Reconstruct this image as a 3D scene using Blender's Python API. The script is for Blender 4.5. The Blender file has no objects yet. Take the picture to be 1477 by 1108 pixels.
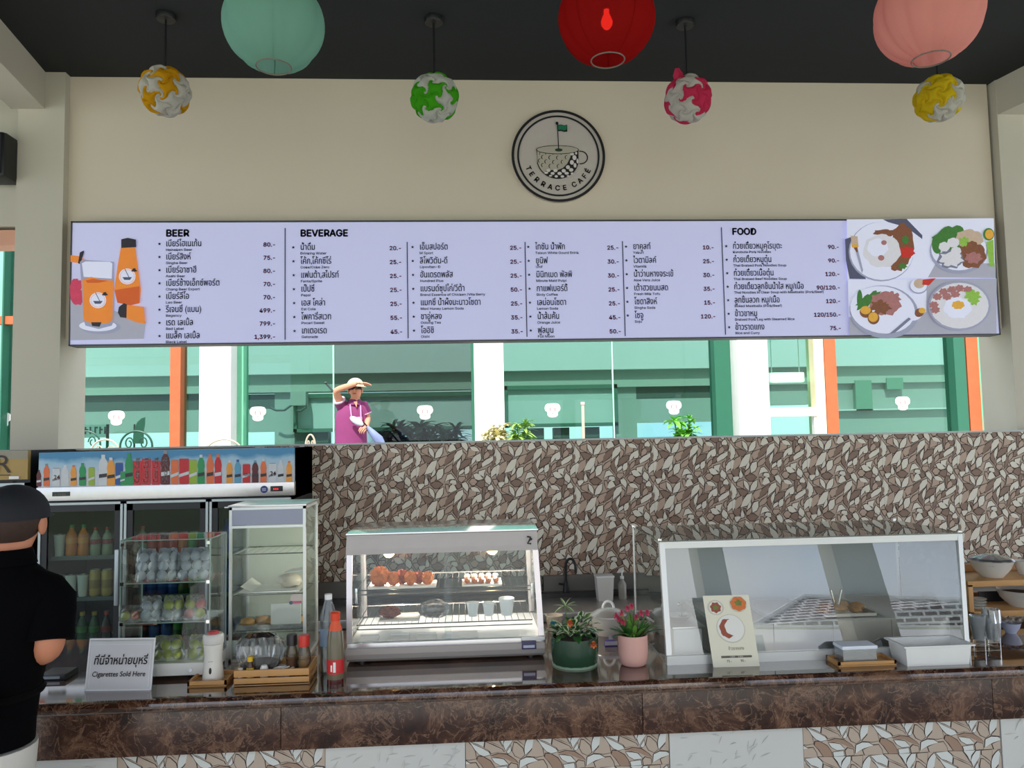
import bpy, bmesh, math, random
from mathutils import Vector, Matrix
R = math.radians
SC = bpy.context.scene
COL = SC.collection
random.seed(7)

# ------------------------------------------------------------------ camera
YAW, PIT, ROL, F, CAMZ = R(3.477), R(3.95), R(-1.128), 1120.0, 1.80
_f = Vector((math.sin(YAW)*math.cos(PIT), math.cos(YAW)*math.cos(PIT), math.sin(PIT)))
_r0 = Vector((math.cos(YAW), -math.sin(YAW), 0)); _u0 = _r0.cross(_f)
_r = _r0*math.cos(ROL)+_u0*math.sin(ROL); _u = -_r0*math.sin(ROL)+_u0*math.cos(ROL)
CAM = Vector((0, 0, CAMZ))
cd = bpy.data.cameras.new('camera'); cam = bpy.data.objects.new('camera', cd); COL.objects.link(cam)
cd.sensor_width = 36.0; cd.lens = 36.0*F/1477; cd.clip_end = 300
m3 = Matrix((_r, _u, -_f)).transposed(); cam.matrix_world = Matrix.Translation(CAM) @ m3.to_4x4()
SC.camera = cam
def P(px, py, Y):
    """point of the world at depth Y seen at pixel (px,py)"""
    d = _f*F + _r*(px-738.5) - _u*(py-554)
    return CAM + d*(Y/d.y)
def PZ(px, py, z):
    d = _f*F + _r*(px-738.5) - _u*(py-554)
    return CAM + d*((z-CAMZ)/d.z)

# ------------------------------------------------------------------ light
SC.view_settings.view_transform = 'Standard'
SC.view_settings.look = 'None'
SC.view_settings.gamma = 1
SC.view_settings.use_curve_mapping = False
SC.view_settings.exposure = 0.86
w = bpy.data.worlds.new('sky'); SC.world = w; w.use_nodes = True
wn = w.node_tree.nodes; wl = w.node_tree.links; bg = wn['Background']
tc = wn.new('ShaderNodeTexCoord'); nz = wn.new('ShaderNodeTexNoise'); nz.inputs['Scale'].default_value = 3.0; nz.inputs['Detail'].default_value = 6
cr = wn.new('ShaderNodeValToRGB'); cr.color_ramp.elements[0].position = .40; cr.color_ramp.elements[1].position = .62
cr.color_ramp.elements[0].color = (.62, .76, 1, 1); cr.color_ramp.elements[1].color = (1, 1, 1, 1)
wl.new(tc.outputs['Generated'], nz.inputs['Vector']); wl.new(nz.outputs['Fac'], cr.inputs['Fac']); wl.new(cr.outputs['Color'], bg.inputs['Color'])
bg.inputs['Strength'].default_value = 1.15
sl = bpy.data.lights.new('sun', 'SUN'); sl.energy = 3.2; sl.angle = R(1.2); sl.color = (1, .96, .9)
so = bpy.data.objects.new('sun', sl); COL.objects.link(so)
so.rotation_euler = (R(36), 0, R(-14))      # high sun behind the photographer

# ------------------------------------------------------------------ helpers
def lin(c):
    return tuple(((x/255)/12.92 if x/255 <= .04045 else (((x/255)+.055)/1.055)**2.4) for x in c) + (1,)
MATS = {}
def mt(name, c=(200, 200, 200), rough=.5, metal=0., var=.06, scale=8., bump=0., spec=.5, emit=None, es=1., trans=0., alpha=1., coat=0., sss=0.):
    if name in MATS: return MATS[name]
    m = bpy.data.materials.new(name); m.use_nodes = True; MATS[name] = m
    n = m.node_tree.nodes; l = m.node_tree.links; b = n['Principled BSDF']
    col = lin(c)
    b.inputs['Roughness'].default_value = rough; b.inputs['Metallic'].default_value = metal
    b.inputs['Specular IOR Level'].default_value = spec; b.inputs['Base Color'].default_value = col
    b.inputs['Transmission Weight'].default_value = trans; b.inputs['Alpha'].default_value = alpha; b.inputs['Coat Weight'].default_value = coat
    if var or bump:
        t = n.new('ShaderNodeTexCoord'); z = n.new('ShaderNodeTexNoise'); z.inputs['Scale'].default_value = scale; z.inputs['Detail'].default_value = 4
        l.new(t.outputs['Object'], z.inputs['Vector'])
        if var:
            mx = n.new('ShaderNodeMix'); mx.data_type = 'RGBA'
            mx.inputs['A'].default_value = tuple(max(0, x*(1-var)) for x in col[:3])+(1,)
            mx.inputs['B'].default_value = tuple(min(1, x*(1+var)) for x in col[:3])+(1,)
            l.new(z.outputs['Fac'], mx.inputs['Factor']); l.new(mx.outputs['Result'], b.inputs['Base Color'])
        if bump:
            bp = n.new('ShaderNodeBump'); bp.inputs['Strength'].default_value = bump; bp.inputs['Distance'].default_value = .01
            l.new(z.outputs['Fac'], bp.inputs['Height']); l.new(bp.outputs['Normal'], b.inputs['Normal'])
    if emit:
        b.inputs['Emission Color'].default_value = lin(emit); b.inputs['Emission Strength'].default_value = es
    return m
def glass(name, tint=(245, 250, 248), refl=1., rough=.0, milk=0., milkc=(230, 235, 235)):
    if name in MATS: return MATS[name]
    m = bpy.data.materials.new(name); m.use_nodes = True; MATS[name] = m
    n = m.node_tree.nodes; l = m.node_tree.links; n.clear()
    o = n.new('ShaderNodeOutputMaterial'); t = n.new('ShaderNodeBsdfTransparent'); t.inputs['Color'].default_value = lin(tint)
    g = n.new('ShaderNodeBsdfGlossy'); g.inputs['Roughness'].default_value = rough
    fr = n.new('ShaderNodeFresnel'); fr.inputs['IOR'].default_value = 1.5
    mu = n.new('ShaderNodeMath'); mu.operation = 'MULTIPLY'; mu.use_clamp = True; mu.inputs[1].default_value = refl
    l.new(fr.outputs[0], mu.inputs[0]); mx = n.new('ShaderNodeMixShader'); l.new(mu.outputs[0], mx.inputs[0])
    src = t.outputs[0]
    if milk:
        d = n.new('ShaderNodeBsdfDiffuse'); d.inputs['Color'].default_value = lin(milkc); m2 = n.new('ShaderNodeMixShader'); m2.inputs[0].default_value = milk
        l.new(t.outputs[0], m2.inputs[1]); l.new(d.outputs[0], m2.inputs[2]); src = m2.outputs[0]
    l.new(src, mx.inputs[1]); l.new(g.outputs[0], mx.inputs[2]); l.new(mx.outputs[0], o.inputs['Surface'])
    return m
def cloth(name, c, transl=.5, see=0.):
    """thin fabric that lets light through"""
    if name in MATS: return MATS[name]
    m = bpy.data.materials.new(name); m.use_nodes = True; MATS[name] = m
    n = m.node_tree.nodes; l = m.node_tree.links; n.clear()
    o = n.new('ShaderNodeOutputMaterial'); d = n.new('ShaderNodeBsdfDiffuse'); d.inputs['Color'].default_value = lin(c)
    t = n.new('ShaderNodeBsdfTranslucent'); t.inputs['Color'].default_value = lin(c); mx = n.new('ShaderNodeMixShader'); mx.inputs[0].default_value = transl
    l.new(d.outputs[0], mx.inputs[1]); l.new(t.outputs[0], mx.inputs[2]); src = mx.outputs[0]
    if see:
        tr = n.new('ShaderNodeBsdfTransparent'); tr.inputs['Color'].default_value = lin(c); m2 = n.new('ShaderNodeMixShader'); m2.inputs[0].default_value = see
        l.new(src, m2.inputs[1]); l.new(tr.outputs[0], m2.inputs[2]); src = m2.outputs[0]
    l.new(src, o.inputs['Surface'])
    return m

OFFS = {}
def root_of(o):
    while o.parent: o = o.parent
    return o
def tag(o, label=None, cat=None, group=None, kind=None):
    if label: o['label'] = label
    if cat: o['category'] = cat
    if group: o['group'] = group
    if kind: o['kind'] = kind
    return o
def T(name, label, cat, loc=(0, 0, 0), group=None, world=True):
    """an Empty at the base of a thing; world=True: its parts are modelled in world coordinates"""
    o = bpy.data.objects.new(name, None); COL.objects.link(o); o.location = loc; o.empty_display_size = .05
    if world: OFFS[o.name] = Vector(loc)
    return tag(o, label, cat, group)
def dup(o, loc=None, rz=None, label=None, group=None):
    def cp(s, par):
        c = s.copy(); COL.objects.link(c); c.parent = par
        for ch in list(s.children): cp(ch, c)
        return c
    c = cp(o, None)
    if loc is not None: c.location = loc
    if rz is not None: c.rotation_euler = (0, 0, rz)
    if label: c['label'] = label
    if group: c['group'] = group
    return c

class MB:
    def __init__(s): s.v = []; s.f = []; s.m = []; s.s = []
    def add(s, vs, fs, m=0, smooth=False, M=None):
        o = len(s.v)
        s.v += [tuple(M @ Vector(v)) if M else tuple(v) for v in vs]
        for f in fs: s.f.append(tuple(i+o for i in f)); s.m.append(m); s.s.append(smooth)
        return s
    def box(s, x0, x1, y0, y1, z0, z1, m=0, M=None, b=0.):
        if b:
            return s.rbox(x0, x1, y0, y1, z0, z1, b, m, M)
        vs = [(x, y, z) for x in (x0, x1) for y in (y0, y1) for z in (z0, z1)]
        return s.add(vs, [(0, 1, 3, 2), (4, 6, 7, 5), (0, 4, 5, 1), (2, 3, 7, 6), (0, 2, 6, 4), (1, 5, 7, 3)], m, False, M)
    def rbox(s, x0, x1, y0, y1, z0, z1, b, m=0, M=None):
        bm = bmesh.new(); bmesh.ops.create_cube(bm, size=1)
        for v in bm.verts: v.co = Vector(((x0+x1)/2+v.co.x*(x1-x0), (y0+y1)/2+v.co.y*(y1-y0), (z0+z1)/2+v.co.z*(z1-z0)))
        bmesh.ops.bevel(bm, geom=list(bm.edges), offset=b, segments=2, affect='EDGES', profile=.6)
        bm.verts.index_update(); s.add([v.co[:] for v in bm.verts], [[v.index for v in f.verts] for f in bm.faces], m, True, M); bm.free(); return s
    def quad(s, a, b, c, d, m=0): return s.add([a, b, c, d], [(0, 1, 2, 3)], m)
    def poly(s, pts, m=0): return s.add(pts, [tuple(range(len(pts)))], m)
    def prism(s, pts, y0, y1, m=0, axis='y', M=None, mside=None):
        """polygon pts (a,b) extruded along an axis: y -> (a,y,b); x -> (x,a,b); z -> (a,b,z)"""
        k = len(pts)
        g = {'y': lambda p, t: (p[0], t, p[1]), 'x': lambda p, t: (t, p[0], p[1]), 'z': lambda p, t: (p[0], p[1], t)}[axis]
        vs = [g(p, y0) for p in pts]+[g(p, y1) for p in pts]
        s.add(vs, [tuple(range(k))[::-1], tuple(range(k, 2*k))], m, False, M)
        return s.add(vs, [(i, (i+1) % k, (i+1) % k+k, i+k) for i in range(k)], m if mside is None else mside, False, M)
    def lathe(s, prof, c=(0, 0, 0), n=24, m=0, smooth=True, M=None, cap=True, fn=None):
        vs = []; fs = []
        for (r, z) in prof:
            for i in range(n):
                a = 2*math.pi*i/n; rr = r*(fn(a, z) if fn else 1)
                vs.append((c[0]+rr*math.cos(a), c[1]+rr*math.sin(a), c[2]+z))
        for j in range(len(prof)-1):
            for i in range(n): fs.append((j*n+i, j*n+(i+1) % n, (j+1)*n+(i+1) % n, (j+1)*n+i))
        if cap:
            if prof[0][0] > 1e-5: fs.append(tuple(range(n))[::-1])
            if prof[-1][0] > 1e-5: fs.append(tuple(range((len(prof)-1)*n, len(prof)*n)))
        return s.add(vs, fs, m, smooth, M)
    def cyl(s, a, b, r, n=12, m=0, r2=None, smooth=True):
        a = Vector(a); b = Vector(b); d = b-a; q = d.to_track_quat('Z', 'Y').to_matrix().to_4x4()
        return s.lathe([(r, 0), (r if r2 is None else r2, d.length)], (0, 0, 0), n, m, smooth, Matrix.Translation(a) @ q)
    def tube(s, pts, r, n=8, m=0, closed=False):
        pts = [Vector(p) for p in pts]; k = len(pts); vs = []; fs = []; up = None
        for i, p in enumerate(pts):
            if closed: t = pts[(i+1) % k]-pts[i-1]
            else: t = pts[min(i+1, k-1)]-pts[max(i-1, 0)]
            t.normalize()
            if up is None: up = Vector((0, 0, 1)) if abs(t.z) < .9 else Vector((1, 0, 0))
            x = t.cross(up).normalized(); up = x.cross(t).normalized()
            rr = r[i] if isinstance(r, (list, tuple)) else r
            for j in range(n):
                a = 2*math.pi*j/n; vs.append(p+x*math.cos(a)*rr+up*math.sin(a)*rr)
        for i in range(k if closed else k-1):
            for j in range(n): fs.append((i*n+j, i*n+(j+1) % n, ((i+1) % k)*n+(j+1) % n, ((i+1) % k)*n+j))
        if not closed: fs += [tuple(range(n))[::-1], tuple(range((k-1)*n, k*n))]
        return s.add(vs, fs, m, True)
    def ball(s, c, rx, ry=None, rz=None, m=0, n=12, k=8, M=None, fn=None):
        ry = rx if ry is None else ry; rz = rx if rz is None else rz
        vs = [(c[0], c[1], c[2]-rz)]; fs = []
        for j in range(1, k):
            t = -math.pi/2+math.pi*j/k
            for i in range(n):
                a = 2*math.pi*i/n; q = fn(a, t) if fn else 1
                vs.append((c[0]+rx*q*math.cos(t)*math.cos(a), c[1]+ry*q*math.cos(t)*math.sin(a), c[2]+rz*q*math.sin(t)))
        vs.append((c[0], c[1], c[2]+rz)); L = len(vs)-1
        for i in range(n):
            fs.append((0, 1+(i+1) % n, 1+i)); fs.append((L, 1+(k-2)*n+i, 1+(k-2)*n+(i+1) % n))
            for j in range(k-2): fs.append((1+j*n+i, 1+j*n+(i+1) % n, 1+(j+1)*n+(i+1) % n, 1+(j+1)*n+i))
        return s.add(vs, fs, m, True, M)
    def text(s, body, o, size, m=0, align='LEFT', u=(1, 0, 0), v=(0, 0, 1), off=0., sx=1., font=None, bold=0.):
        if bold:
            for dx, dz in ((0, 0), (bold, 0), (bold/2, bold/2), (bold/2, -bold/2)): s.text(body, Vector(o)+Vector(u).normalized()*(dx-bold/2)*size+Vector(v).normalized()*dz*size, size, m, align, u, v, off, sx, font)
            return s
        cu = bpy.data.curves.new('t', 'FONT'); cu.body = body; cu.size = size; cu.align_x = align; cu.offset = off*size; cu.resolution_u = 3
        if font: cu.font = font
        ob = bpy.data.objects.new('t', cu); me = bpy.data.meshes.new_from_object(ob)
        u = Vector(u).normalized(); v = Vector(v).normalized(); o = Vector(o)
        s.add([o+u*(p.co.x*sx)+v*p.co.y for p in me.vertices], [tuple(p.vertices) for p in me.polygons], m)
        bpy.data.objects.remove(ob); bpy.data.curves.remove(cu); bpy.data.meshes.remove(me); return s
    def build(s, name, mats, parent=None, loc=None, weld=False):
        if not isinstance(mats, (list, tuple)): mats = [mats]
        off = Vector((0, 0, 0))
        if parent is not None: off = OFFS.get(root_of(parent).name, off)
        elif loc is not None: off = Vector(loc)
        me = bpy.data.meshes.new(name)
        me.from_pydata([tuple(Vector(p)-off) for p in s.v], [], s.f)
        for m in mats: me.materials.append(m)
        me.polygons.foreach_set('material_index', s.m); me.polygons.foreach_set('use_smooth', s.s)
        if weld or any(s.s):
            bm = bmesh.new(); bm.from_mesh(me)
            bmesh.ops.remove_doubles(bm, verts=bm.verts, dist=1e-5) if weld else None
            bmesh.ops.recalc_face_normals(bm, faces=bm.faces); bm.to_mesh(me); bm.free()
        me.update()
        if any(s.s):
            try: me.set_sharp_from_angle(angle=R(42))
            except Exception: pass
        o = bpy.data.objects.new(name, me); COL.objects.link(o)
        if parent is not None: o.parent = parent
        elif loc is not None: o.location = loc; OFFS[o.name] = Vector(loc)
        else: OFFS[o.name] = Vector((0, 0, 0))
        return o
def arc_lens(a, ma, b, mb, n=4):
    """closed outline: a -> b bulging through ma, back through mb (2-D)"""
    def q(p, m, r):
        c = (2*m[0]-.5*p[0]-.5*r[0], 2*m[1]-.5*p[1]-.5*r[1]); o = []
        for i in range(n):
            t = i/n; o.append(((1-t)**2*p[0]+2*t*(1-t)*c[0]+t*t*r[0], (1-t)**2*p[1]+2*t*(1-t)*c[1]+t*t*r[1]))
        return o
    return q(a, ma, b)+q(b, mb, a)

FONT = None
try:
    import os
    _p = os.path.join(bpy.utils.resource_path('LOCAL'), 'datafiles', 'fonts', 'Inter.woff2')
    if os.path.exists(_p): FONT = bpy.data.fonts.load(_p)
except Exception: FONT = None

def skin(name, J, edges, root, mats, matfn, parent, sub=2, post=None):
    """one continuous body: joints J {key:(pos, rx, ry)} joined by edges, skinned and subdivided, then baked"""
    me = bpy.data.meshes.new(name); bm = bmesh.new(); lay = bm.verts.layers.skin.verify(); V = {}
    for k, (p, rx, ry) in J.items():
        v = bm.verts.new(p); v[lay].radius = (rx, ry); v[lay].use_root = (k == root); V[k] = v
    for a, b in edges: bm.edges.new((V[a], V[b]))
    bm.to_mesh(me); bm.free()
    o = bpy.data.objects.new(name, me); COL.objects.link(o)
    k = o.modifiers.new('s', 'SKIN'); k.use_smooth_shade = True
    b = o.modifiers.new('u', 'SUBSURF'); b.levels = sub; b.render_levels = sub
    dg = bpy.context.evaluated_depsgraph_get(); dg.update()
    nm = bpy.data.meshes.new_from_object(o.evaluated_get(dg)); COL.objects.unlink(o); bpy.data.objects.remove(o)
    if post:
        for v in nm.vertices: v.co = post(v.co)
    nm.materials.clear()
    for m in mats: nm.materials.append(m)
    for p in nm.polygons: p.material_index = matfn(p.center); p.use_smooth = True
    nm.name = name; ob = bpy.data.objects.new(name, nm); COL.objects.link(ob); ob.parent = parent
    return ob
# ------------------------------------------------------------------ materials
WALL = mt('cream_plaster', (222, 209, 187), .85, var=.05, scale=1.2, bump=.03)
WALLW = mt('white_plaster', (203, 196, 178), .85, var=.05, scale=1.5, bump=.03)
CEIL = mt('charcoal_ceiling_board', (36, 39, 39), .9, var=.08, scale=3)
FLOOR = mt('pale_floor_tile', (190, 186, 176), .3, var=.1, scale=2)
CONC = mt('sunlit_concrete', (205, 200, 190), .9, var=.1, scale=1)
CHROME = mt('chrome', (215, 215, 215), .12, 1., var=0)
STEEL = mt('brushed_steel', (205, 202, 198), .28, .85, var=.06, scale=30)
SILVER = mt('silver_aluminium', (212, 214, 212), .35, .5, var=.03)
BLACK = mt('black_plastic', (22, 22, 24), .45, var=0)
DARK = mt('dark_cabinet_lining', (34, 37, 38), .6, var=.1)
WHITE = mt('white_plastic', (235, 235, 232), .4, var=.02)
GLASS = glass('clear_glass', (240, 246, 243), 1.)
GLASSD = glass('fridge_door_glass', (225, 235, 230), .35)
FILM = glass('plastic_film', (236, 238, 240), 2.2, .12, .12)
CUPM = glass('clear_plastic', (232, 236, 236), 2., .1, .22)
GREENGLASS = glass('green_tinted_glass', (192, 223, 214), .6)
GREENGLASS2 = glass('smoky_green_glass', (176, 195, 190), .8)
WOOD = mt('bamboo_wood', (196, 146, 88), .5, var=.14, scale=14)
ORANGE = mt('orange_stained_timber', (200, 104, 62), .55, var=.15, scale=10)
def marble(name, seed):
    m = bpy.data.materials.new(name); m.use_nodes = True
    n = m.node_tree.nodes; l = m.node_tree.links; b = n['Principled BSDF']
    tc = n.new('ShaderNodeTexCoord'); mp = n.new('ShaderNodeMapping'); mp.inputs['Location'].default_value = (seed*3.7, seed, seed*1.3); l.new(tc.outputs['Object'], mp.inputs['Vector'])
    z = n.new('ShaderNodeTexNoise'); z.inputs['Scale'].default_value = 7; z.inputs['Detail'].default_value = 10; z.inputs['Roughness'].default_value = .72; z.inputs['Distortion'].default_value = .9
    l.new(mp.outputs[0], z.inputs['Vector'])
    c1 = n.new('ShaderNodeValToRGB'); e = c1.color_ramp.elements; e[0].position = .33; e[0].color = lin((30, 15, 10)); e[1].position = .70; e[1].color = lin((126, 92, 70))
    k = e.new(.50); k.color = lin((62, 36, 26))
    l.new(z.outputs['Fac'], c1.inputs['Fac'])
    mxv = n.new('ShaderNodeMix'); mxv.data_type = 'RGBA'; mxv.inputs['Factor'].default_value = .34
    l.new(mp.outputs[0], mxv.inputs['A']); l.new(z.outputs['Color'], mxv.inputs['B'])
    v = n.new('ShaderNodeTexVoronoi'); v.feature = 'DISTANCE_TO_EDGE'; v.inputs['Scale'].default_value = 6; l.new(mxv.outputs['Result'], v.inputs['Vector'])
    c2 = n.new('ShaderNodeValToRGB'); c2.color_ramp.elements[0].position = 0; c2.color_ramp.elements[0].color = (1, 1, 1, 1); c2.color_ramp.elements[1].position = .035; c2.color_ramp.elements[1].color = (0, 0, 0, 1)
    l.new(v.outputs['Distance'], c2.inputs['Fac'])
    z2 = n.new('ShaderNodeTexNoise'); z2.inputs['Scale'].default_value = 6; l.new(mp.outputs[0], z2.inputs['Vector'])
    mu = n.new('ShaderNodeMath'); mu.operation = 'MULTIPLY'; l.new(c2.outputs['Color'], mu.inputs[0]); l.new(z2.outputs['Fac'], mu.inputs[1])
    mx = n.new('ShaderNodeMix'); mx.data_type = 'RGBA'; mx.inputs['B'].default_value = lin((150, 116, 92))
    z3 = n.new('ShaderNodeTexNoise'); z3.inputs['Scale'].default_value = 11; z3.inputs['Detail'].default_value = 7; z3.inputs['Distortion'].default_value = 1.6; l.new(mp.outputs[0], z3.inputs['Vector'])
    s1 = n.new('ShaderNodeMath'); s1.operation = 'SUBTRACT'; s1.inputs[1].default_value = .5; l.new(z3.outputs['Fac'], s1.inputs[0]); s2 = n.new('ShaderNodeMath'); s2.operation = 'ABSOLUTE'; l.new(s1.outputs[0], s2.inputs[0])
    s3 = n.new('ShaderNodeMapRange'); s3.inputs['From Min'].default_value = 0; s3.inputs['From Max'].default_value = .016; s3.inputs['To Min'].default_value = .62; s3.inputs['To Max'].default_value = 0; l.new(s2.outputs[0], s3.inputs['Value'])
    s4 = n.new('ShaderNodeMath'); s4.operation = 'MAXIMUM'; l.new(s3.outputs[0], s4.inputs[0]); l.new(mu.outputs[0], s4.inputs[1])
    l.new(s4.outputs[0], mx.inputs['Factor']); l.new(c1.outputs['Color'], mx.inputs['A']); l.new(mx.outputs['Result'], b.inputs['Base Color'])
    b.inputs['Roughness'].default_value = .22; b.inputs['Coat Weight'].default_value = .08; b.inputs['Coat Roughness'].default_value = .05
    return m
MARB = [marble('brown_emperador_marble', i*1.7) for i in range(3)]
MTOP = marble('polished_dark_marble_top', 9)
MTOP.node_tree.nodes['Principled BSDF'].inputs['Roughness'].default_value = .06
MTOP.node_tree.nodes['Principled BSDF'].inputs['Coat Weight'].default_value = 1.
def struct(name, mb, m, parent=None, loc=None): return tag(mb.build(name, m, parent, loc), kind='structure') if parent is None else mb.build(name, m, parent)

# ------------------------------------------------------------------ the room
YW, YT = 5.60, 5.45
ZC = P(738, 116, YW).z                      # ceiling height
XL, XR = P(98, 300, YW).x, P(1434, 300, YW).x
XL0 = P(19, 300, 5.5).x
ZB = P(738, 482, YW).z                      # lower edge of the upper wall
struct('floor', MB().box(-9, 9, -7, 5.75, -.1, 0), FLOOR)
struct('ceiling', MB().box(-9, 9, -3.2, 6.1, ZC, ZC+.25), CEIL)
struct('wall_back', MB().box(XL, XR, YW, YW+.2, ZB, ZC), WALL)
mb = MB().box(XL0, XL, YW-.07, YW+.3, 0, ZC); struct('wall_left', mb, WALLW)
mb = MB().box(XR+.02, XR+1.3, YW-.07, YW+.3, 0, ZC); struct('wall_right', mb, WALLW)
zh = P(8, 325, YW).z
mb = MB().box(-9, XL0, YW+.03, YW+.25, zh, ZC); struct('wall_far_left', mb, WALLW)
mb = MB().box(-9, XL0, YW+.05, YW+.23, zh-.13, zh-.02); struct('trim_1', mb, mt('salmon_paint', (226, 168, 140), .7))
def beam(name, a, b, w):
    A = PZ(a[0], a[1], ZC-.001); B = PZ(b[0], b[1], ZC-.001); d = (B-A)/(B.y-A.y); E = A+d*(-3.0-A.y); S = A+d*(YW-.07-A.y)
    mb = MB().prism([(S.x, S.y), (E.x, E.y), (E.x+w, E.y), (S.x+w, S.y)], ZC-.27, ZC-.001, 0, 'z'); struct(name, mb, WALLW)
beam('trim_2', (63, 101), (0, 27), -.23)
beam('trim_3', (1434, 117), (1477, 95), .3)

# low tiled wall between the kitchen and the terrace
zt = P(600, 640, YT).z
struct('wall_low', MB().box(-7, 6.6, YT, YT+.13, 0, zt), mt('tile_bed', (120, 112, 102), .8))
tr = MB().box(-7, 6.6, YT-.02, YT+.15, zt, zt+.012); struct('trim_4', tr, mt('pale_edge_trim', (190, 196, 192), .5))
LEAVES = '''L 185 45 195 150 270 225 265 110;L 410 45 310 110 275 235 385 190;M 185 45 60 110 185 190 185 120;D 75 180 180 190 260 235 160 310;L 320 245 200 300 115 475 265 420;
M 470 185 325 250 360 360 440 300;D 600 120 450 210 415 350 560 240;L 700 90 590 150 550 310 690 200;M 790 80 770 180 760 235 915 165;L 800 65 850 130 965 145 900 60;
D 830 235 690 280 645 410 800 330;M 705 130 680 220 690 295 755 200;L 675 230 600 320 615 430 660 350;D 605 290 530 390 610 530 610 400;L 715 390 640 430 630 495 715 450;
L 800 340 720 390 730 490 800 440;M 545 310 430 380 415 465 530 410;L 410 370 305 420 305 560 400 500;L 290 370 240 430 215 520 290 460;M 170 320 70 350 30 510 140 430;
L 60 340 -10 420 0 530 50 440;L 0 110 -40 230 0 360 70 270;D 130 490 30 500 0 550 90 620;L 145 490 115 580 130 640 190 600;D 205 620 300 560 400 620 300 690;
M 300 470 215 530 205 600 290 560;L 420 590 490 450 590 540 480 560;L 490 600 520 550 600 560 590 640;M 430 620 440 700 475 770 490 640;L 500 640 560 620 610 710 480 750;
D 600 570 580 640 620 700 680 650;M 635 505 620 560 675 605 750 520;D 820 350 840 480 750 585 780 460;L 735 -30 670 25 765 140 785 50;M 920 590 850 530 780 590 850 660;
D 1030 570 940 570 890 640 1000 690;L 845 480 900 570 1010 555 930 460;L 1045 400 1020 510 1040 540 915 450;L 1055 480 1020 580 1100 650 1130 560;L 1250 330 1130 410 1115 540 1235 440;
M 1370 280 1250 350 1225 490 1340 410;L 1165 205 1000 290 985 380 1140 300;D 1000 280 930 310 910 400 980 370;M 915 320 840 380 835 460 910 400;L 925 175 840 240 820 350 900 270;
L 970 155 900 200 900 300 980 270;D 1060 60 985 80 1000 260 1030 150;M 1080 130 1020 180 1010 270 1110 210;D 1170 120 1080 110 1105 200 1160 190;D 1190 190 1150 270 1125 390 1210 280;
L 1195 70 1180 200 1215 325 1290 220;L 1130 20 1070 60 1065 115 1165 115;M 1115 350 1060 410 1095 490 1120 440;M 1140 560 1160 630 1200 670 1230 570;L 1235 600 1225 660 1310 660 1330 600;
D 1330 470 1230 490 1200 530 1310 590;M 320 260 295 330 300 410 350 360;D 160 480 190 560 200 590 215 500;L 20 640 30 600 120 620 60 700'''
LEAF2 = '''L 0 0 -45 50 -48 120 10 60;m 5 22 38 52 58 85 64 128 20 134 -42 124 -10 90;l 5 0 80 -6 100 10 113 28 106 66 70 50 38 38;l 12 18 45 46 106 74 135 92 146 108 108 118 78 106 52 78 34 48;
m 84 -6 170 -4 190 22 216 70 160 46 116 24;m 114 34 165 56 214 80 226 98 188 97 148 104 134 86 108 70;l 174 -4 250 -4 226 26 216 62 196 26;l 254 -2 280 -2 277 36 256 62 230 92 216 56 228 26;m 284 -2 354 -4 350 40 342 68 312 44 284 24;
m 280 44 298 48 334 80 344 120 318 138 284 122 268 92;l 234 100 262 62 266 92 250 108;d 70 112 100 114 144 140 166 172 172 204 118 204 88 160 64 134;d 142 114 190 102 240 108 288 140 306 162 262 150 222 128 164 122;l 148 124 184 126 222 134 250 166 200 172 164 150;
l 312 144 350 128 392 132 420 150 360 168 306 192;m 246 172 262 156 300 166 302 200 252 204;l 172 178 240 172 244 202 178 204;m -40 172 20 148 60 146 80 178 84 204 -30 204'''
def mosaic(spec, pw, ph, W, H, sc, gap, thick, grow, shrink):
    """raised leaf pieces on a W x H tile; pattern cell pw x ph in drawing units scaled by sc"""
    top = MB(); lay = []
    for s in spec.replace('\n', '').split(';'):
        t = s.split(); c = 'LMD'.index(t[0].upper()); q = [float(x) for x in t[1:]]
        lay.append((c, arc_lens((q[0], q[1]), (q[2], q[3]), (q[4], q[5]), (q[6], q[7]), 3 if pw > 600 else 6) if t[0] in 'LMD' else list(zip(q[::2], q[1::2]))))
    bm = bmesh.new()
    nx = int(W/sc/pw)+2; ny = int(H/sc/ph)+2
    for dx in range(-1, nx):
        for dy in range(-1, ny):
            for i, (c, pts) in enumerate(lay):
                cx = sum(p[0] for p in pts)/len(pts); cy = sum(p[1] for p in pts)/len(pts); k = len(pts)
                for lev, g, mi in ((.35, grow, 4), (1., -shrink, c)):
                    ring = []
                    for p in pts:
                        d = math.hypot(p[0]-cx, p[1]-cy) or 1
                        ring.append((((p[0]+(p[0]-cx)/d*g+dx*pw)*sc, -thick*lev-.00003*(i % 5), -(p[1]+(p[1]-cy)/d*g+dy*ph)*sc)))
                    vs = [bm.verts.new(v) for v in ring]; f = bm.faces.new(vs); f.material_index = mi
                    if lev == 1.:
                        lo = [bm.verts.new((v[0], 0, v[2])) for v in ring]
                        for j in range(k):
                            f = bm.faces.new((vs[j], vs[(j+1) % k], lo[(j+1) % k], lo[j])); f.material_index = 4
    for co, no in (((gap, 0, 0), (-1, 0, 0)), ((W-gap, 0, 0), (1, 0, 0)), ((0, 0, -gap), (0, 0, 1)), ((0, 0, -H+gap), (0, 0, -1))):
        bmesh.ops.bisect_plane(bm, geom=bm.verts[:]+bm.edges[:]+bm.faces[:], plane_co=co, plane_no=no, clear_outer=True)
    bmesh.ops.recalc_face_normals(bm, faces=bm.faces)
    bm.verts.index_update()
    top.add([v.co[:] for v in bm.verts], [[v.index for v in f.verts] for f in bm.faces]); top.m = [f.material_index for f in bm.faces]; bm.free()
    top.box(gap, W-gap, -.0004, .006, -H+gap, -gap, 3)
    return top
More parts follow.
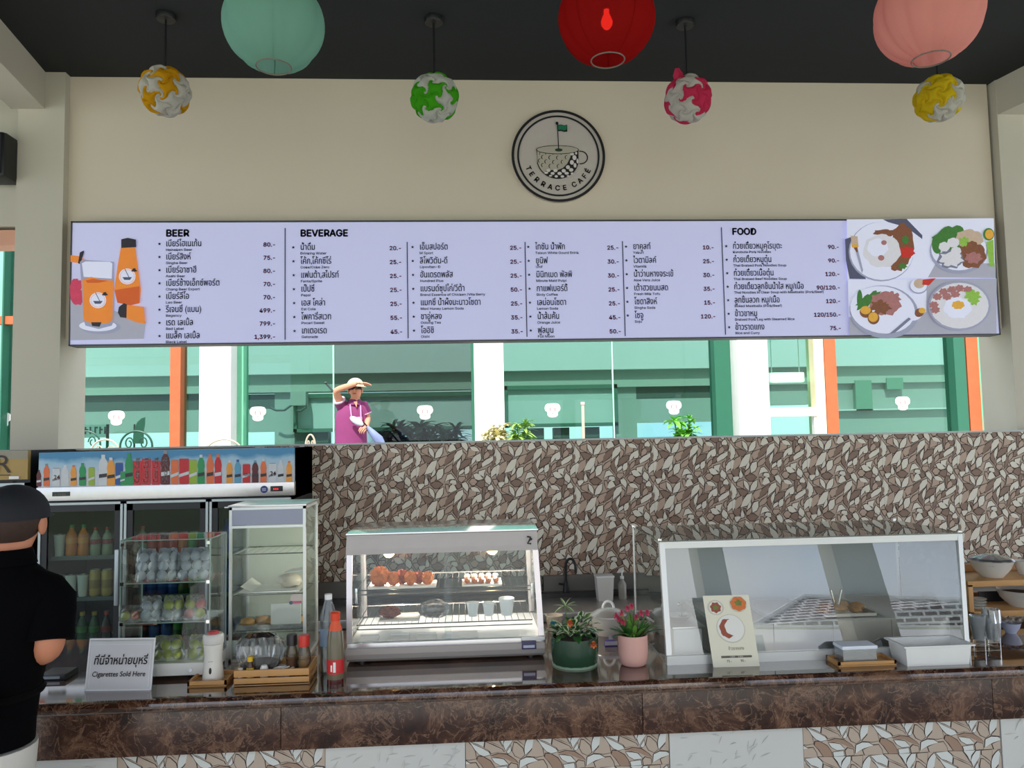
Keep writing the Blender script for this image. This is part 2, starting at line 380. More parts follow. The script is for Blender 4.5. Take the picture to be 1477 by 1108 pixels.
def fixup(o):                                             # flat pieces face the room
    bm = bmesh.new(); bm.from_mesh(o.data)
    for f in bm.faces:
        if abs(f.normal.y) > .9 and f.normal.y > 0 and f.calc_center_median().y < .001: f.normal_flip()
    bm.to_mesh(o.data); bm.free()
TL = [mt('leaf_light', (224, 216, 198), .35, var=.05, scale=20), mt('leaf_taupe', (184, 157, 135), .4, var=.06, scale=20), mt('leaf_brown', (136, 108, 90), .45, var=.08, scale=20),
      mt('tile_ground', (184, 160, 140), .5, var=.05), mt('leaf_outline', (52, 38, 32), .6, var=0)]
TWd, THt = .5560, .2800; sc = TWd/1203
proto = mosaic(LEAVES, 1203, 607, TWd, THt, sc, .0006, .0022, 6, 8).build('tile', TL, bpy.data.objects['wall_low']); fixup(proto)
x0 = P(600, 640, YT).x; k = 0
for r in range(4):
    for c in range(-2, 9):
        o = proto if k == 0 else proto.copy()
        if k: COL.objects.link(o)
        o.parent = bpy.data.objects['wall_low']; o.location = (x0+c*TWd, YT-.007, zt-r*THt); k += 1

# ------------------------------------------------------------------ the terrace beyond
ZT = .85
struct('floor_terrace', MB().box(-14, 14, 5.8, 24, ZT-.2, ZT), CONC)
YG = 10.0
WCOL = mt('white_painted_concrete', (240, 240, 236), .8, var=.03)
for i, (a, b) in enumerate(((295, 340), (684, 726), (1057, 1101), (1424, 1470), (-96, -52))):
    xa, xb = P(a, 560, 9.8).x, P(b, 560, 9.8).x
    c = T('column', ['square white column behind the drinks fridge', 'square white column beside the golfer', 'square white column before the narrow glass pane', 'white column at the right edge of the glazing', 'white column at the far left of the terrace'][i],
          'column', ((xa+xb)/2, 9.8, ZT))
    MB().box(xa, xb, 9.6, 9.95, ZT+.1, 4.6, b=.01).build('shaft', WCOL, c); MB().box(xa-.03, xb+.03, 9.57, 9.98, ZT, ZT+.1, b=.01).build('base', WCOL, c)
struct('trim_5', MB().box(-8, 8, 9.7, 10.3, 4.6, 4.95), WCOL)
DG = mt('dark_green_metal', (48, 112, 88), .45); LG = mt('pale_green_metal', (120, 200, 160), .45); CREAM = mt('cream_timber', (252, 232, 190), .5)
def post(name, a, b, Y0, Y1, m, n=None):
    xa, xb = P(a, 560, Y0).x, P(b, 560, Y0).x
    return struct(name, MB().box(xa, xb, Y0, Y1, ZT, 4.6), m)
for i, (a, b, m) in enumerate(((245, 260, ORANGE), (341, 351, LG), (1032, 1056, DG), (1191, 1208, ORANGE), (1176, 1190, CREAM), (1379, 1395, DG), (1397, 1414, ORANGE), (1414, 1420, LG), (680, 684, DG), (0, 2, DG))):
    post('trim_%d' % (6+i), a, b, 9.85, 10.08, m)
def pane(i, a, b, m):
    xa, xb = P(a, 560, YG).x, P(b, 560, YG).x
    fr = struct('window_%d' % i, MB().box(xa, xb, YG-.03, YG+.03, ZT, ZT+.06).box(xa, xb, YG-.03, YG+.03, 4.5, 4.6), DG)
    MB().box(xa, xb, YG-.006, YG+.006, ZT+.06, 4.5).build('pane', m, fr)
    return fr
for i, (a, b, m) in enumerate(((108, 245, GREENGLASS), (260, 296, GREENGLASS), (351, 481, GREENGLASS), (482.5, 680, GREENGLASS2), (727, 883, GREENGLASS), (884.5, 1032, GREENGLASS), (1101, 1176, GREENGLASS), (1208, 1379, GREENGLASS), (-50, 14, GREENGLASS), (14, 108, GREENGLASS))):
    pane(i+1, a, b, m)
za = P(8, 464, YG).z
struct('trim_20', MB().box(P(-60, 460, YG).x, P(40, 460, YG).x, YG-.12, YG-.04, za-.05, za+.05), ORANGE)
# mullion edges of frameless glass
for i, x in enumerate((481.3, 883.8)):
    xa = P(x, 560, YG).x; struct('trim_%d' % (21+i), MB().box(xa-.008, xa+.008, YG-.02, YG+.02, ZT, 4.5), mt('glass_edge', (190, 255, 225), .2))
# white stickers with two marks
def sticker(px, py, lab, marks=True):
    c = P(px, py, YG-.012); t = T('sticker', lab, 'sticker', c)
    mb = MB(); pts = []; O_ = [(-30, -34), (0, -37), (30, -34), (41, -18), (39, 0), (28, 10), (27, 26), (13, 36), (-13, 36), (-27, 26), (-28, 10), (-39, 0), (-41, -18)]; n_ = len(O_)
    for i in range(n_):
        for k_ in range(3):
            p0, p1, p2, p3 = [O_[(i+j) % n_] for j in (-1, 0, 1, 2)]; f = k_/3
            q_ = [.5*(2*p1[d]+(p2[d]-p0[d])*f+(2*p0[d]-5*p1[d]+4*p2[d]-p3[d])*f*f+(3*p1[d]-p0[d]-3*p2[d]+p3[d])*f**3) for d in (0, 1)]; pts.append((c.x+q_[0]*.00245, c.z-q_[1]*.00245))
    mb.prism(pts, c.y-.002, c.y, 0); mb.build('disc', mt('white_vinyl', (250, 250, 250), .6, emit=None), t)
    if marks:
        q = MB()
        for s in (-1, 1):
            q.tube([(c.x+s*.022, c.y-.004, c.z+.035), (c.x+s*.036, c.y-.004, c.z+.015), (c.x+s*.03, c.y-.004, c.z-.01)], .004, 5)
        q.tube([(c.x-.01, c.y-.004, c.z-.04), (c.x+.012, c.y-.004, c.z-.042)], .003, 5)
        q.build('printed_mark', mt('sticker_ink', (150, 60, 60), .6), t)['kind'] = 'stuff'
sticker(4, 606, 'white die-cut sticker on the glass at the far left edge')
sticker(168, 603, 'white die-cut sticker on the glass left of the orange post')
sticker(372, 597, 'white die-cut sticker left of the man in purple')
sticker(613, 595, 'white die-cut sticker on the smoky pane right of the man')
sticker(797, 592, 'white die-cut sticker on the pane with the blind')
sticker(972, 588, 'white die-cut sticker above the bright green plant')
sticker(1302, 582, 'white die-cut sticker on the rightmost glass pane')
# building added behind the glass to stand in for its reflections
YB = 13.0
bl = T('building', 'added pale building with fascia and blinds, standing in for reflections in the glass', 'building', (0, YB, ZT))
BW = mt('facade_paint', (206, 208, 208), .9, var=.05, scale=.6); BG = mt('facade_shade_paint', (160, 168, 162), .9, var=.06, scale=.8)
BDK = mt('facade_dark_recess', (80, 92, 86), .9, var=.08); BLIND = mt('roller_blind_cloth', (184, 196, 190), .85, var=.08, scale=1.4)  # recess tone: shade under the fascia painted as dark soffit bands
def bz(py, Y=YB): return P(738, py, Y).z
xl, xr = P(14, 560, YB).x, P(1470, 560, YB).x
MB().box(xl, xr, YB, YB+.5, bz(535), bz(535)+2.2).build('upper_wall', BW, bl)
MB().box(xl, xr, YB+.12, YB+.5, bz(560), bz(535)).build('fascia', mt('fascia_paint', (166, 176, 166), .9, var=.04), bl)
for a, b, y0, y1, m, nm in ((14, 300, 560, 583, BDK, 'soffit_shade_band'), (350, 392, 562, 583, BDK, 'soffit_shade_band'), (921, 1035, 558, 578, BDK, 'soffit_shade_band'), (1100, 1176, 556, 590, BG, 'soffit_shade_band'), (1206, 1480, 556, 600, BG, 'wall_band'),
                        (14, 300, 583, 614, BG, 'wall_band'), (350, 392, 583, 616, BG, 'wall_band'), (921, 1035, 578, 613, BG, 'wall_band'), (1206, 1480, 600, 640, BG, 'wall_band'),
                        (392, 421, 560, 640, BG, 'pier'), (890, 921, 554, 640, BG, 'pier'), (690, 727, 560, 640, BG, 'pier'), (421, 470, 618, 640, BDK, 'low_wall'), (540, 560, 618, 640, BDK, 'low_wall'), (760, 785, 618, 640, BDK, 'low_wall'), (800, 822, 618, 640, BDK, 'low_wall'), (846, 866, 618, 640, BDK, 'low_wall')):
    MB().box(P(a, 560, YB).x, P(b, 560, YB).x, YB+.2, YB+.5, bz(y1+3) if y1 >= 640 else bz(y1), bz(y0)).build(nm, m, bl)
for a, b, y0, y1 in ((421, 690, 563, 618), (727, 892, 556, 617)):
    xa, xb = P(a, 560, YB).x, P(b, 560, YB).x
    f = MB().box(xa, xb, YB+.1, YB+.3, bz(y0)-.07, bz(y0)).box(xa, xb, YB+.1, YB+.3, bz(y1), bz(y1)+.06).box(xa, xa+.06, YB+.1, YB+.3, bz(y1), bz(y0)).box(xb-.06, xb, YB+.1, YB+.3, bz(y1), bz(y0)).build('blind_frame', mt('blind_frame_paint', (70, 110, 92), .6), bl)
    MB().box(xa+.06, xb-.06, YB+.16, YB+.2, bz(y1)+.06, bz(y0)-.07).build('blind', BLIND, f)
MB().box(P(421, 560, YB).x, P(443, 560, YB).x, YB-.12, YB+.1, bz(580), bz(561)).build('meter_box', BG, bl)
MB().tube([P(x, y, YB-.1) for x, y in ((390, 588), (398, 592), (410, 592), (424, 582), (430, 580), (440, 580), (441, 588), (434, 593), (428, 592))], .02, 6).build('cable', BDK, bl)
MB().box(P(1238, 560, YB).x, P(1262, 560, YB).x, YB+.1, YB+.25, bz(601), bz(556)).build('shutter', mt('shutter_paint', (110, 150, 128), .8), bl)
MB().box(P(1284, 560, YB).x, P(1308, 560, YB).x, YB+.1, YB+.25, bz(570), bz(553)).build('vent_box', mt('shutter_paint'), bl)
MB().box(P(1206, 560, YB).x, P(1480, 560, YB).x, YB+.1, YB+.22, bz(601), bz(599)).build('string_course', BW, bl)
# lit sign and white rail seen in the narrow pane
c = P(1135, 545, 10.2); t = T('light_box', 'small glowing white light box in the narrow glass pane', 'light', c)
MB().box(P(1112, 545, 10.2).x, P(1158, 545, 10.2).x, 10.15, 10.22, P(1135, 551, 10.2).z, P(1135, 538, 10.2).z, b=.01).build('diffuser', mt('lit_panel', (255, 250, 235), emit=(255, 250, 235), es=2.5), t)
MB().box(P(1110, 545, 10.2).x, P(1160, 545, 10.2).x, 10.22, 10.25, P(1135, 552, 10.2).z, P(1135, 537, 10.2).z).build('casing', WHITE, t)
for x in (1115, 1155): MB().cyl((P(x, 545, 10.2).x, 10.24, c.z), (P(x, 545, 10.2).x, 10.24, 4.62), .006).build('suspension_rod', WHITE, t)
t = T('shelf_rail', 'thick white rail with posts behind the narrow pane', 'rail', P(1140, 594, 9.9))
MB().box(P(1102, 595, 9.9).x, P(1176, 595, 9.9).x, 9.84, 9.96, P(1140, 601, 9.9).z, P(1140, 588, 9.9).z, b=.01).build('rail', WCOL, t)
for x in (1104, 1174): MB().box(P(x-2, 595, 9.9).x, P(x+2, 595, 9.9).x, 9.86, 9.94, ZT, P(1140, 600, 9.9).z).build('post', WCOL, t)
# rear ground and garden
struct('floor_ground', MB().box(-60, 60, -60, -6, -.3, -.15).box(-60, 60, 24, 90, .3, .6), mt('lawn_and_paving', (150, 160, 130), .95, var=.2, scale=.3))
# ------------------------------------------------------------------ menu board
YM = 5.47
MBW = mt('lavender_menu_print', (226, 225, 250), .55, var=.03, scale=2, emit=(165, 168, 242), es=.11)
INK = mt('near_black_ink', (26, 24, 34), .6, var=0); PINK = mt('price_magenta_ink', (138, 22, 74), .6, var=0)
a, b = P(101, 400, YM), P(1438, 400, YM); zt_, zb_ = P(738, 317.5, YM).z, P(738, 491.5, YM).z
board = T('menu_board', 'long pale lavender menu board with Thai dishes and prices under the round logo', 'menu board', ((a.x+b.x)/2, YW, zb_))
MB().box(a.x+.01, b.x-.01, YM, YW-.005, zb_+.01, zt_-.01).build('print_panel', MBW, board)
mb = MB()
mb.box(a.x, b.x, YM-.004, YW-.004, zt_-.012, zt_).box(a.x, b.x, YM-.004, YW-.004, zb_, zb_+.008).box(a.x, a.x+.01, YM-.004, YW-.004, zb_, zt_).box(b.x-.01, b.x, YM-.004, YW-.004, zb_, zt_)
mb.build('edge_frame', mt('dark_grey_edge', (70, 70, 72), .5), board)
YP = YM-.003
def PM(x, y, l=0): return P(x, y, YP-.0008*l)
heads, thai, eng, price, stars, rules = MB(), MB(), MB(), MB(), MB(), MB()
for s, x, y in (('BEER', 239, 341), ('BEVERAGE', 433, 341), ('FOOD', 1056, 338.5)):
    heads.text(s, PM(x, y), .092, 0, bold=.075, font=FONT)
def item(x, y, xp, th, en, pr, xs, dy=8.3):
    thai.text(th, PM(x, y+4.2), .064, 0, sx=.73, bold=.022)
    eng.text(en, PM(x, y+dy+2.6), .0335, 0, sx=1.12, font=FONT, bold=.03)
    if pr: price.text(pr, PM(xp, y+4.4), .055, 0, 'RIGHT', sx=1.04, font=FONT, bold=.06)
    st = PM(xs, y+.6); stars.poly([(st.x+(.012 if i % 2 == 0 else .0055)*math.sin(math.pi*i/5), st.y, st.z+(.012 if i % 2 == 0 else .0055)*math.cos(math.pi*i/5)) for i in range(10)][::-1], 0)
beer = [('เบียร์ไฮเนเก้น', 'Heineken Beer', '80.-'), ('เบียร์สิงห์', 'Singha Beer', '75.-'), ('เบียร์อาซาฮี', 'Asahi Beer', '80.-'), ('เบียร์ช้างเอ็กซ์พอร์ต', 'Chang Beer Export', '70.-'), ('เบียร์ลีโอ', 'Leo Beer', '70.-'), ('รีเจนซี่ (แบน)', 'Regency', '499.-'), ('เรด เลเบิ้ล', 'Red Label', '799.-'), ('แบล็ค เลเบิ้ล', 'Black Label', '1,399.-')]
for i, (th, en, pr) in enumerate(beer): item(239, 351.2+19.0*i, 398, th, en, pr, 230)
bev = [[('น้ำดื่ม', 'Drinking Water', '20.-'), ('โค้ก,โค้กซีโร่', 'Coke/Coke Zero', '25.-'), ('แฟนต้า,สไปรท์', 'Fanta/Sprite', '25.-'), ('เป๊ปซี่', 'Pepsi', '25.-'), ('เอส โคล่า', 'Est Cola', '25.-'), ('โพคารี่สเวท', 'Pocari Sweat', '55.-'), ('เกเตอเรด', 'Gatorade', '45.-')],
       [('เอ็มสปอร์ต', 'M Sport', '25.-'), ('ลิโพวิตัน-ดี', 'Lipovitan-D', '25.-'), ('ฮันเดรดพลัส', 'Hundred Plus', '25.-'), ('แบรนด์ซุปไก่/วีต้า', 'Brand Essence of Chicken /Vita Berry', '50.-'), ('แมกซี่ น้ำผึ้งมะนาวโซดา', 'Maxi Honey Lemon Soda', '25.-'), ('ชาอู่หลง', 'Oolong Tea', '35.-'), ('โออิชิ', 'Oishi', '35.-')],
       [('ไทซัน น้ำฟัก', 'Taisun White Gourd Drink', '25.-'), ('ยูนิฟ', 'Unif', '30.-'), ('มินิทเมด พัลพิ', 'Minute Maid Pulpi', '30.-'), ('กาแฟเบอร์ดี้', 'Birdy Coffee', '25.-'), ('เลม่อนโซดา', 'Lemon Soda', '25.-'), ('น้ำส้มคั้น', 'Orange Juice', '45.-'), ('ฟูลมูน', 'Full Moon', '50.-')],
       [('ยาคูลท์', 'Yakurt', '10.-'), ('ไวตามิลค์', 'Vitamilk', '25.-'), ('น้ำว่านหางจระเข้', 'Aloe Vera Juice', '30.-'), ('เต้าฮวยนมสด', 'Fresh Milk Tofu', '35.-'), ('โซดาสิงห์', 'Singha Soda', '15.-'), ('โซจู', 'Soju', '120.-')]]
for (x, xp, y0, lean), col in zip(((433, 579.5, 356.3, .3), (605, 753, 355.8, .35), (772, 893, 355.6, .6), (913, 1030.5, 355.2, .5)), bev):
    for i, (th, en, pr) in enumerate(col): item(x+lean*i, y0+(20.1 if x < 900 else 19.9)*i, xp+lean*i, th, en, pr, x-10+lean*i)
food = [('ก๋วยเตี๋ยวหมูคุโรบุตะ', 'Kurobuta Pork Noodles', '90.-'), ('ก๋วยเตี๋ยวหมูตุ๋น', 'Thai Braised Pork Noodles Soup', '90.-'), ('ก๋วยเตี๋ยวเนื้อตุ๋น', 'Thai Braised Beef Noodles Soup', '120.-'), ('ก๋วยเตี๋ยวลูกชิ้นน้ำใส หมู/เนื้อ', 'Thai Noodles in Clear Soup with Meatballs (Pork/Beef)', '90/120.-'), ('ลูกชิ้นลวก หมู/เนื้อ', 'Boiled Meatballs (Pork/Beef)', '120.-'), ('ข้าวขาหมู', 'Braised Pork Leg with Steamed Rice', '120/150.-'), ('ข้าวราดแกง', 'Rice and Curry', '75.-')]
for i, (th, en, pr) in enumerate(food): item(1057+.6*i, 354.6+19.5*i, 1211+.5*i, th, en, pr, 1047.5+.7*i, 8.0)
for x, y0, y1, dx in ((411, 329, 490, .5), (586.5, 349, 488, 1.5), (756, 349, 486, 2.5), (896, 348, 485, 3.5), (1038.5, 328, 483, 4)):
    p, q = PM(x+dx*.5, y0), PM(x+dx*.5, y1); rules.box(p.x-.0035, p.x+.0035, YP-.001, YP, q.z, p.z)
for nm, m_, mm in (('heading_lettering', heads, INK), ('thai_lettering', thai, INK), ('english_lettering', eng, INK), ('price_lettering', price, PINK), ('star_bullet', stars, INK), ('divider_line', rules, mt('divider_ink', (72, 72, 96), .6, var=0))):
    tag(m_.build(nm, mm, board), kind='stuff')
# printed pictures: flat shapes laid on the board
PRM = [mt('print_'+n, c, .6, var=v, scale=s, emit=c, es=.13) for n, c, v, s in (
    ('white', (228, 230, 250), .02, 9), ('shade', (158, 160, 184), .05, 9), ('orange', (240, 140, 52), .12, 9), ('deep_orange', (214, 96, 36), .12, 9), ('black', (44, 40, 46), .1, 9),
    ('pink', (206, 66, 96), .25, 30), ('rice', (218, 216, 222), .06, 40), ('brown', (128, 78, 50), .35, 60), ('red', (196, 46, 32), .2, 60), ('green', (62, 120, 48), .3, 60),
    ('lime', (140, 186, 70), .2, 60), ('meat', (168, 112, 110), .3, 60), ('egg', (224, 168, 60), .15, 60), ('beige', (196, 172, 150), .15, 40), ('steel', (120, 122, 144), .1, 30), ('ground', (172, 172, 186), .04, 20), ('cloth', (82, 84, 108), .15, 60))]
PI = {n: i for i, n in enumerate('white shade orange deep_orange black pink rice brown red green lime meat egg beige steel ground cloth'.split())}
pic = MB(); _lv = [1]
def pp(c, pts):
    _lv[0] += .35
    pic.poly([PM(x, y, _lv[0]) for x, y in pts], PI[c])
def pe(c, x, y, rx, ry, n=28, rot=0, wob=0., ph=0., k=7, a0=0, a1=360):
    pts = []
    for i in range(n+(a1-a0 < 360)):
        t = R(a0+(a1-a0)*i/n); q = 1+wob*math.sin(k*t+ph)+wob*.6*math.sin(k*1.7*t+ph*2)
        u, v = rx*q*math.cos(t), ry*q*math.sin(t); pts.append((x+u*math.cos(rot)-v*math.sin(rot), y+u*math.sin(rot)+v*math.cos(rot)))
    pp(c, pts)
def z1(p): return [(80+x/3.6925, 310+y/3.6925) for x, y in p]
pp('ground', z1([(80, 440), (200, 470), (480, 570), (470, 660), (80, 668)]))
pe('pink', 110, 412, 9, 9.5, wob=.1); pe('pink', 112, 428, 10, 12, wob=.08); pe('pink', 107, 420, 6, 18)
pe('shade', 145, 472, 29, 10); pe('white', 141, 470, 27, 8)
pp('orange', z1([(80, 215), (125, 220), (150, 235), (190, 250), (235, 300), (250, 340), (215, 345), (190, 290), (150, 262), (80, 250)]))
pp('black', z1([(130, 200), (150, 190), (152, 200), (132, 262), (120, 258)]))
pp('shade', z1([(130, 250), (145, 240), (310, 250), (312, 560), (300, 590), (230, 608), (160, 590), (150, 560)]))
pp('white', z1([(140, 258), (160, 248), (290, 250), (303, 258), (300, 340), (150, 330)]))
pp('orange', z1([(143, 345), (190, 330), (240, 345), (308, 350), (304, 560), (280, 578), (190, 578), (150, 560)]))
pp('deep_orange', z1([(160, 350), (200, 340), (280, 352), (230, 362), (170, 362)])); pp('black', z1([(190, 572), (245, 572), (235, 596), (195, 592)]))
pp('orange', z1([(348, 175), (425, 175), (440, 290), (455, 400), (448, 470), (400, 482), (330, 468), (312, 400), (330, 280)]))
pp('deep_orange', z1([(316, 400), (448, 380), (448, 470), (400, 482), (330, 468)])); pp('black', z1([(350, 130), (385, 122), (428, 132), (430, 172), (350, 176)]))
for x, y in ((382, 328), (226, 455)):
    cx, cy = z1([(x, y)])[0]; pe('white', cx, cy, 12, 11.5); pe('orange', cx, cy, 10.5, 10); pe('white', cx, cy, 10, 9.5)
    pp('black', [(cx-4, cy-11), (cx-3, cy-11), (cx+3, cy+1), (cx+2, cy+1)]); pe('black', cx+10, cy-9, 3.5, 2.5, wob=.2, k=3); pp('cloth', [(cx-7, cy+1), (cx+7, cy+1), (cx+4, cy+5), (cx-4, cy+5)])
    for k in range(-3, 4): pe('egg', cx+k*3.2, cy+15-abs(k)*.9, 1.1, 1.1, 8)
pp('black', z1([(338, 490), (365, 470), (385, 480), (380, 550), (345, 545), (332, 520)])); pp('orange', z1([(380, 480), (470, 490), (478, 580), (430, 572), (378, 550)]))
def z2(p): return [(1210+x/6.154, 310+y/6.154) for x, y in p]
pp('ground', z2([(90, 580), (770, 570), (1400, 565), (1400, 1050), (95, 1065)])); pp('white', z2([(70, 40), (1375, 30), (1390, 560), (75, 570)])); pp('ground', z2([(790, 555), (860, 430), (1390, 430), (1392, 560)])); pp('white', z2([(80, 575), (780, 568), (775, 860), (400, 1060), (85, 900)]))
pp('cloth', z2([(55, 215), (130, 190), (240, 570), (95, 568), (62, 400)])); pp('cloth', z2([(390, 40), (600, 35), (740, 180), (740, 215), (600, 110), (440, 65)]))
pe('shade', 1271, 363, 47, 43); pe('white', 1272, 362, 46, 42)
pe('brown', 1302, 352, 16, 30, wob=.06); pe('brown', 1294, 378, 13, 13, wob=.1); pe('brown', 1277, 336, 17, 5, wob=.1); pe('red', 1308, 364, 11, 8, wob=.12); pe('green', 1302, 384, 6, 4, wob=.2); pe('green', 1306, 346, 5, 6, wob=.2)
pe('rice', 1272, 362, 27, 24, wob=.04); pe('white', 1266, 357, 15, 13, wob=.05); pe('meat', 1275, 350, 4, 3.5); pe('meat', 1271, 372, 4.5, 4)
pp('beige', z2([(105, 185), (165, 190), (175, 285), (115, 285)])); pp('egg', z2([(112, 262), (172, 262), (172, 288), (118, 290)])); pp('shade', z2([(140, 290), (165, 290), (215, 490), (205, 520)])); pp('brown', z2([(130, 290), (165, 288), (168, 335), (155, 330)]))
pe('shade', 1383, 362, 42, 33); pe('white', 1383, 359, 40, 31)
pe('green', 1370, 345, 26, 18, rot=-.4, wob=.08); pe('beige', 1398, 345, 20, 14, wob=.06); pe('brown', 1402, 368, 20, 19, wob=.07); pe('steel', 1371, 374, 19, 13, wob=.1); pe('rice', 1372, 374, 16, 10, wob=.16); pe('green', 1352, 352, 8, 14)
pe('rice', 1362, 356, 8, 7, wob=.05); pe('rice', 1375, 350, 9, 7, wob=.05); pe('rice', 1379, 362, 7.5, 6, wob=.05); pe('lime', 1391, 349, 7, 7, wob=.2); pe('brown', 1402, 354, 8, 6, wob=.15); pe('meat', 1404, 372, 12, 8, wob=.15)
pe('green', 1426, 338, 8, 9); pe('egg', 1427, 338, 6, 7); pp('lime', z2([(1310, 240), (1372, 220), (1380, 460), (1340, 455), (1320, 330)]))
pe('shade', 1275, 450, 50, 38, rot=.15); pe('white', 1273, 447, 47, 34, rot=.15)
pe('green', 1252, 433, 20, 7, rot=-.65, wob=.15); pe('green', 1240, 432, 4, 14); pe('meat', 1277, 438, 22, 17, wob=.09); pe('brown', 1270, 443, 14, 10, wob=.2); pe('meat', 1286, 430, 12, 9, wob=.2)
pe('brown', 1249, 450, 9, 8.5); pe('egg', 1248.5, 447.5, 7.5, 6); pe('brown', 1260, 459, 8.5, 9); pe('egg', 1259.5, 457.5, 7, 7)
pe('shade', 1325, 413, 13, 11); pe('white', 1325, 412, 12, 10); pe('beige', 1326, 409, 8, 7); pp('red', z2([(745, 575), (860, 562), (800, 625), (740, 620)]))
pp('steel', z2([(450, 1055), (620, 910), (640, 925), (500, 1045), (400, 1070)])); pe('white', 1322, 455, 10, 6, rot=-.6); pe('brown', 1326, 451, 7, 6, rot=-.6); pe('egg', 1330, 448, 5, 4)
pe('shade', 1384, 441, 45, 36); pe('rice', 1384, 441, 42, 33); pe('rice', 1380, 450, 34, 22, wob=.05)
for x, y in ((1352, 428), (1361, 421), (1373, 418), (1384, 416), (1396, 418), (1347, 440), (1349, 447), (1366, 428), (1378, 425)): pe('meat', x, y, 6.5, 5, wob=.14, ph=x)
pe('white', 1381, 444, 20, 15, wob=.06); pe('egg', 1382, 440, 9, 6, wob=.08); pe('lime', 1403, 427, 11, 8, wob=.2); pe('lime', 1405, 433, 7, 7, wob=.2)
tag(pic.build('printed_photograph', PRM, board), kind='stuff')

# ------------------------------------------------------------------ round logo
YLg = YW-.03
c0 = P(805.5, 225, YLg); S = 1/ (1120/YLg)
lg = T('logo_sign', 'round black line logo of a golf ball cup with a green flag', 'sign', (c0.x, YW, c0.z))
def L2(x, y, l=0): return (c0.x+(x-555)/7.387*S, YLg-.004-.0006*l, c0.z-(y-553)/7.387*S)
disc = MB(); disc.lathe([(69.5*S, 0), (69.5*S, .026)], (0, 0, 0), 64, 0, False, Matrix.Translation((c0.x, YW-.001, c0.z)) @ Matrix.Rotation(R(90), 4, 'X')); disc.build('disc', mt('logo_ground', (200, 190, 180), .7, var=.03), lg)
LK = mt('logo_black', (22, 22, 20), .5, var=0)
def ring(r0, r1, cx=555, cy=553, n=72, ry=1., l=1, a0=0, a1=360):
    mb = MB()
    for i in range(n):
        t0, t1 = R(a0+(a1-a0)*i/n), R(a0+(a1-a0)*(i+1)/n)
        mb.quad(L2(cx+r0*math.cos(t0), cy+r0*ry*math.sin(t0), l), L2(cx+r0*math.cos(t1), cy+r0*ry*math.sin(t1), l), L2(cx+r1*math.cos(t1), cy+r1*ry*math.sin(t1), l), L2(cx+r1*math.cos(t0), cy+r1*ry*math.sin(t0), l))
    return mb
ring(487, 516).build('outer_ring', LK, lg); ring(434, 454).build('inner_ring', LK, lg)
def shape(mb, pts, l, m=0): return mb.poly([L2(x, y, l) for x, y in pts], m)
cup = MB(); n = 40
bowl = [(312, 485)]+[(312+8*math.sin(i/6*1.5), 485+i*16) for i in range(1, 6)]+[(545-232*math.cos(t), 590+222*math.sin(t)) for t in [R(12+156*i/30) for i in range(31)]]+[(775, 570), (775, 485)]
shape(cup, bowl, 1, 0)
inn = [(320, 490)]+[(545-223*math.cos(t), 590+212*math.sin(t)) for t in [R(4+172*i/30) for i in range(31)]]+[(767, 490)]
shape(cup, inn, 2, 1)
dk = [(700, 525), (767, 500)]+[(545+223*math.cos(t), 590+212*math.sin(t)) for t in [R(4+130*i/24) for i in range(25)]]+[(430, 715), (545, 712), (600, 690), (650, 640), (680, 580)]
shape(cup, dk, 3, 0)
for i, (x, y, rx, ry) in enumerate(((705, 535, 22, 16), (750, 525, 12, 16), (730, 575, 22, 28), (700, 628, 22, 26), (762, 612, 10, 28), (655, 682, 22, 22), (734, 662, 16, 26), (608, 722, 23, 20), (690, 712, 24, 20), (517, 720, 23, 18), (562, 752, 24, 18), (640, 750, 24, 16), (440, 718, 22, 18), (485, 752, 22, 16), (415, 745, 22, 12), (524, 785, 18, 14), (592, 786, 20, 14), (700, 752, 16, 12), (462, 778, 18, 9), (655, 780, 16, 8))):
    shape(cup, [(x+rx*math.cos(t), y+ry*math.sin(t)) for t in [R(24*j) for j in range(15)]], 4, 2)
for x, y in ((385, 570), (465, 575), (550, 577), (645, 572), (350, 610), (420, 620), (505, 627), (600, 625), (382, 660), (465, 670), (555, 672)):
    pts = [(x+22*math.cos(R(t)), y+24*math.sin(R(t))) for t in range(100, 291, 19)]+[(x+2+16*math.cos(R(t)), y+20*math.sin(R(t))) for t in range(280, 110, -19)]
    shape(cup, pts, 4, 0)
for x in (345, 410, 492, 580): shape(cup, [(x, 510), (x+5, 510), (x+5, 545), (x, 545)], 4, 0)
shape(cup, [(545+235*math.cos(t), 487+50*math.sin(t)) for t in [R(9*j) for j in range(40)]], 5, 0); shape(cup, [(545+227*math.cos(t), 487+43*math.sin(t)) for t in [R(9*j) for j in range(40)]], 6, 1)
shape(cup, [(558+42*math.cos(t), 490+18*math.sin(t)) for t in [R(15*j) for j in range(24)]], 7, 3)
shape(cup, [(546, 190), (556, 190), (562, 490), (552, 490)], 8, 0); shape(cup, [(546+16*math.cos(t), 190+18*math.sin(t)) for t in [R(24*j) for j in range(15)]], 8, 0)
cup.build('cup_emblem', [LK, mt('logo_beige', (184, 176, 158), .7, var=.03), mt('logo_white', (224, 214, 208), .6, var=0), mt('logo_green_dark', (36, 66, 46), .6, var=0)], lg)
fl = MB(); shape(fl, [(553, 208), (590, 206), (625, 214), (658, 206), (658, 284), (625, 288), (590, 276), (555, 282)], 9, 0); shape(fl, [(558, 214), (590, 212), (625, 220), (652, 213), (652, 262), (625, 272), (590, 262), (558, 266)], 10, 1)
fl.build('flag_emblem', [LK, mt('flag_green', (16, 118, 78), .6, var=0)], lg)
h = ring(68, 80, 800, 572, 30, .95, 1, -100, 100); h.build('handle_emblem', LK, lg)
lt = MB()
word = 'TERRACE CAFÉ'; angs = [164, 152.5, 141, 129, 117.5, 105.5, 94, 82, 70.5, 59.5, 48, 37]
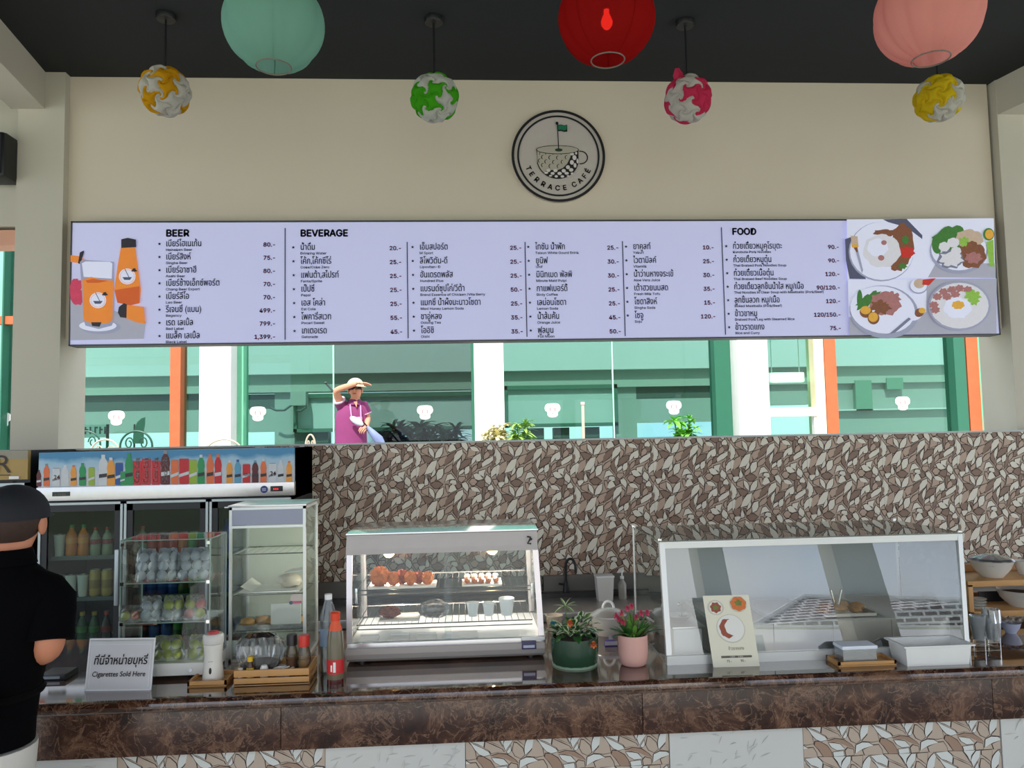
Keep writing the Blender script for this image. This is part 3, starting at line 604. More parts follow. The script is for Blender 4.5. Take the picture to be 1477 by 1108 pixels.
angs = [157, 145.5, 132.5, 119, 106, 93, 80.5, None, 63, 50.5, 39, 28]
for ch, a in zip(word, angs):
    if a is None: continue
    t = R(a); x, y = 555+388*math.cos(t), 553+388*math.sin(t)
    ra = t-math.pi/2                      # letter stands with its foot outwards
    u = Vector((math.cos(ra), 0, -math.sin(ra))); v = Vector((math.sin(ra), 0, math.cos(ra)))
    o = Vector(L2(x, y, 3))-u*0
    lt.text(ch, o, .072, 0, 'CENTER', u=u, v=v, font=FONT, bold=.05)
tag(lt.build('logo_lettering', LK, lg), kind='stuff')

# ------------------------------------------------------------------ interlocking swirl pendants
def swirl_lamp(px, py, pyc, colr, Y, label, seed, pal='101001101001011010011010010110'):
    s = 1120/Y; c = P(px, py, Y); rad = 34.0/s
    base = PZ(px-1, pyc, ZC); cx = c.x
    t = T('pendant_lamp', label, 'lamp', (c.x, c.y, c.z), 'swirl pendant lamps along the ceiling')
    MB().lathe([(.0, 0), (.055, 0), (.06, .012), (.06, .035), (0, .035)], (c.x, c.y, ZC-.036), 20).build('canopy', BLACK, t)
    MB().cyl((c.x, c.y, c.z+rad*.8), (c.x, c.y, ZC-.03), .0065, 8).build('cord', BLACK, t)
    import numpy as np
    w_ = cloth('swirl_white', (206, 204, 192), .35); rnd = random.Random(seed)
    ph = (1+5**.5)/2; V = []
    for a in (-1, 1):
        for b in (-ph, ph): V += [(0, a, b), (a, b, 0), (b, 0, a)]
    V = [Vector(v).normalized() for v in V]; rot = Matrix.Rotation(R(seed*47), 3, 'Z') @ Matrix.Rotation(R(seed*31+12), 3, 'X')
    V = [rot @ v for v in V]
    E = [(a+b).normalized() for i, a in enumerate(V) for b in V[i+1:] if (a-b).length < 1.1]
    TRI = []
    for i in range(12):
        for j in range(i+1, 12):
            for k in range(j+1, 12):
                if max((V[i]-V[j]).length, (V[i]-V[k]).length, (V[j]-V[k]).length) < 1.1: TRI.append((V[i]+V[j]+V[k]).normalized())
    bm = bmesh.new(); bmesh.ops.create_icosphere(bm, subdivisions=6, radius=1); bm.verts.index_update()
    Pn = np.array([v.co[:] for v in bm.verts]); Fn = np.array([[v.index for v in f.verts] for f in bm.faces]); bm.free()
    AX = np.array([a[:] for a in V+TRI]); amp = np.array([2.5]*12+[2.3]*20); sg = np.array([.19]*12+[.17]*20)
    q = Pn.copy(); dt = q @ AX.T; ni = dt.argmax(1); ang = np.arccos(np.clip(dt[np.arange(len(q)), ni], -1, 1))
    th = amp[ni]*np.exp(-(ang/sg[ni])**2); ax = AX[ni]; ct_, st_ = np.cos(th)[:, None], np.sin(th)[:, None]
    q = q*ct_+np.cross(ax, q)*st_+ax*((q*ax).sum(1)[:, None])*(1-ct_)
    EM = np.array([e[:] for e in E]); de = q @ EM.T; o_ = np.sort(de, 1); own = de.argmax(1); mg = o_[:, -1]-o_[:, -2]
    rr = rad*(.93+.13*np.clip(mg/.12, 0, 1)**.7+.02*np.clip(mg/.3, 0, 1))
    W3 = Pn*rr[:, None]+np.array(c[:])
    fo = own[Fn]; fown = np.where(fo[:, 1] == fo[:, 2], fo[:, 1], fo[:, 0])
    order = sorted(range(30), key=lambda i: E[i].y)
    for i in range(30):
        fs = Fn[fown == i]; ids, inv = np.unique(fs, return_inverse=True); inv = inv.reshape(fs.shape)
        mb = MB(); mb.add([tuple(p) for p in W3[ids]], [tuple(int(x) for x in f) for f in inv], 0, True)
        mb.build('swirl_petal', colr if pal[order.index(i)] == '1' else w_, t)
    return t
YEL = cloth('swirl_amber', (214, 158, 30), .35); GRN = cloth('swirl_green', (78, 176, 38), .35); PNK = cloth('swirl_pink', (214, 62, 96), .35); YL2 = cloth('swirl_yellow', (226, 196, 40), .35)
swirl_lamp(238, 132, 35, YEL, 4.75, 'amber and white swirl pendant lamp at the far left', 1, '011010011001011010011010010110')
swirl_lamp(627, 141, 40, GRN, 4.75, 'green and white swirl pendant lamp', 2)
pl = swirl_lamp(992, 143, 44, PNK, 4.75, 'pink and white swirl pendant lamp with one petal sticking up', 3)
c = P(978, 108, 4.7)
MB().add([(c.x+x*.0042, c.y+yy, c.z-y*.0042) for x, y, yy in ((-2, 14, .02), (-8, 2, 0), (-5, -9, -.01), (2, -11, 0), (8, -4, .01), (13, 4, .02), (6, 10, .02))]+[(c.x, c.y-.025, c.z)], [(i, (i+1) % 7, 7) for i in range(7)], 0, True).build('swirl_petal', PNK, pl)
swirl_lamp(1354, 142, 46, YL2, 4.75, 'yellow and white swirl pendant lamp behind the pale pink lantern', 4)

# ------------------------------------------------------------------ big fabric lanterns
def lantern(px, py, r, Y, m, label, ribs=12, seed=0, bulb=True, tilt=0):
    s = 1120/Y; c = P(px, py, Y); rad = r/s; t = T('fabric_lantern', label, 'lantern', (c.x, c.y, c.z), 'fabric lanterns hanging in front')
    zb = -.86; prof = []
    for i in range(19):
        a = R(-70+132*i/18); prof.append((math.cos(a)*rad, math.sin(a)*rad*.96))
    N = ribs*8; fn = lambda a, z: 1-.06*abs(math.cos(a*ribs/2+seed))**5-.012*math.sin(a*37+seed)*max(0, (-z/rad)-.45)*3
    MB().lathe(prof, (c.x, c.y, c.z), N, 0, True, None, False, fn).build('shade', m, t)
    rb = math.cos(R(70))*rad; zz = math.sin(R(70))*rad*.96
    MB().tube([(c.x+rb*math.cos(R(10*i)), c.y+rb*math.sin(R(10*i)), c.z-zz) for i in range(36)], .0035, 6, 0, True).build('bottom_ring', mt('lantern_ring', (120, 112, 98), .7), t)
    MB().tube([(c.x+rad*.469*math.cos(R(10*i)), c.y+rad*.469*math.sin(R(10*i)), c.z+rad*.848) for i in range(36)], .005, 6, 0, True).build('top_ring', mt('lantern_ring'), t)
    MB().cyl((c.x, c.y, c.z+rad*.1), (c.x, c.y, ZC-.0), .006, 8).build('cord', BLACK, t)
    if bulb:
        b = MB().lathe([(.0, -.055), (.014, -.052), (.026, -.035), (.028, -.018), (.02, .005), (.013, .02), (.013, .045), (0, .045)], (c.x, c.y, c.z+.0), 14).build('bulb', mt('frosted_bulb', (250, 240, 220), .4, emit=(255, 220, 180), es=2.5), t)
        MB().cyl((c.x, c.y, c.z+.04), (c.x, c.y, c.z+.1), .018, 12).build('lamp_holder', BLACK, t)
    for i in range(ribs//2):
        a = 2*math.pi*(i+.5)/(ribs//2)+seed
        MB().tube([(c.x+p[0]*.985*math.cos(a), c.y+p[0]*.985*math.sin(a), c.z+p[1]) for p in prof[::2]], .0022, 4).build('rib_wire', m, t)
    return t
lantern(395, 34, 73, 3.5, cloth('turquoise_fabric', (139, 189, 171), .55), 'large turquoise fabric lantern with gathered pleats', 8, 1)
lantern(875, 26, 73, 3.5, cloth('red_fabric', (180, 36, 34), .5, .3), 'large deep red fabric lantern with its bulb showing through', 10, 2, 2)
lantern(1339, 21, 79, 3.3, cloth('pale_pink_fabric', (244, 174, 160), .5), 'large pale pink fabric lantern with folded panels', 12, 3, 0)
# dark loudspeaker on the far left wall
c = P(3, 222, 5.4)
t = T('wall_speaker', 'dark rounded speaker cabinet at the upper left edge', 'speaker', (c.x, 5.6, c.z))
xr = P(9, 222, 5.4).x
MB().box(xr-.22, xr, 5.38, 5.6, P(3, 255, 5.4).z, P(3, 190, 5.4).z, b=.03).build('cabinet', BLACK, t); MB().box(xr-.2, xr-.02, 5.37, 5.385, P(3, 251, 5.4).z, P(3, 194, 5.4).z, b=.006).build('grille', mt('speaker_cloth', (34, 36, 40), .9), t)
MB().box(xr+.01, xr+.04, 5.55, 5.62, P(3, 262, 5.4).z, P(3, 256, 5.4).z).build('bracket', BLACK, t)
# ------------------------------------------------------------------ counter
YC = 2.80
zt1 = P(738, 990, 2.77).z; zf0 = P(738, 1068.5, YC).z
ct = T('service_counter', 'long service counter with a glossy dark marble top and brown marble fascia', 'counter', (0, 3.2, 0))
CX0, CX1 = -2.6, 2.75
mb = MB(); pr = [(3.66, zt1), (2.80, zt1)]+[(2.785-.0225*math.sin(R(a)), zt1-.0225+.0225*math.cos(R(a))) for a in range(0, 181, 20)]+[(2.80, zt1-.045), (3.66, zt1-.045)]
mb.prism(pr, CX0, CX1, 0, 'x'); mb.build('worktop', MTOP, ct)
xs = [CX0, P(-200, 1040, YC).x, P(440, 1050, YC).x, P(927, 1025, YC).x, P(1432, 1005, YC).x, CX1]
xs = [CX0, P(-160, 1040, YC).x, P(405, 1050, YC).x, P(927, 1025, YC).x, P(1432, 1005, YC).x, CX1]
for i in range(5):
    MB().box(xs[i]+.001, xs[i+1]-.001, YC, YC+.03, zf0, zt1-.045, b=.0015).build('fascia_slab', MARB[(i*2+1) % 3], ct)
MB().box(CX0, CX1, YC+.075, 3.62, 0, zt1-.046).build('carcass', mt('carcass_paint', (170, 168, 160), .8), ct)
WT = mt('white_relief_tile', (206, 206, 200), .35, var=.03, bump=.0)
YF = YC+.055
zz = P(800, 1080, YF).z
def relief_panel(x0, x1):
    mb = MB(); mb.box(x0+.001, x1-.001, YF, YF+.01, .02, zf0+.001)
    rnd = random.Random(int(x0*100)); 
    for i in range(int((x1-x0)*90)):
        x, z, a, L = rnd.uniform(x0+.03, x1-.03), rnd.uniform(zf0-.22, zf0-.012), rnd.uniform(-.2, 1.6), rnd.uniform(.02, .045)
        dx, dz = math.cos(a)*L/2, math.sin(a)*L/2
        if abs(dx) > 0: mb.tube([(x-dx, YF, z-dz), (x, YF-.003, z+.002), (x+dx, YF, z+dz)], [.001, .0028, .001], 5)
    mb.build('relief_tile_panel', WT, ct)
FT = [mt('front_leaf_white', (212, 214, 208), .35, var=.04), mt('front_leaf_taupe', (186, 168, 150), .4, var=.04), mt('front_leaf_brown', (158, 130, 110), .45, var=.05), mt('front_tile_ground', (190, 172, 154), .5, var=.03), mt('leaf_outline', (52, 38, 32), .6)]
pb = None
for a, b, leaf in ((-160, 169, 0), (169, 469, 1), (469, 671, 0), (671, 965, 1), (965, 1158, 0), (1158, 1443, 1), (1443, 1640, 0)):
    y = 1095-(a+b)/2*.035+0
    x0, x1 = P(a, y, YF).x, P(b, y, YF).x
    if not leaf: relief_panel(x0, x1)
    else:
        if pb is None:
            pb = mosaic(LEAF2, 391, 206, .76, .40, .25/391, .001, .0025, 1.5, 3).build('leaf_tile_panel', FT, ct); fixup(pb); o = pb
        else: o = pb.copy(); COL.objects.link(o); o.parent = ct
        o.location = (x0-0, YF+.006, zf0+.001); o.scale = ((x1-x0)/.76, 1, 1)
ZK = zt1                                                   # height of the worktop
def onC(px, py): return PZ(px, py, ZK)                      # spot on the worktop seen at a pixel

# ------------------------------------------------------------------ drinks cooler
YD = 4.85
x0, x1 = P(53, 800, YD).x, P(424, 750, YD).x; ztop = P(238, 649.5, YD).z
fr = T('drinks_cooler', 'three-door drinks cooler with a strip of printed bottles across its top', 'fridge', ((x0+x1)/2, 5.1, 0))
zp0, zs0, zd0 = P(238, 699, YD).z, P(238, 719, YD).z, P(238, 722, YD).z
mb = MB(); yb = 5.42
mb.box(x0, x0+.03, YD+.03, yb, .1, ztop).box(x1-.03, x1, YD+.03, yb, .1, ztop).box(x0, x1, yb-.02, yb, .1, ztop).box(x0, x1, YD+.03, yb, zs0-.02, ztop).box(x0, x1, YD+.03, yb, .1, .22)
xd = [P(x, 800, YD).x for x in (53, 177, 300.5, 424)]
for x in xd[1:3]: mb.box(x-.02, x+.02, YD+.05, YD+.09, .2, zs0)
mb.build('cabinet_body', DARK, fr)
for x in (x0+.06, x1-.06):
    for y in (YD+.1, yb-.06): MB().cyl((x, y, 0), (x, y, .1), .02, 10).build('foot', BLACK, fr)
hp = bpy.data.materials.new('sky_print'); hp.use_nodes = True; n = hp.node_tree.nodes; l = hp.node_tree.links
tc = n.new('ShaderNodeTexCoord'); sx_ = n.new('ShaderNodeSeparateXYZ'); cr = n.new('ShaderNodeValToRGB'); nz = n.new('ShaderNodeTexNoise'); nz.inputs['Scale'].default_value = 9; ad = n.new('ShaderNodeMath'); ad.operation = 'MULTIPLY_ADD'; ad.inputs[1].default_value = .35
l.new(tc.outputs['Generated'], sx_.inputs[0]); l.new(tc.outputs['Object'], nz.inputs['Vector']); l.new(nz.outputs['Fac'], ad.inputs[0]); l.new(sx_.outputs['Z'], ad.inputs[2]); l.new(ad.outputs[0], cr.inputs['Fac'])
e = cr.color_ramp.elements; e[0].position = .58; e[0].color = lin((196, 204, 210)); e[1].position = 1.1; e[1].color = lin((66, 136, 178)); k_ = e.new(.86); k_.color = lin((158, 194, 214))
l.new(cr.outputs['Color'], n['Principled BSDF'].inputs['Base Color']); n['Principled BSDF'].inputs['Roughness'].default_value = .4
MB().box(x0, x1, YD, YD+.03, zp0, ztop).build('header_panel', hp, fr)
MB().box(x0-.005, x1+.005, YD-.012, YD+.03, zs0, zp0, b=.004).build('steel_band', STEEL, fr)
mb = MB(); c = P(88, 713, YD-.014)
MB().box(c.x-.05, c.x+.05, YD-.016, YD-.012, c.z-.012, c.z+.014).build('maker_plate', mt('plate_dark', (52, 58, 48), .5), fr)
MB().text('SANDEN', (c.x-.036, YD-.0165, c.z-.008), .022, 0, font=FONT, bold=.04).build('plate_lettering', mt('plate_silver', (190, 196, 180), .4), fr)
c = P(381, 706, YD-.014); MB().cyl((c.x, YD-.012, c.z), (c.x, YD-.017, c.z), .022, 24).build('round_badge', mt('badge_blue', (34, 52, 118), .5), fr)
q = MB(); [q.box(c.x-.012, c.x+.012, YD-.0185, YD-.017, c.z+d, c.z+d+.003) for d in (-.009, -.002, .005)]; q.build('badge_lines', mt('badge_white', (200, 206, 230), .5), fr)
c = P(399, 705, YD-.014); g = MB().box(c.x-.037, c.x+.037, YD-.018, YD-.012, c.z-.016, c.z+.016, b=.003).build('thermostat', BLACK, fr)
MB().text('8.8.8', (c.x-.02, YD-.0186, c.z-.006), .018, 0, font=FONT).build('display_digits', mt('red_led', (230, 30, 30), .5, emit=(255, 30, 20), es=2.), g)
# printed drinks on the header
HP = [mt('hp_'+n_, c_, .45, var=.08, scale=30) for n_, c_ in (('orange', (226, 112, 60)), ('white', (206, 210, 212)), ('green', (36, 146, 84)), ('lime', (150, 178, 50)), ('amber', (232, 156, 58)), ('blue', (36, 82, 150)), ('red', (198, 28, 38)), ('cola', (92, 22, 26)), ('dark', (40, 36, 40)), ('water', (90, 158, 190)), ('grey', (140, 142, 148)))]
HI = {n_: i for i, n_ in enumerate('orange white green lime amber blue red cola dark water grey'.split())}
hb = MB(); htx = MB()
def hbase(x): return 702.0-(x-55)*6.3/362
for k_, (x, w_, ty, kind, c_, cap) in enumerate(((56, 7, 678, 'b', 'cola', 'dark'), (67, 9, 669, 'b', 'orange', 'grey'), (81, 11, 675, 'c', 'white', 'grey'), (94, 11, 671, 'b', 'white', 'white'), (106, 9, 671, 'b', 'amber', 'orange'), (119, 10, 668, 'b', 'green', 'green'), (132, 9, 674, 'c', 'lime', 'white'),
        (149, 14, 656, 'b', 'white', 'white'), (160, 12, 660, 'b', 'amber', 'white'), (172, 11, 667, 'c', 'blue', 'blue'), (178, 9, 680, 'c', 'green', 'green'), (186, 12, 654, 'b', 'green', 'green'), (198, 12.5, 664, 'c', 'red', 'grey'), (211, 13, 661, 'c', 'red', 'grey'), (225, 13, 664, 'c', 'red', 'grey'), (238.5, 13.5, 650, 'b', 'cola', 'grey'),
        (252, 11, 663, 'c', 'orange', 'red'), (265.5, 14, 661, 'c', 'red', 'red'), (278.5, 11, 663, 'c', 'lime', 'green'), (290, 10.5, 656, 'b', 'green', 'white'), (303, 10.5, 655.5, 'b', 'orange', 'orange'), (314.5, 10.5, 655.5, 'b', 'red', 'orange'), (331, 9, 664, 'b', 'amber', 'white'), (343, 9.5, 663, 'b', 'water', 'blue'),
        (355.5, 11, 669, 'c', 'red', 'grey'), (368, 9.5, 664, 'b', 'cola', 'water'), (380, 9, 662, 'b', 'orange', 'white'), (393, 11, 668, 'c', 'white', 'grey'), (405, 9, 664, 'b', 'white', 'white'), (417, 8.5, 665, 'b', 'amber', 'orange'))):
    Yh = YD-.002-.0004*(k_ % 3); h = w_/2; yb_ = hbase(x)
    def pq(pts, ci, dy=0): hb.poly([P(a_, b_, Yh-dy) for a_, b_ in pts], HI[ci])
    H_ = yb_-ty
    if kind == 'c':
        pq([(x-h, yb_-1), (x-h+1, yb_), (x+h-1, yb_), (x+h, yb_-1), (x+h, ty+2), (x+h-1.2, ty), (x-h+1.2, ty), (x-h, ty+2)], c_)
        pq([(x-h+1.2, ty+1), (x+h-1.2, ty+1), (x+h-1.2, ty), (x-h+1.2, ty)], 'grey', .0003)
        pq([(x-h, ty+H_*.62), (x+h, ty+H_*.5), (x+h, ty+H_*.62), (x-h, ty+H_*.74)], 'white' if c_ != 'white' else 'grey', .0003) if not 195 < x < 230 else None
    else:
        pq([(x-h, yb_-1), (x-h+1, yb_), (x+h-1, yb_), (x+h, yb_-1), (x+h, yb_-H_*.35), (x+h*.85, yb_-H_*.48), (x+h, yb_-H_*.62), (x+h*.8, ty+H_*.22), (x+h*.35, ty+H_*.1), (x-h*.35, ty+H_*.1), (x-h*.8, ty+H_*.22), (x-h, yb_-H_*.62), (x-h*.85, yb_-H_*.48), (x-h, yb_-H_*.35)], c_)
        pq([(x-h*.4, ty+H_*.1), (x+h*.4, ty+H_*.1), (x+h*.4, ty), (x-h*.4, ty)], cap, .0003)
        pq([(x-h*.9, yb_-H_*.36), (x+h*.9, yb_-H_*.40), (x+h*.9, yb_-H_*.28), (x-h*.9, yb_-H_*.24)], 'dark' if k_ % 3 else 'white', .0003)
    if 195 < x < 245:
        htx.text('Coca-Cola', P(x+2.6, yb_-3, Yh-.0012), .042, 0, u=(0, 0, 1), v=(-1, 0, 0), sx=.82, bold=.03)
    if x in (355.5, 393, 81): htx.text('est' if x == 355.5 else '24', P(x-3.6, yb_-10, Yh-.0012), .036, 0 if x == 355.5 else 1, bold=.03)
tag(hb.build('printed_drinks', HP, fr), kind='stuff'); tag(htx.build('printed_lettering', [mt('hp_text_white', (236, 236, 236), .5), mt('hp_text_red', (170, 40, 60), .5)], fr), kind='stuff')
FRM = mt('door_frame_grey', (168, 176, 176), .35, .5, var=.03)
for i in range(3):
    a_, b_ = xd[i]+.004, xd[i+1]-.004
    d = MB(); f_ = .014
    d.box(a_, a_+f_, YD, YD+.035, .2, zd0).box(b_-f_, b_, YD, YD+.035, .2, zd0).box(a_, b_, YD, YD+.035, zd0-f_, zd0).box(a_, b_, YD, YD+.035, .2, .2+.05)
    dr = d.build('door', FRM, fr)
    q = MB(); g_ = .035; q.box(a_+f_, a_+f_+g_, YD+.006, YD+.03, .25, zd0-f_).box(b_-f_-g_, b_-f_, YD+.006, YD+.03, .25, zd0-f_).box(a_+f_, b_-f_, YD+.006, YD+.03, zd0-f_-.04, zd0-f_)
    q.build('glass_border', BLACK, dr)
    MB().box(a_+f_, b_-f_, YD+.014, YD+.018, .25, zd0-f_).build('pane', GLASSD, dr)
    hx = b_-.02 if i != 1 else a_+.02
    MB().box(hx-.012, hx+.012, YD-.03, YD, .85, 1.18, b=.005).build('handle', FRM, dr)
    if i == 2: MB().box(a_+.09, a_+.15, YD-.002, YD, zd0-.055, zd0-.047).build('door_label', WHITE, dr)
rows = [P(238, y, 5.0).z for y in (797, 855, 925)]+[.27]
for i in range(3):
    for z in rows:
        s_ = MB(); a_, b_ = xd[i]+.03, xd[i+1]-.03
        for k_ in range(5): s_.tube([(a_, YD+.08+k_*.09, z-.006), (b_, YD+.08+k_*.09, z-.006)], .004, 5)
        for k_ in range(2): s_.tube([(a_+k_*(b_-a_), YD+.08, z-.006), (a_+k_*(b_-a_), YD+.44, z-.006)], .004, 5)
        s_.box(a_, b_, YD+.07, YD+.075, z-.02, z+.004)
        s_.build('wire_shelf', mt('shelf_wire', (96, 100, 100), .5, .3), fr)
# drinks behind the doors
def bottle_mesh(kind, h, r):
    mb = MB()
    if kind == 'can': mb.lathe([(r*.82, 0), (r, h*.06), (r, h*.90), (r*.84, h*.98)], n=16, m=0); mb.lathe([(r*.84, h*.97), (r*.86, h), (r*.8, h*.99), (0, h*.985)], n=16, m=1, cap=False); mb.lathe([(r*1.005, h*.3), (r*1.005, h*.62)], n=16, m=2, cap=False)
    elif kind == 'cup': mb.lathe([(r*.75, 0), (r, h*.9), (r*1.05, h*.92), (r*1.05, h)], n=16, m=0); mb.lathe([(r*.3, h), (r*.3, h*1.04), (0, h*1.04)], n=12, m=1)
    else:
        mb.lathe([(r*.9, 0), (r, h*.04), (r, h*.28), (r*.93, h*.36), (r, h*.46), (r, h*.60), (r*.8, h*.72), (r*.42, h*.84), (r*.38, h*.90)], n=16, m=0)
        mb.lathe([(r*.46, h*.89), (r*.46, h), (0, h)], n=12, m=1); mb.lathe([(r*1.01, h*.40), (r*1.01, h*.58)], n=16, m=2, cap=False)
    return mb
DM = {}
def drink(kind, h, r, cols, x, y, z, label, group, cat=None, name=None):
    key = (kind, h, r, cols)
    nm = name or {'can': 'drink_can', 'cup': 'drink_cup'}.get(kind, 'drink_bottle')
    if key not in DM:
        o = bottle_mesh(kind, h, r).build(nm, [mt('drink_%d_%d_%d' % c_, c_, .25, var=.08, scale=20) for c_ in cols], None, (0, 0, 0)); DM[key] = o
    else: o = DM[key].copy(); COL.objects.link(o)
    o.location = (x, y, z); tag(o, label, cat or {'can': 'can', 'cup': 'cup'}.get(kind, 'bottle'), group); return o
OR, GNc, RD, BLc, GD, WHc, DKG = (222, 128, 40), (40, 120, 60), (176, 40, 34), (30, 66, 130), (190, 158, 70), (225, 225, 220), (34, 84, 44)
ORD = ['first', 'second', 'third', 'fourth', 'fifth', 'sixth', 'seventh']
def row(door, ri, specs, y=4.97):
    a_, b_ = xd[door]+.035, xd[door+1]-.035; k = len(specs)
    for i, (kind, h, r, cols, lab, grp) in enumerate(specs):
        drink(kind, h, r, cols, a_+(b_-a_)*(i+.5)/k, y, rows[ri], '%s, %s from left on the %s shelf, %s cooler door' % (lab, ORD[i], ['top', 'second', 'third', 'bottom'][ri], ['left', 'middle', 'right'][door]), grp)
oj = ('bottle', .19, .032, (OR, GNc, (236, 150, 60)), 'orange juice bottle', 'orange juice bottles in the cooler')
snack = ('bottle', .17, .03, ((150, 160, 130), RD, (150, 50, 50)), 'red labelled bottle', 'red labelled bottles in the cooler')
redc = ('can', .125, .031, (RD, (210, 210, 210), (200, 60, 50)), 'red can', 'red cans in the cooler')
orc = ('can', .125, .031, ((226, 96, 40), (210, 210, 210), (226, 120, 60)), 'orange can', 'orange cans in the cooler')
grc = ('can', .125, .031, (GNc, (210, 210, 210), (70, 150, 80)), 'green can', 'green cans in the cooler')
goldc = ('can', .16, .031, (GD, (200, 200, 190), (160, 130, 60)), 'gold can', 'gold cans in the cooler')
wcup = ('cup', .13, .032, (WHc, (200, 200, 200), WHc), 'white cup', 'white cups in the cooler')
blc = ('can', .15, .031, (BLc, (200, 200, 200), (50, 90, 160)), 'blue can', 'blue cans in the cooler')
grb = ('bottle', .2, .031, (DKG, GD, (70, 130, 60)), 'green bottle', 'green bottles in the cooler')
dkb = ('bottle', .2, .031, ((54, 40, 34), RD, (140, 40, 40)), 'dark cola bottle', 'dark cola bottles in the cooler')
blp = ('bottle', .2, .031, ((30, 70, 160), BLc, (40, 90, 190)), 'blue bottle', 'blue bottles in the cooler')
row(0, 0, [wcup, oj, oj, snack, snack, snack]); row(0, 1, [wcup, wcup, wcup, goldc, goldc, goldc]); row(0, 2, [dkb, grb, grb, grb, dkb, dkb]); row(0, 3, [grb]*3+[dkb]*3)
row(1, 0, [snack, redc, redc, redc, orc, grc, redc]); row(1, 1, [blc, blc, blc, blc, grb, grb, grb]); row(1, 2, [dkb, blc, blc, grb, grb, grb]); row(1, 3, [grb]*6)
for r_ in range(4): row(2, r_, [blp, blp, dkb, dkb, grb, grb])
# second cooler, cut by the left edge
xa, xb = P(-150, 720, YD).x, P(39, 720, YD).x; zu = P(20, 650, YD).z
f2 = T('display_fridge', 'fridge with a gold letter header cut off by the left edge', 'fridge', ((xa+xb)/2, 5.1, 0))
MB().box(xa, xb, YD+.03, yb, 0, zu).build('cabinet_body', mt('fridge_black', (20, 22, 26), .5), f2)
zg = P(20, 692, YD).z
MB().box(xa, xb, YD, YD+.03, zg, zu).build('header_panel', mt('gold_print', (172, 142, 78), .5, var=.15, scale=3), f2)
MB().box(xa, xb, YD-.003, YD, zu-.05, zu).build('header_upper_band', mt('grey_beige_print', (150, 144, 124), .5), f2)
MB().text('BAR', (P(16.5, 682, YD).x, YD-.006, P(16, 682, YD).z), .155, 0, 'RIGHT', font=None).build('header_lettering', mt('brown_ink', (50, 34, 26), .5), f2)
MB().box(xa, P(20, 688, YD).x-.02, YD-.005, YD-.003, P(20, 684.5, YD).z-.005, P(20, 684.5, YD).z).build('header_rule', mt('brown_ink'), f2)
MB().box(P(14, 690, YD).x, P(28, 690, YD).x, YD-.008, YD-.003, P(20, 691, YD).z, P(20, 687, YD).z).build('small_label', WHITE, f2)
dd = MB(); zq = P(20, 697, YD).z; dd.box(xa, xb, YD, YD+.03, zq-.02, zq).box(xb-.018, xb, YD, YD+.03, .15, zq).box(xa, xb, YD, YD+.03, .15, .2)
dr = dd.build('door', FRM, f2); MB().box(xa, xb-.018, YD+.012, YD+.016, .2, zq-.02).build('pane', glass('dark_reflective_glass', (60, 75, 70), 1.4), dr)
MB().text('SANDEN', (P(8, 704, YD).x, YD-.001, P(8, 706, YD).z), .02, 0, font=FONT).build('door_lettering', WHITE, dr)
# ------------------------------------------------------------------ kitchen side behind the counter
KT = T('steel_sink_unit', 'steel sink counter with a splashback against the leaf tiled wall', 'sink', (0.6, 5.2, 0))
zsp = P(850, 829, 5.38).z; zkt = P(850, 868, 5.15).z
GRS = mt('grey_splash_panel', (116, 112, 106), .4, .3, var=.06)
for a_, b_ in ((450, 782), (784, 858), (860, 925), (927, 1130), (1132, 1340), (1342, 1560)):
    MB().box(P(a_, 850, 5.39).x, P(b_, 850, 5.39).x, 5.375, 5.41, zkt, zsp).build('splash_panel', GRS, KT)
MB().box(-1.0, 4.2, 5.30, 5.375, zkt, zkt+.03).build('ledge', mt('dark_steel_ledge', (70, 68, 66), .35, .6), KT)
MB().box(-1.0, 4.2, 4.85, 5.36, zkt-.05, zkt, b=.004).build('worktop', STEEL, KT)
for x in (-.9, .9, 2.6, 4.1):
    for y in (4.9, 5.3): MB().cyl((x, y, 0), (x, y, zkt-.04), .02, 8).build('leg', STEEL, KT)
MB().box(-.95, 4.15, 4.9, 5.3, .2, .22).build('under_shelf', STEEL, KT)
c = P(817, 864, 5.33); fz = zkt+.03
fa = T('faucet', 'black gooseneck faucet at the sink splashback', 'faucet', (c.x, 5.33, fz))
zt_ = P(817, 806, 5.33).z; r_ = .032
pts = [(c.x, 5.33, fz), (c.x, 5.33, zt_-.05)]+[(c.x+r_-r_*math.cos(R(a_)), 5.33-.02*a_/180, zt_-.05+.05*math.sin(R(a_))) for a_ in range(20, 181, 20)]+[(c.x+2*r_, 5.31, zt_-.09)]
MB().tube(pts, .009, 10).build('spout', BLACK, fa); MB().lathe([(.022, 0), (.022, .02), (.014, .05), (.014, .07), (0, .07)], (c.x, 5.33, fz), 14).build('base', BLACK, fa)
MB().tube([(c.x, 5.33, fz+.05), (c.x-.05, 5.32, fz+.06)], .007, 8).build('lever', BLACK, fa)
c = P(872, 862, 5.2); h = P(872, 830, 5.2).z-zkt
t = T('paper_towel_box', 'white tapered container standing by the splashback right of the faucet', 'container', (c.x, 5.2, zkt))
w1, w2 = .058, .047
MB().add([(c.x+sx*(w2 if k_ == 0 else w1), 5.2+sy*.05, zkt+k_*h) for k_ in (0, 1) for sx, sy in ((-1, -1), (1, -1), (1, 1), (-1, 1))], [(0, 3, 2, 1), (0, 1, 5, 4), (1, 2, 6, 5), (2, 3, 7, 6), (3, 0, 4, 7), (4, 5, 6, 7)], 0).build('body', mt('offwhite_card', (216, 212, 204), .7), t)
MB().box(c.x-w1-.003, c.x+w1+.003, 5.145, 5.255, zkt+h-.008, zkt+h+.004, b=.003).build('rim', WHITE, t)
c = P(898, 862, 5.2)
t = T('soap_dispenser', 'clear soap pump bottle standing beside the white container', 'bottle', (c.x, 5.2, zkt))
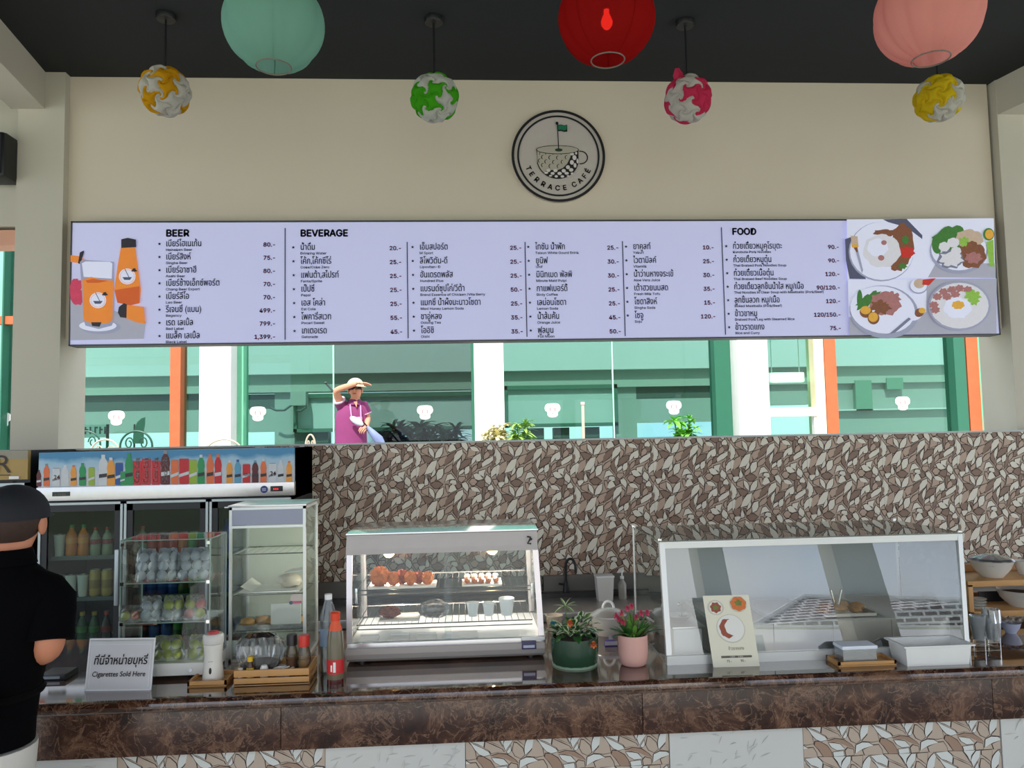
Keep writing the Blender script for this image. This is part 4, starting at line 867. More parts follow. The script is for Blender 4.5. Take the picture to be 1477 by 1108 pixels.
MB().lathe([(.026, 0), (.028, .01), (.028, .1), (.012, .125), (.012, .135)], (c.x, 5.2, zkt), 16).build('body', mt('soap_grey', (150, 146, 138), .2), t)
MB().lathe([(.013, .133), (.013, .15), (.005, .152), (.005, .18), (.012, .181), (.012, .19), (0, .19)], (c.x, 5.2, zkt), 12).build('pump_head', WHITE, t); MB().tube([(c.x, 5.2, zkt+.186), (c.x-.02, 5.19, zkt+.186), (c.x-.024, 5.19, zkt+.176)], .004, 6).build('nozzle', WHITE, t)

# ------------------------------------------------------------------ glass showcase helper
def edges(mb, pts, r, m=0):
    for a_, b_ in pts: mb.cyl(a_, b_, r, 6, m)
ACR = glass('acrylic_panel', (249, 252, 250), .55)
EDG = mt('acrylic_edge', (150, 170, 164), .2, var=0)
# golf ball showcase
Y0 = onC(250, 981).y; D0 = .20
x0, x1 = P(172, 880, Y0).x, P(303, 880, Y0).x; z0 = ZK; z1 = P(238, 779, Y0).z
gs = T('golf_ball_showcase', 'three-shelf acrylic showcase filled with bags of golf balls', 'display case', ((x0+x1)/2, Y0+D0/2, z0))
zb = P(250, 957, Y0).z
MB().box(x0, x1, Y0, Y0+D0, z0+.014, zb, b=.004).build('base', mt('case_base_white', (226, 226, 222), .35), gs)
c = P(275, 966, Y0); MB().cyl((c.x, Y0+.002, c.z), (c.x, Y0-.006, c.z), .007, 14).build('lock', CHROME, gs)
for x in (x0+.02, x1-.02): MB().cyl((x, Y0+.02, z0), (x, Y0+.02, z0+.016), .01, 8).build('foot', BLACK, gs); MB().cyl((x, Y0+D0-.02, z0), (x, Y0+D0-.02, z0+.016), .01, 8).build('foot', BLACK, gs)
for a_ in ((x0, x0+.004, Y0, Y0+D0, zb, z1), (x1-.004, x1, Y0, Y0+D0, zb, z1), (x0+.004, x1-.004, Y0, Y0+.003, zb, z1), (x0, x1, Y0, Y0+D0, z1, z1+.004)): MB().box(*a_).build('acrylic_side', ACR, gs)
zs = [zb+.002, P(250, 895, Y0+.03).z, P(250, 838, Y0+.03).z]
for z in zs[1:]:
    s_ = MB().box(x0+.005, x1-.005, Y0+.005, Y0+D0-.002, z-.004, z).build('shelf', ACR, gs); MB().box(x0+.005, x1-.005, Y0+.004, Y0+.006, z-.004, z).build('shelf_edge', EDG, s_)
q = MB(); pz = [(x0+.002, Y0+.002), (x1-.002, Y0+.002), (x1-.002, Y0+D0-.002), (x0+.002, Y0+D0-.002)]
edges(q, [((x, y, zb), (x, y, z1)) for x, y in pz]+[((pz[i][0], pz[i][1], z1), (pz[(i+1) % 4][0], pz[(i+1) % 4][1], z1)) for i in range(4)], .0022); q.build('case_edge', EDG, gs)
q = MB()
for z in zs[1:]+[z1-.012]:
    for x in (x0+.008, x1-.008): q.box(x-.006, x+.006, Y0-.002, Y0+.006, z-.008, z+.004)
tag(q.build('clip', CHROME, gs), kind='stuff')
BW_ = (224, 228, 236); BY = (206, 214, 60); BO = (236, 110, 60); BP = (230, 76, 92)
def ballmat(c_): return mt('ball_%d_%d_%d' % c_, c_, .35, var=.04, scale=60, bump=.15)
def ball_bag(px, py, z, cols, label, w_=3, rr=.0186, group='bags of golf balls in the showcase'):
    c_ = P(px, py, Y0+.06); k_ = len(cols); rowsn = (k_+w_-1)//w_
    t = T('golf_ball_bag', label, 'bag of balls', (c_.x, Y0+.06, z), group); top = 0
    pos = []
    for i in range(k_):
        rI, cI = divmod(i, w_); n_ = min(w_, k_-rI*w_)
        x = c_.x+(cI-(n_-1)/2)*rr*2.02+(rr*.5 if rI % 2 else 0)*(1 if w_ > 2 else 0); y = Y0+.045+rI*.012+(cI % 2)*.006; zc = z+.001+rr+rI*rr*1.72
        pos.append((x, zc)); MB().ball((x, y, zc), rr, n=16, k=10).build('golf_ball', ballmat(cols[i]), t); top = max(top, zc+rr)
    xa, xb = min(p[0] for p in pos)-rr-.003, max(p[0] for p in pos)+rr+.003; rnd = random.Random(int(px*7))
    mb = MB(); N = 22; L = []
    for j in range(7):
        v = j/6
        for i in range(N):
            a_ = 2*math.pi*i/N; tw = 1-.9*max(0, v-.72)/.28 if v > .72 else 1; wob = 1+.05*rnd.uniform(-1, 1)
            L.append(((xa+xb)/2+(xb-xa)/2*1.04*math.cos(a_)*(.8+.2*tw)*wob*(1-.1*v), Y0+.055+(.038*math.sin(a_))*tw*wob, z+.0005+(top-z+.016)*v+rnd.uniform(-.002, .002)*(v > 0)))
    mb.add(L, [(j*N+i, j*N+(i+1) % N, (j+1)*N+(i+1) % N, (j+1)*N+i) for j in range(6) for i in range(N)], 0, False)
    mb.build('plastic_bag', FILM, t); return t
ball_bag(213, 835, zs[2], [BW_]*6, 'bag of white golf balls at the left of the top shelf', 2)
ball_bag(243, 835, zs[2], [BW_]*6, 'bag of white golf balls in the middle of the top shelf', 2)
ball_bag(280, 835, zs[2], [BW_]*9, 'bag of white golf balls at the right of the top shelf')
ball_bag(190, 893, zs[1], [BY, BO], 'bag of one yellow and one orange ball on the middle shelf', 2)
ball_bag(220, 893, zs[1], [BW_]*4, 'bag of four white balls on the middle shelf', 2)
ball_bag(251, 893, zs[1], [BW_, BW_, BY, BY], 'bag of two yellow balls above two white ones', 2)
ball_bag(282, 893, zs[1], [BP, BY, BY, BP], 'bag of pink and yellow balls at the right of the middle shelf', 2)
ball_bag(243, 953, zs[0], [BY]*5, 'bag of five yellow balls on the bottom shelf behind the sign', 3)
ball_bag(288, 953, zs[0], [BY]*4, 'bag of four yellow balls on the bottom shelf behind the white bottle', 2)
c = P(213, 897, Y0+.1); t = T('paper_card', 'small brown paper card below the middle shelf of the showcase', 'card', (c.x, Y0+.1, zs[1]-.034))
MB().box(c.x-.035, c.x+.035, Y0+.098, Y0+.1, zs[1]-.03, zs[1]-.004).build('card', mt('brown_card', (110, 66, 50), .7), t); MB().prism([(c.x+.02, zs[1]-.028), (c.x+.036, zs[1]-.028), (c.x+.036, zs[1]-.01)], Y0+.096, Y0+.098).build('peeled_corner', mt('peach_card', (226, 180, 150), .7), t)

# tall glass cabinet
Y1 = 3.20; D1 = .26; x0, x1 = P(330, 830, Y1).x, P(441, 830, Y1).x; z1 = P(385, 731, Y1).z; z0 = ZK
tg = T('glass_cabinet', 'tall silver-framed glass cabinet with pastries and papers inside', 'display case', ((x0+x1)/2, Y1+D1/2, z0))
q = MB(); w_ = .011
for x in (x0, x1-w_): q.box(x, x+w_, Y1, Y1+w_, z0, z1).box(x, x+w_, Y1+D1-w_, Y1+D1, z0, z1)
for z in (z0, z1-w_): q.box(x0, x1, Y1, Y1+w_, z, z+w_).box(x0, x1, Y1+D1-w_, Y1+D1, z, z+w_).box(x0, x0+w_, Y1, Y1+D1, z, z+w_).box(x1-w_, x1, Y1, Y1+D1, z, z+w_)
zh1 = P(385, 757, Y1).z; q.box(x0, x1, Y1-.001, Y1+w_, zh1-.012, zh1-.002)
q.build('frame', SILVER, tg)
MB().box(x0+w_, x1-w_, Y1+.002, Y1+.01, zh1, z1-w_).build('header_panel', mt('lavender_grey_panel', (150, 154, 172), .3), tg)
MB().box(x0-.004, x1+.004, Y1-.006, Y1+D1+.004, z1, z1+.008, b=.002).build('top_plate', STEEL, tg)
MB().box(x0+w_, x1-w_, Y1+D1-.008, Y1+D1-.004, z0+w_, z1-w_).build('back_panel', mt('cabinet_back_pearl', (196, 200, 186), .4), tg)
for a_ in ((x0+.003, x0+.006, Y1+w_, Y1+D1-w_, z0+w_, z1-w_), (x1-.006, x1-.003, Y1+w_, Y1+D1-w_, z0+w_, z1-w_), (x0+w_, x1-w_, Y1+.004, Y1+.007, z0+w_, zh1-.012)): MB().box(*a_).build('glass_side', ACR, tg)
MB().box(x0+w_, x1-w_, Y1+w_, Y1+D1-w_, z0+.012, z0+.02).build('floor_plate', STEEL, tg)
sh = [P(385, 905, Y1+.1).z, P(385, 852, Y1+.1).z, P(385, 795, Y1+.1).z]
for z in sh:
    q = MB(); q.tube([(x0+.014, Y1+.02, z), (x1-.014, Y1+.02, z), (x1-.014, Y1+D1-.02, z), (x0+.014, Y1+D1-.02, z)], .0025, 6, 0, True)
    for i in range(9): q.tube([(x0+.02+i*(x1-x0-.04)/8, Y1+.02, z), (x0+.02+i*(x1-x0-.04)/8, Y1+D1-.02, z)], .0014, 4)
    q.build('wire_shelf', CHROME, tg)
def bread(x, y, z, rx, ry, rz, m, name, label, cat, group, seed=0, rough=.12):
    c_ = (x, y, z+rz*.93); rnd = random.Random(seed); fa_ = rnd.uniform(3, 6); ph_ = rnd.uniform(0, 6)
    o = MB().ball(c_, rx, ry, rz, 0, 14, 10, None, lambda a, t: 1+rough*math.sin(fa_*a+ph_+3*t)*math.cos(4*t)+rough*.4*math.sin(13*a+9*t)).build(name, m, None, (x, y, z)); return tag(o, label, cat, group)
PASTRY = mt('golden_pastry', (176, 136, 88), .7, var=.25, scale=40, bump=.3)
tr = T('food_tray', 'shallow clear tray of bread rolls on the low shelf of the tall cabinet', 'tray', ((x0+x1)/2, Y1+.13, sh[0]))
MB().box(x0+.02, x1-.02, Y1+.03, Y1+.2, sh[0]+.003, sh[0]+.008).build('base', CUPM, tr)
q = MB(); 
for a_ in ((x0+.02, x1-.02, Y1+.03, Y1+.033), (x0+.02, x1-.02, Y1+.2, Y1+.203), (x0+.02, x0+.023, Y1+.03, Y1+.2), (x1-.023, x1-.02, Y1+.03, Y1+.2)): q.box(*a_, sh[0]+.003, sh[0]+.026)
q.build('rim', CUPM, tr)
for i in range(5): bread(x0+.05+i*(x1-x0-.1)/4, Y1+.09+(i % 2)*.03, sh[0]+.009, .03, .03, .018, PASTRY, 'bread_roll', 'golden bread roll, %s from the left in the tall cabinet tray' % ORD[i], 'bread', 'bread rolls in the tall cabinet', i)
c = P(405, 893, Y1+.05); t = T('paper_box', 'white paper box with a pink round sticker in the tall cabinet', 'box', (c.x, Y1+.05, sh[0]+.04))
zz0 = P(405, 878, Y1+.05).z
MB().box(P(393, 880, Y1+.05).x, P(436, 880, Y1+.05).x, Y1+.022, Y1+.027, sh[0]+.028, zz0+.025, b=.001).build('carton', mt('white_card', (224, 222, 216), .6), t)
c = P(428, 864, Y1+.02); MB().cyl((c.x, Y1+.022, c.z), (c.x, Y1+.0195, c.z), .025, 24).build('round_sticker', mt('pale_pink_sticker', (228, 204, 202), .5), t)
MB().box(c.x-.024, c.x+.02, Y1+.018, Y1+.0195, c.z-.018, c.z-.008).build('pink_label', mt('pink_label_ink', (214, 90, 130), .5), t); MB().cyl((c.x-.022, Y1+.0195, c.z-.014), (c.x-.022, Y1+.0165, c.z-.014), .007, 14).build('blue_dot', mt('navy_ink', (40, 50, 110), .5), t)
t = T('parchment_tray', 'tray lined with white paper on the middle shelf of the tall cabinet', 'tray', ((x0+x1)/2, Y1+.13, sh[1]))
MB().box(x0+.03, x1-.03, Y1+.03, Y1+.2, sh[1]+.003, sh[1]+.009, b=.002).build('tray', STEEL, t)
MB().add([(x0+.035, Y1+.035, sh[1]+.03), (x0+.08, Y1+.03, sh[1]+.011), (x1-.06, Y1+.03, sh[1]+.011), (x1-.035, Y1+.035, sh[1]+.02), (x0+.04, Y1+.19, sh[1]+.04), (x0+.08, Y1+.19, sh[1]+.011), (x1-.06, Y1+.19, sh[1]+.011), (x1-.035, Y1+.19, sh[1]+.03)], [(0, 1, 5, 4), (1, 2, 6, 5), (2, 3, 7, 6)], 0).build('paper_liner', mt('white_paper', (232, 232, 226), .7), t)
bread(x1-.085, Y1+.1, sh[1]+.013, .05, .04, .028, mt('pale_wrapped', (196, 186, 170), .4, var=.2, scale=30), 'wrapped_loaf', 'pale wrapped loaf on the paper-lined tray', 'bread', None, 3)
t = tag(MB().add([(x1-.10, Y1+.05, sh[1]+.078), (x1-.02, Y1+.04, sh[1]+.088), (x1-.02, Y1+.14, sh[1]+.088), (x1-.09, Y1+.15, sh[1]+.078), (x1-.10, Y1+.05, sh[1]+.076), (x1-.02, Y1+.04, sh[1]+.086), (x1-.02, Y1+.14, sh[1]+.086), (x1-.09, Y1+.15, sh[1]+.076)], [(0, 1, 2, 3), (4, 7, 6, 5), (0, 4, 5, 1), (1, 5, 6, 2), (2, 6, 7, 3), (3, 7, 4, 0)], 0).build('folded_paper', mt('white_paper'), None, (x1-.06, Y1+.1, sh[1]+.076)), 'white folded paper lid lying over the wrapped loaf', 'paper')

# ------------------------------------------------------------------ signs, tumbler, condiments
def card_stand(tl, tr_, bl_, br_, Y, lean):
    """sheet whose foot stands on the worktop; returns origin, u, v, w, h"""
    o = onC(*bl_); e_ = onC(*br_); u = (e_-o); w_ = u.length; u.normalize()
    n_ = u.cross(Vector((0, 0, 1))); v = (Vector((0, 0, 1))*math.cos(lean)-n_*math.sin(lean)).normalized()
    t_ = P(*tl, o.y+.02); h_ = (t_.z-o.z)/v.z
    return o, u, v, w_, h_
def sheet(mb, o, u, v, a_, b_, c_, d_, th, m=0, lift=0):
    n_ = u.cross(v); pts = [o+u*a_+v*c_, o+u*b_+v*c_, o+u*b_+v*d_, o+u*a_+v*d_]
    vs = [p+n_*lift for p in pts]+[p+n_*(lift-th) for p in pts]
    return mb.add(vs, [(0, 1, 2, 3), (7, 6, 5, 4), (0, 4, 5, 1), (1, 5, 6, 2), (2, 6, 7, 3), (3, 7, 4, 0)], m)
o_, u_, v_, w_, h_ = card_stand((126, 922), (229, 922), (122, 997), (218, 996), 2.9, R(9))
t = T('notice_sign', 'white acrylic sign saying cigarettes sold here at the counter edge', 'sign', (o_+u_*w_/2))
sheet(MB(), o_, u_, v_, 0, w_, 0, h_, .003).build('sheet', mt('sign_white', (214, 214, 218), .4), t)
q = MB(); [sheet(q, o_, u_, v_, *r_, .001, 0, .0012) for r_ in ((0, w_, 0, .005), (0, w_, h_-.005, h_), (0, .004, 0, h_), (w_-.004, w_, 0, h_), (.012, w_-.012, h_-.022, h_-.0205), (.012, .0135, .012, h_-.022), (w_-.0135, w_-.012, .012, h_-.022))]; q.build('holder_edge', mt('clear_edge', (240, 242, 244), .2), t)
sheet(MB(), o_+Vector((0, .05, 0)), u_, (v_+Vector((0, -.30, 0))).normalized(), 0, w_, 0, h_*.97, .002).build('back_leg', ACR, t)
n_ = u_.cross(v_)
for s_, f_, sz, bd, cx in (('ที่นี่จำหน่ายบุหรี่', .50, .0405, .03, .50), ('Cigarettes Sold Here', .27, .0245, .03, .49)):
    m_ = MB(); wid = MB().text(s_, (0, 0, 0), sz, 0, 'CENTER', bold=0); xs_ = [p[0] for p in wid.v]; sx = (w_*(.80))/(max(xs_)-min(xs_))
    m_.text(s_, o_+u_*w_*cx+v_*h_*f_+n_*.0016, sz, 0, 'CENTER', u_+v_*.0, v_+u_*.12, 0, sx, bold=bd); tag(m_.build('lettering', INK, t), kind='stuff')
# white tumbler on a bamboo tray
c = onC(298, 987); tb = T('wooden_tray', 'small bamboo tray under the white tumbler', 'tray', (c.x, c.y+.05, ZK))
a_, b_ = onC(270, 992), onC(326, 990)
MB().box(a_.x, b_.x, a_.y, a_.y+.13, ZK, ZK+.008, b=.002).build('base', WOOD, tb)
q = MB(); 
for r_ in ((a_.x, b_.x, a_.y, a_.y+.007), (a_.x, b_.x, a_.y+.123, a_.y+.13), (a_.x, a_.x+.007, a_.y, a_.y+.13), (b_.x-.007, b_.x, a_.y, a_.y+.13)): q.box(*r_, ZK+.004, ZK+.02)
q.build('rim', WOOD, tb)
cx, cy, zb_ = (a_.x+b_.x)/2+.002, a_.y+.065, ZK+.0085; rr = 13.4*cy/1120; hh = P(298, 914, cy).z-zb_
t = T('tumbler', 'tall white waisted tumbler with a red top on the bamboo tray', 'tumbler', (cx, cy, zb_))
MB().lathe([(rr*1.05, 0), (rr*1.06, hh*.04), (rr*.94, hh*.3), (rr*.88, hh*.5), (rr*.94, hh*.68), (rr*.98, hh*.78)], (cx, cy, zb_), 28).build('body', mt('tumbler_white', (226, 224, 216), .35), t)
MB().lathe([(rr*1.0, hh*.785), (rr*1.04, hh*.80), (rr*1.04, hh*.96), (rr*.9, hh), (0, hh)], (cx, cy, zb_), 28).build('lid', mt('tumbler_lid', (214, 212, 206), .4), t)
MB().lathe([(rr*.55, hh), (rr*.5, hh+.008), (0, hh+.01)], (cx, cy, zb_), 20).build('button', mt('button_red', (190, 30, 40), .4), t)
MB().ball((cx+.0, cy-rr*.95, zb_+hh*.22), .005, .003, .013).build('slot', BLACK, t); MB().box(cx-.008, cx+.008, cy-rr*.9, cy-rr*.885, zb_+hh*.42, zb_+hh*.43).build('mark', mt('grey_mark', (130, 130, 130), .5), t)
# condiment crate
a_, b_ = onC(337, 990), onC(445, 987); D = .16; h_ = P(390, 966, a_.y).z-ZK
cr_ = T('wooden_crate', 'slatted bamboo crate of condiments on the counter', 'crate', ((a_.x+b_.x)/2, a_.y+D/2, ZK))
MB().box(a_.x, b_.x, a_.y, a_.y+D, ZK, ZK+.006).build('base', WOOD, cr_)
for z_ in (0, 1):
    for r_ in ((a_.x, b_.x, a_.y, a_.y+.008), (a_.x, b_.x, a_.y+D-.008, a_.y+D), (a_.x, a_.x+.008, a_.y+.008, a_.y+D-.008), (b_.x-.008, b_.x, a_.y+.008, a_.y+D-.008)):
        MB().box(*r_, ZK+.001+z_*(h_/2+.002), ZK+h_/2-.002+z_*(h_/2+.002), b=.0012).build('slat', WOOD, cr_)
zi = ZK+.0065; yc = a_.y
def inx(px): return P(px, 960, yc+.05).x
c = (inx(371), yc+.1)
t = T('plastic_bag', 'clear plastic bag bulging over dark brown contents in the crate', 'bag', (c[0], c[1], zi))
MB().lathe([(.05, 0), (.062, .02), (.06, .05)], (c[0], c[1], zi), 20).build('contents', mt('dark_brown_contents', (60, 36, 28), .6, var=.3, scale=40), t)
rnd = random.Random(5); ph_ = [rnd.uniform(0, 6) for _ in range(4)]
MB().lathe([(.063, .03), (.078, .06), (.086, .09), (.08, .12), (.055, .145)], (c[0], c[1]-.0, zi), 44, 0, False, None, False, lambda a, z: (1+.06*math.sin(7*a+ph_[0]+30*z)+.05*math.sin(13*a+ph_[1]-40*z)+.04*math.sin(23*a))*(1 if abs(math.sin(a)) < .8 else .82)).build('film', FILM, t)
def small_bottle(px, y_, h_, r_, mb_, mc_, label, ml_=None, nm='sauce_bottle', lab_=(.2, .5), neck=.45):
    x = inx(px); t = T(nm, label, 'bottle', (x, y_, zi))
    MB().lathe([(r_*.9, 0), (r_, h_*.04), (r_, h_*.5), (r_*neck, h_*.7), (r_*neck, h_*.82)], (x, y_, zi), 18).build('body', mb_, t)
    MB().lathe([(r_*(neck+.15), h_*.8), (r_*(neck+.15), h_*.99), (r_*(neck+.05), h_), (0, h_)], (x, y_, zi), 16).build('cap', mc_, t)
    if ml_: MB().lathe([(r_*1.02, h_*lab_[0]), (r_*1.02, h_*lab_[1])], (x, y_, zi), 18, 0, True, None, False).build('label', ml_, t)
    return t
small_bottle(363, yc+.03, .088, .013, mt('amber_glass', (70, 32, 16), .15), mt('yellow_cap', (224, 182, 30), .4), 'tiny amber bottle with a yellow cap and yellow label', mt('yellow_label', (220, 196, 50), .5), lab_=(.05, .55), neck=.6)
c_ = inx(349); tag(MB().lathe([(.012, 0), (.012, .034), (.009, .04), (.009, .047), (0, .048)], (c_, yc+.03, zi), 16).build('salt_shaker', WHITE, None, (c_, yc+.03, zi)), 'little white-capped shaker at the left inside the crate', 'shaker')
c_ = inx(383); tag(MB().lathe([(.013, 0), (.014, .03), (.0145, .045), (.010, .055), (0, .056)], (c_, yc+.03, zi), 18).build('pepper_shaker', mt('cap_white', (232, 230, 224), .4), None, (c_, yc+.03, zi)), 'round white-topped pot in the middle of the crate', 'shaker')
c_ = inx(409); t = T('sauce_dish', 'white oval dish heaped with paper sachets in the crate', 'dish', (c_, yc+.045, zi))
MB().lathe([(.02, .012), (.034, .024), (.04, .036), (.037, .036), (.02, .016), (0, .016)], (c_, yc+.045, zi), 22).build('bowl', WHITE, t); MB().lathe([(.022, 0), (.02, .013)], (c_, yc+.045, zi), 18).build('foot', WHITE, t)
for i in range(5): MB().box(-.018, .018, -.006, .006, -.002, .002, M=Matrix.Translation((c_-.014+i*.008, yc+.045, zi+.032+i % 2*.006)) @ Matrix.Rotation(R(20+i*37), 4, 'Z') @ Matrix.Rotation(R(25), 4, 'Y')).build('sachet', mt('white_paper'), t)
JG = glass('jar_glass', (226, 222, 210), 1.3, .02, .12, (180, 160, 130))
def jar(px, y_, h_, r_, mc_, label, fill):
    x = inx(px); t = T('spice_jar', label, 'jar', (x, y_, zi))
    MB().lathe([(r_*.9, 0), (r_*1.02, h_*.05), (r_, h_*.25), (r_*.92, h_*.33), (r_*1.05, h_*.45), (r_*1.0, h_*.58), (r_*.72, h_*.72), (r_*.7, h_*.76)], (x, y_, zi), 20).build('glass_body', JG, t)
    MB().lathe([(0, .004), (r_*.85, .004), (r_*.88, h_*.42), (0, h_*.44)], (x, y_, zi), 16).build('filling', fill, t)
    MB().lathe([(r_*.88, h_*.74), (r_*.88, h_*.97), (r_*.8, h_), (0, h_)], (x, y_, zi), 20, 0, True, None, True, lambda a, z: 1+.02*math.sin(24*a)).build('cap', mc_, t)
jar(418, yc+.085, .148, .0215, mt('jar_cap_black', (34, 30, 28), .4), 'spice jar with a black cap standing in the crate', mt('chilli_flakes', (120, 60, 34), .9, var=.4, scale=200))
jar(438, yc+.06, .15, .0225, mt('jar_cap_red', (216, 48, 32), .4), 'spice jar with a bright red cap at the right of the crate', mt('brown_sugar', (176, 140, 96), .9, var=.2, scale=200))
# white box standing behind the crate
a_ = onC(327, 950); t = T('napkin_box', 'white napkin box with a dark lid strip behind the crate', 'box', (a_.x+.03, a_.y+.03, ZK))
MB().box(P(324, 940, a_.y).x, P(343, 940, a_.y).x, a_.y, a_.y+.05, ZK, P(335, 924, a_.y).z, b=.003).build('carton', WHITE, t); MB().box(P(324, 940, a_.y).x-.001, P(343, 940, a_.y).x+.001, a_.y-.001, a_.y+.051, P(335, 924, a_.y).z, P(335, 919, a_.y).z, b=.002).build('lid', mt('dark_red_lid', (70, 34, 36), .5), t)
# water bottle and fish sauce bottle
c = onC(474, 972); Hb = P(474, 857, c.y).z-ZK; r_ = 11.5*c.y/1120
t = T('water_bottle', 'clear plastic water bottle with a white cap left of the heated display', 'bottle', (c.x, c.y, ZK))
MB().lathe([(r_*.85, 0), (r_, Hb*.04), (r_*.94, Hb*.1), (r_, Hb*.16), (r_*.94, Hb*.22), (r_, Hb*.28), (r_, Hb*.66), (r_*.96, Hb*.74), (r_*.5, Hb*.9), (r_*.42, Hb*.94)], (c.x, c.y, ZK), 24).build('body', glass('pet_plastic', (222, 232, 232), 1.8, .02, .12, (200, 210, 212)), t)
MB().lathe([(r_*.46, Hb*.935), (r_*.46, Hb), (0, Hb)], (c.x, c.y, ZK), 16).build('cap', WHITE, t)
MB().lathe([(r_*1.01, Hb*.36), (r_*1.01, Hb*.58)], (c.x, c.y, ZK), 24, 0, True, None, False).build('label', mt('water_label', (110, 130, 150), .4, var=.5, scale=30), t)
c = onC(484, 984); Hb = P(484, 882, c.y).z-ZK; r_ = 11.8*c.y/1120
t = T('fish_sauce_bottle', 'glass sauce bottle with an orange capped neck and red label', 'bottle', (c.x, c.y, ZK))
MB().lathe([(r_*.94, 0), (r_, Hb*.03), (r_, Hb*.5), (r_*.96, Hb*.62), (r_*.8, Hb*.74)], (c.x, c.y, ZK), 24).build('body', mt('sauce_glass', (112, 104, 84), .1, var=.15), t)
MB().lathe([(r_*.99, 0), (r_*1.005, Hb*.03), (r_*1.005, Hb*.06)], (c.x, c.y, ZK), 24, 0, True, None, False).build('red_brown_sauce', mt('dark_sauce', (80, 22, 16), .15), t)
MB().lathe([(r_*.84, Hb*.70), (r_*.78, Hb*.76), (r_*.55, Hb*.84), (r_*.5, Hb*.88)], (c.x, c.y, ZK), 24, 0, True, None, False).build('neck_label', mt('neck_orange', (226, 84, 34), .45, var=.1), t)
MB().lathe([(r_*.56, Hb*.87), (r_*.58, Hb*.98), (r_*.4, Hb), (0, Hb)], (c.x, c.y, ZK), 18).build('cap', mt('cap_orange', (222, 66, 30), .4), t)
MB().lathe([(r_*1.02, Hb*.14), (r_*1.02, Hb*.34)], (c.x, c.y, ZK), 24, 0, True, None, False).build('label', mt('label_red', (196, 36, 40), .45, var=.25, scale=40), t)
q = MB(); q.box(c.x-.003, c.x+.006, c.y-r_*1.06, c.y-r_*1.03, ZK+Hb*.17, ZK+Hb*.31).box(c.x-.012, c.x-.007, c.y-r_*1.04, c.y-r_*.98, ZK+Hb*.18, ZK+Hb*.27); q.build('label_mark', WHITE, t)
# ------------------------------------------------------------------ heated display cabinet
A_ = onC(640, 957); YH = A_.y; x0, x1 = P(499, 945, YH).x, P(786, 940, YH).x; z0 = ZK
HD = T('heated_display', 'brushed steel heated display cabinet with fried snacks under warm lamps', 'display case', ((x0+x1)/2, YH+.25, z0))
zB = P(640, 932, YH).z; zG = P(640, 925, YH).z; zH = P(640, 797, YH+.06).z; zT = P(640, 768, YH+.09).z; DY = .50
SATIN = mt('satin_steel_body', (206, 198, 192), .38, .35, var=.05, scale=20)
pr = [(YH+.05, z0+.006), (YH+.03, z0+.010), (YH+.014, z0+.022), (YH+.004, z0+.042), (YH, z0+.066), (YH+.003, zB-.012), (YH+.010, zB-.002), (YH+.02, zB), (YH+DY, zB), (YH+DY, z0+.014)]
mb = MB(); mb.prism(pr, x0, x1, 0, 'x'); mb.build('base_body', SATIN, HD)
MB().box(x0+.003, x1-.003, YH+.006, YH+.03, zB-.002, zG, b=.002).build('sill', mt('polished_sill', (232, 228, 228), .2, .5), HD)
for x in (x0+.05, x1-.05):
    for y in (YH+.06, YH+DY-.06): MB().cyl((x, y, z0), (x, y, z0+.016), .016, 12).build('foot', BLACK, HD)
tp = .012
hood = [(YH+.058, zH), (YH+.066, zH+.02), (YH+.085, zT-.004), (YH+.092, zT), (YH+DY-.01, zT), (YH+DY-.01, zH)]
MB().prism([hood[0], hood[1], hood[2], hood[3], (YH+.10, zT-.006), (YH+.10, zH)], x0-.008, x1-tp-.002, 0, 'x').build('hood_front', SATIN, HD)
MB().box(x0-.012, x1-tp+.004, YH+.086, YH+DY, zT-.002, zT+.004, b=.0015).build('hood_lip', CHROME, HD)
MB().box(x0-.006, x1-tp, YH+.10, YH+DY-.01, zT-.012, zT-.002).build('roof_plate', SATIN, HD)
q = MB()
for s_, xx in ((1, x0), (-1, x1)):
    w_ = .022*s_; xt = xx-.006*(s_ > 0)-tp*(s_ < 0)
    for (ya, yb_) in ((YH+.012, YH+.064), (YH+DY-.03, YH+DY-.03)):
        q = MB(); q.add([(xx+a_*w_, y, zG) for a_, y in ((0, ya), (1, ya), (1, ya+.02), (0, ya+.02))]+[(xt+a_*w_, y, zH) for a_, y in ((0, yb_), (1, yb_), (1, yb_+.02), (0, yb_+.02))], [(0, 3, 2, 1), (4, 5, 6, 7), (0, 1, 5, 4), (1, 2, 6, 5), (2, 3, 7, 6), (3, 0, 4, 7)], 0)
        q.build('corner_post', mt('pale_steel_post', (214, 206, 204), .25, .6), HD)
xm = P(642, 860, YH).x; xk = P(650, 860, YH).x
def slant(x_, x__, dy=0.):
    return MB().add([(x_, YH+.016+dy, zG), (x__, YH+.016+dy, zG), (x__, YH+.068+dy, zH), (x_, YH+.068+dy, zH), (x_, YH+.019+dy, zG), (x__, YH+.019+dy, zG), (x__, YH+.071+dy, zH), (x_, YH+.071+dy, zH)], [(0, 1, 2, 3), (7, 6, 5, 4), (0, 4, 5, 1), (3, 2, 6, 7), (0, 3, 7, 4), (1, 5, 6, 2)], 0)
HG = glass('heated_case_glass', (247, 250, 249), .6)
slant(x0+.022, xk).build('front_pane', HG, HD); slant(xm-.005, x1-.03, .006).build('front_pane', HG, HD)
for xx in (x0+.006, x1-.012): MB().prism([(YH+.03, zG), (YH+DY-.03, zG), (YH+DY-.03, zH), (YH+.075, zH)], xx, xx+.003, 0, 'x').build('side_pane', HG, HD)
MB().box(x0+.02, x1-.03, YH+DY-.018, YH+DY-.014, zG, zH).build('rear_pane', glass('rear_case_glass', (238, 244, 242), .5), HD)
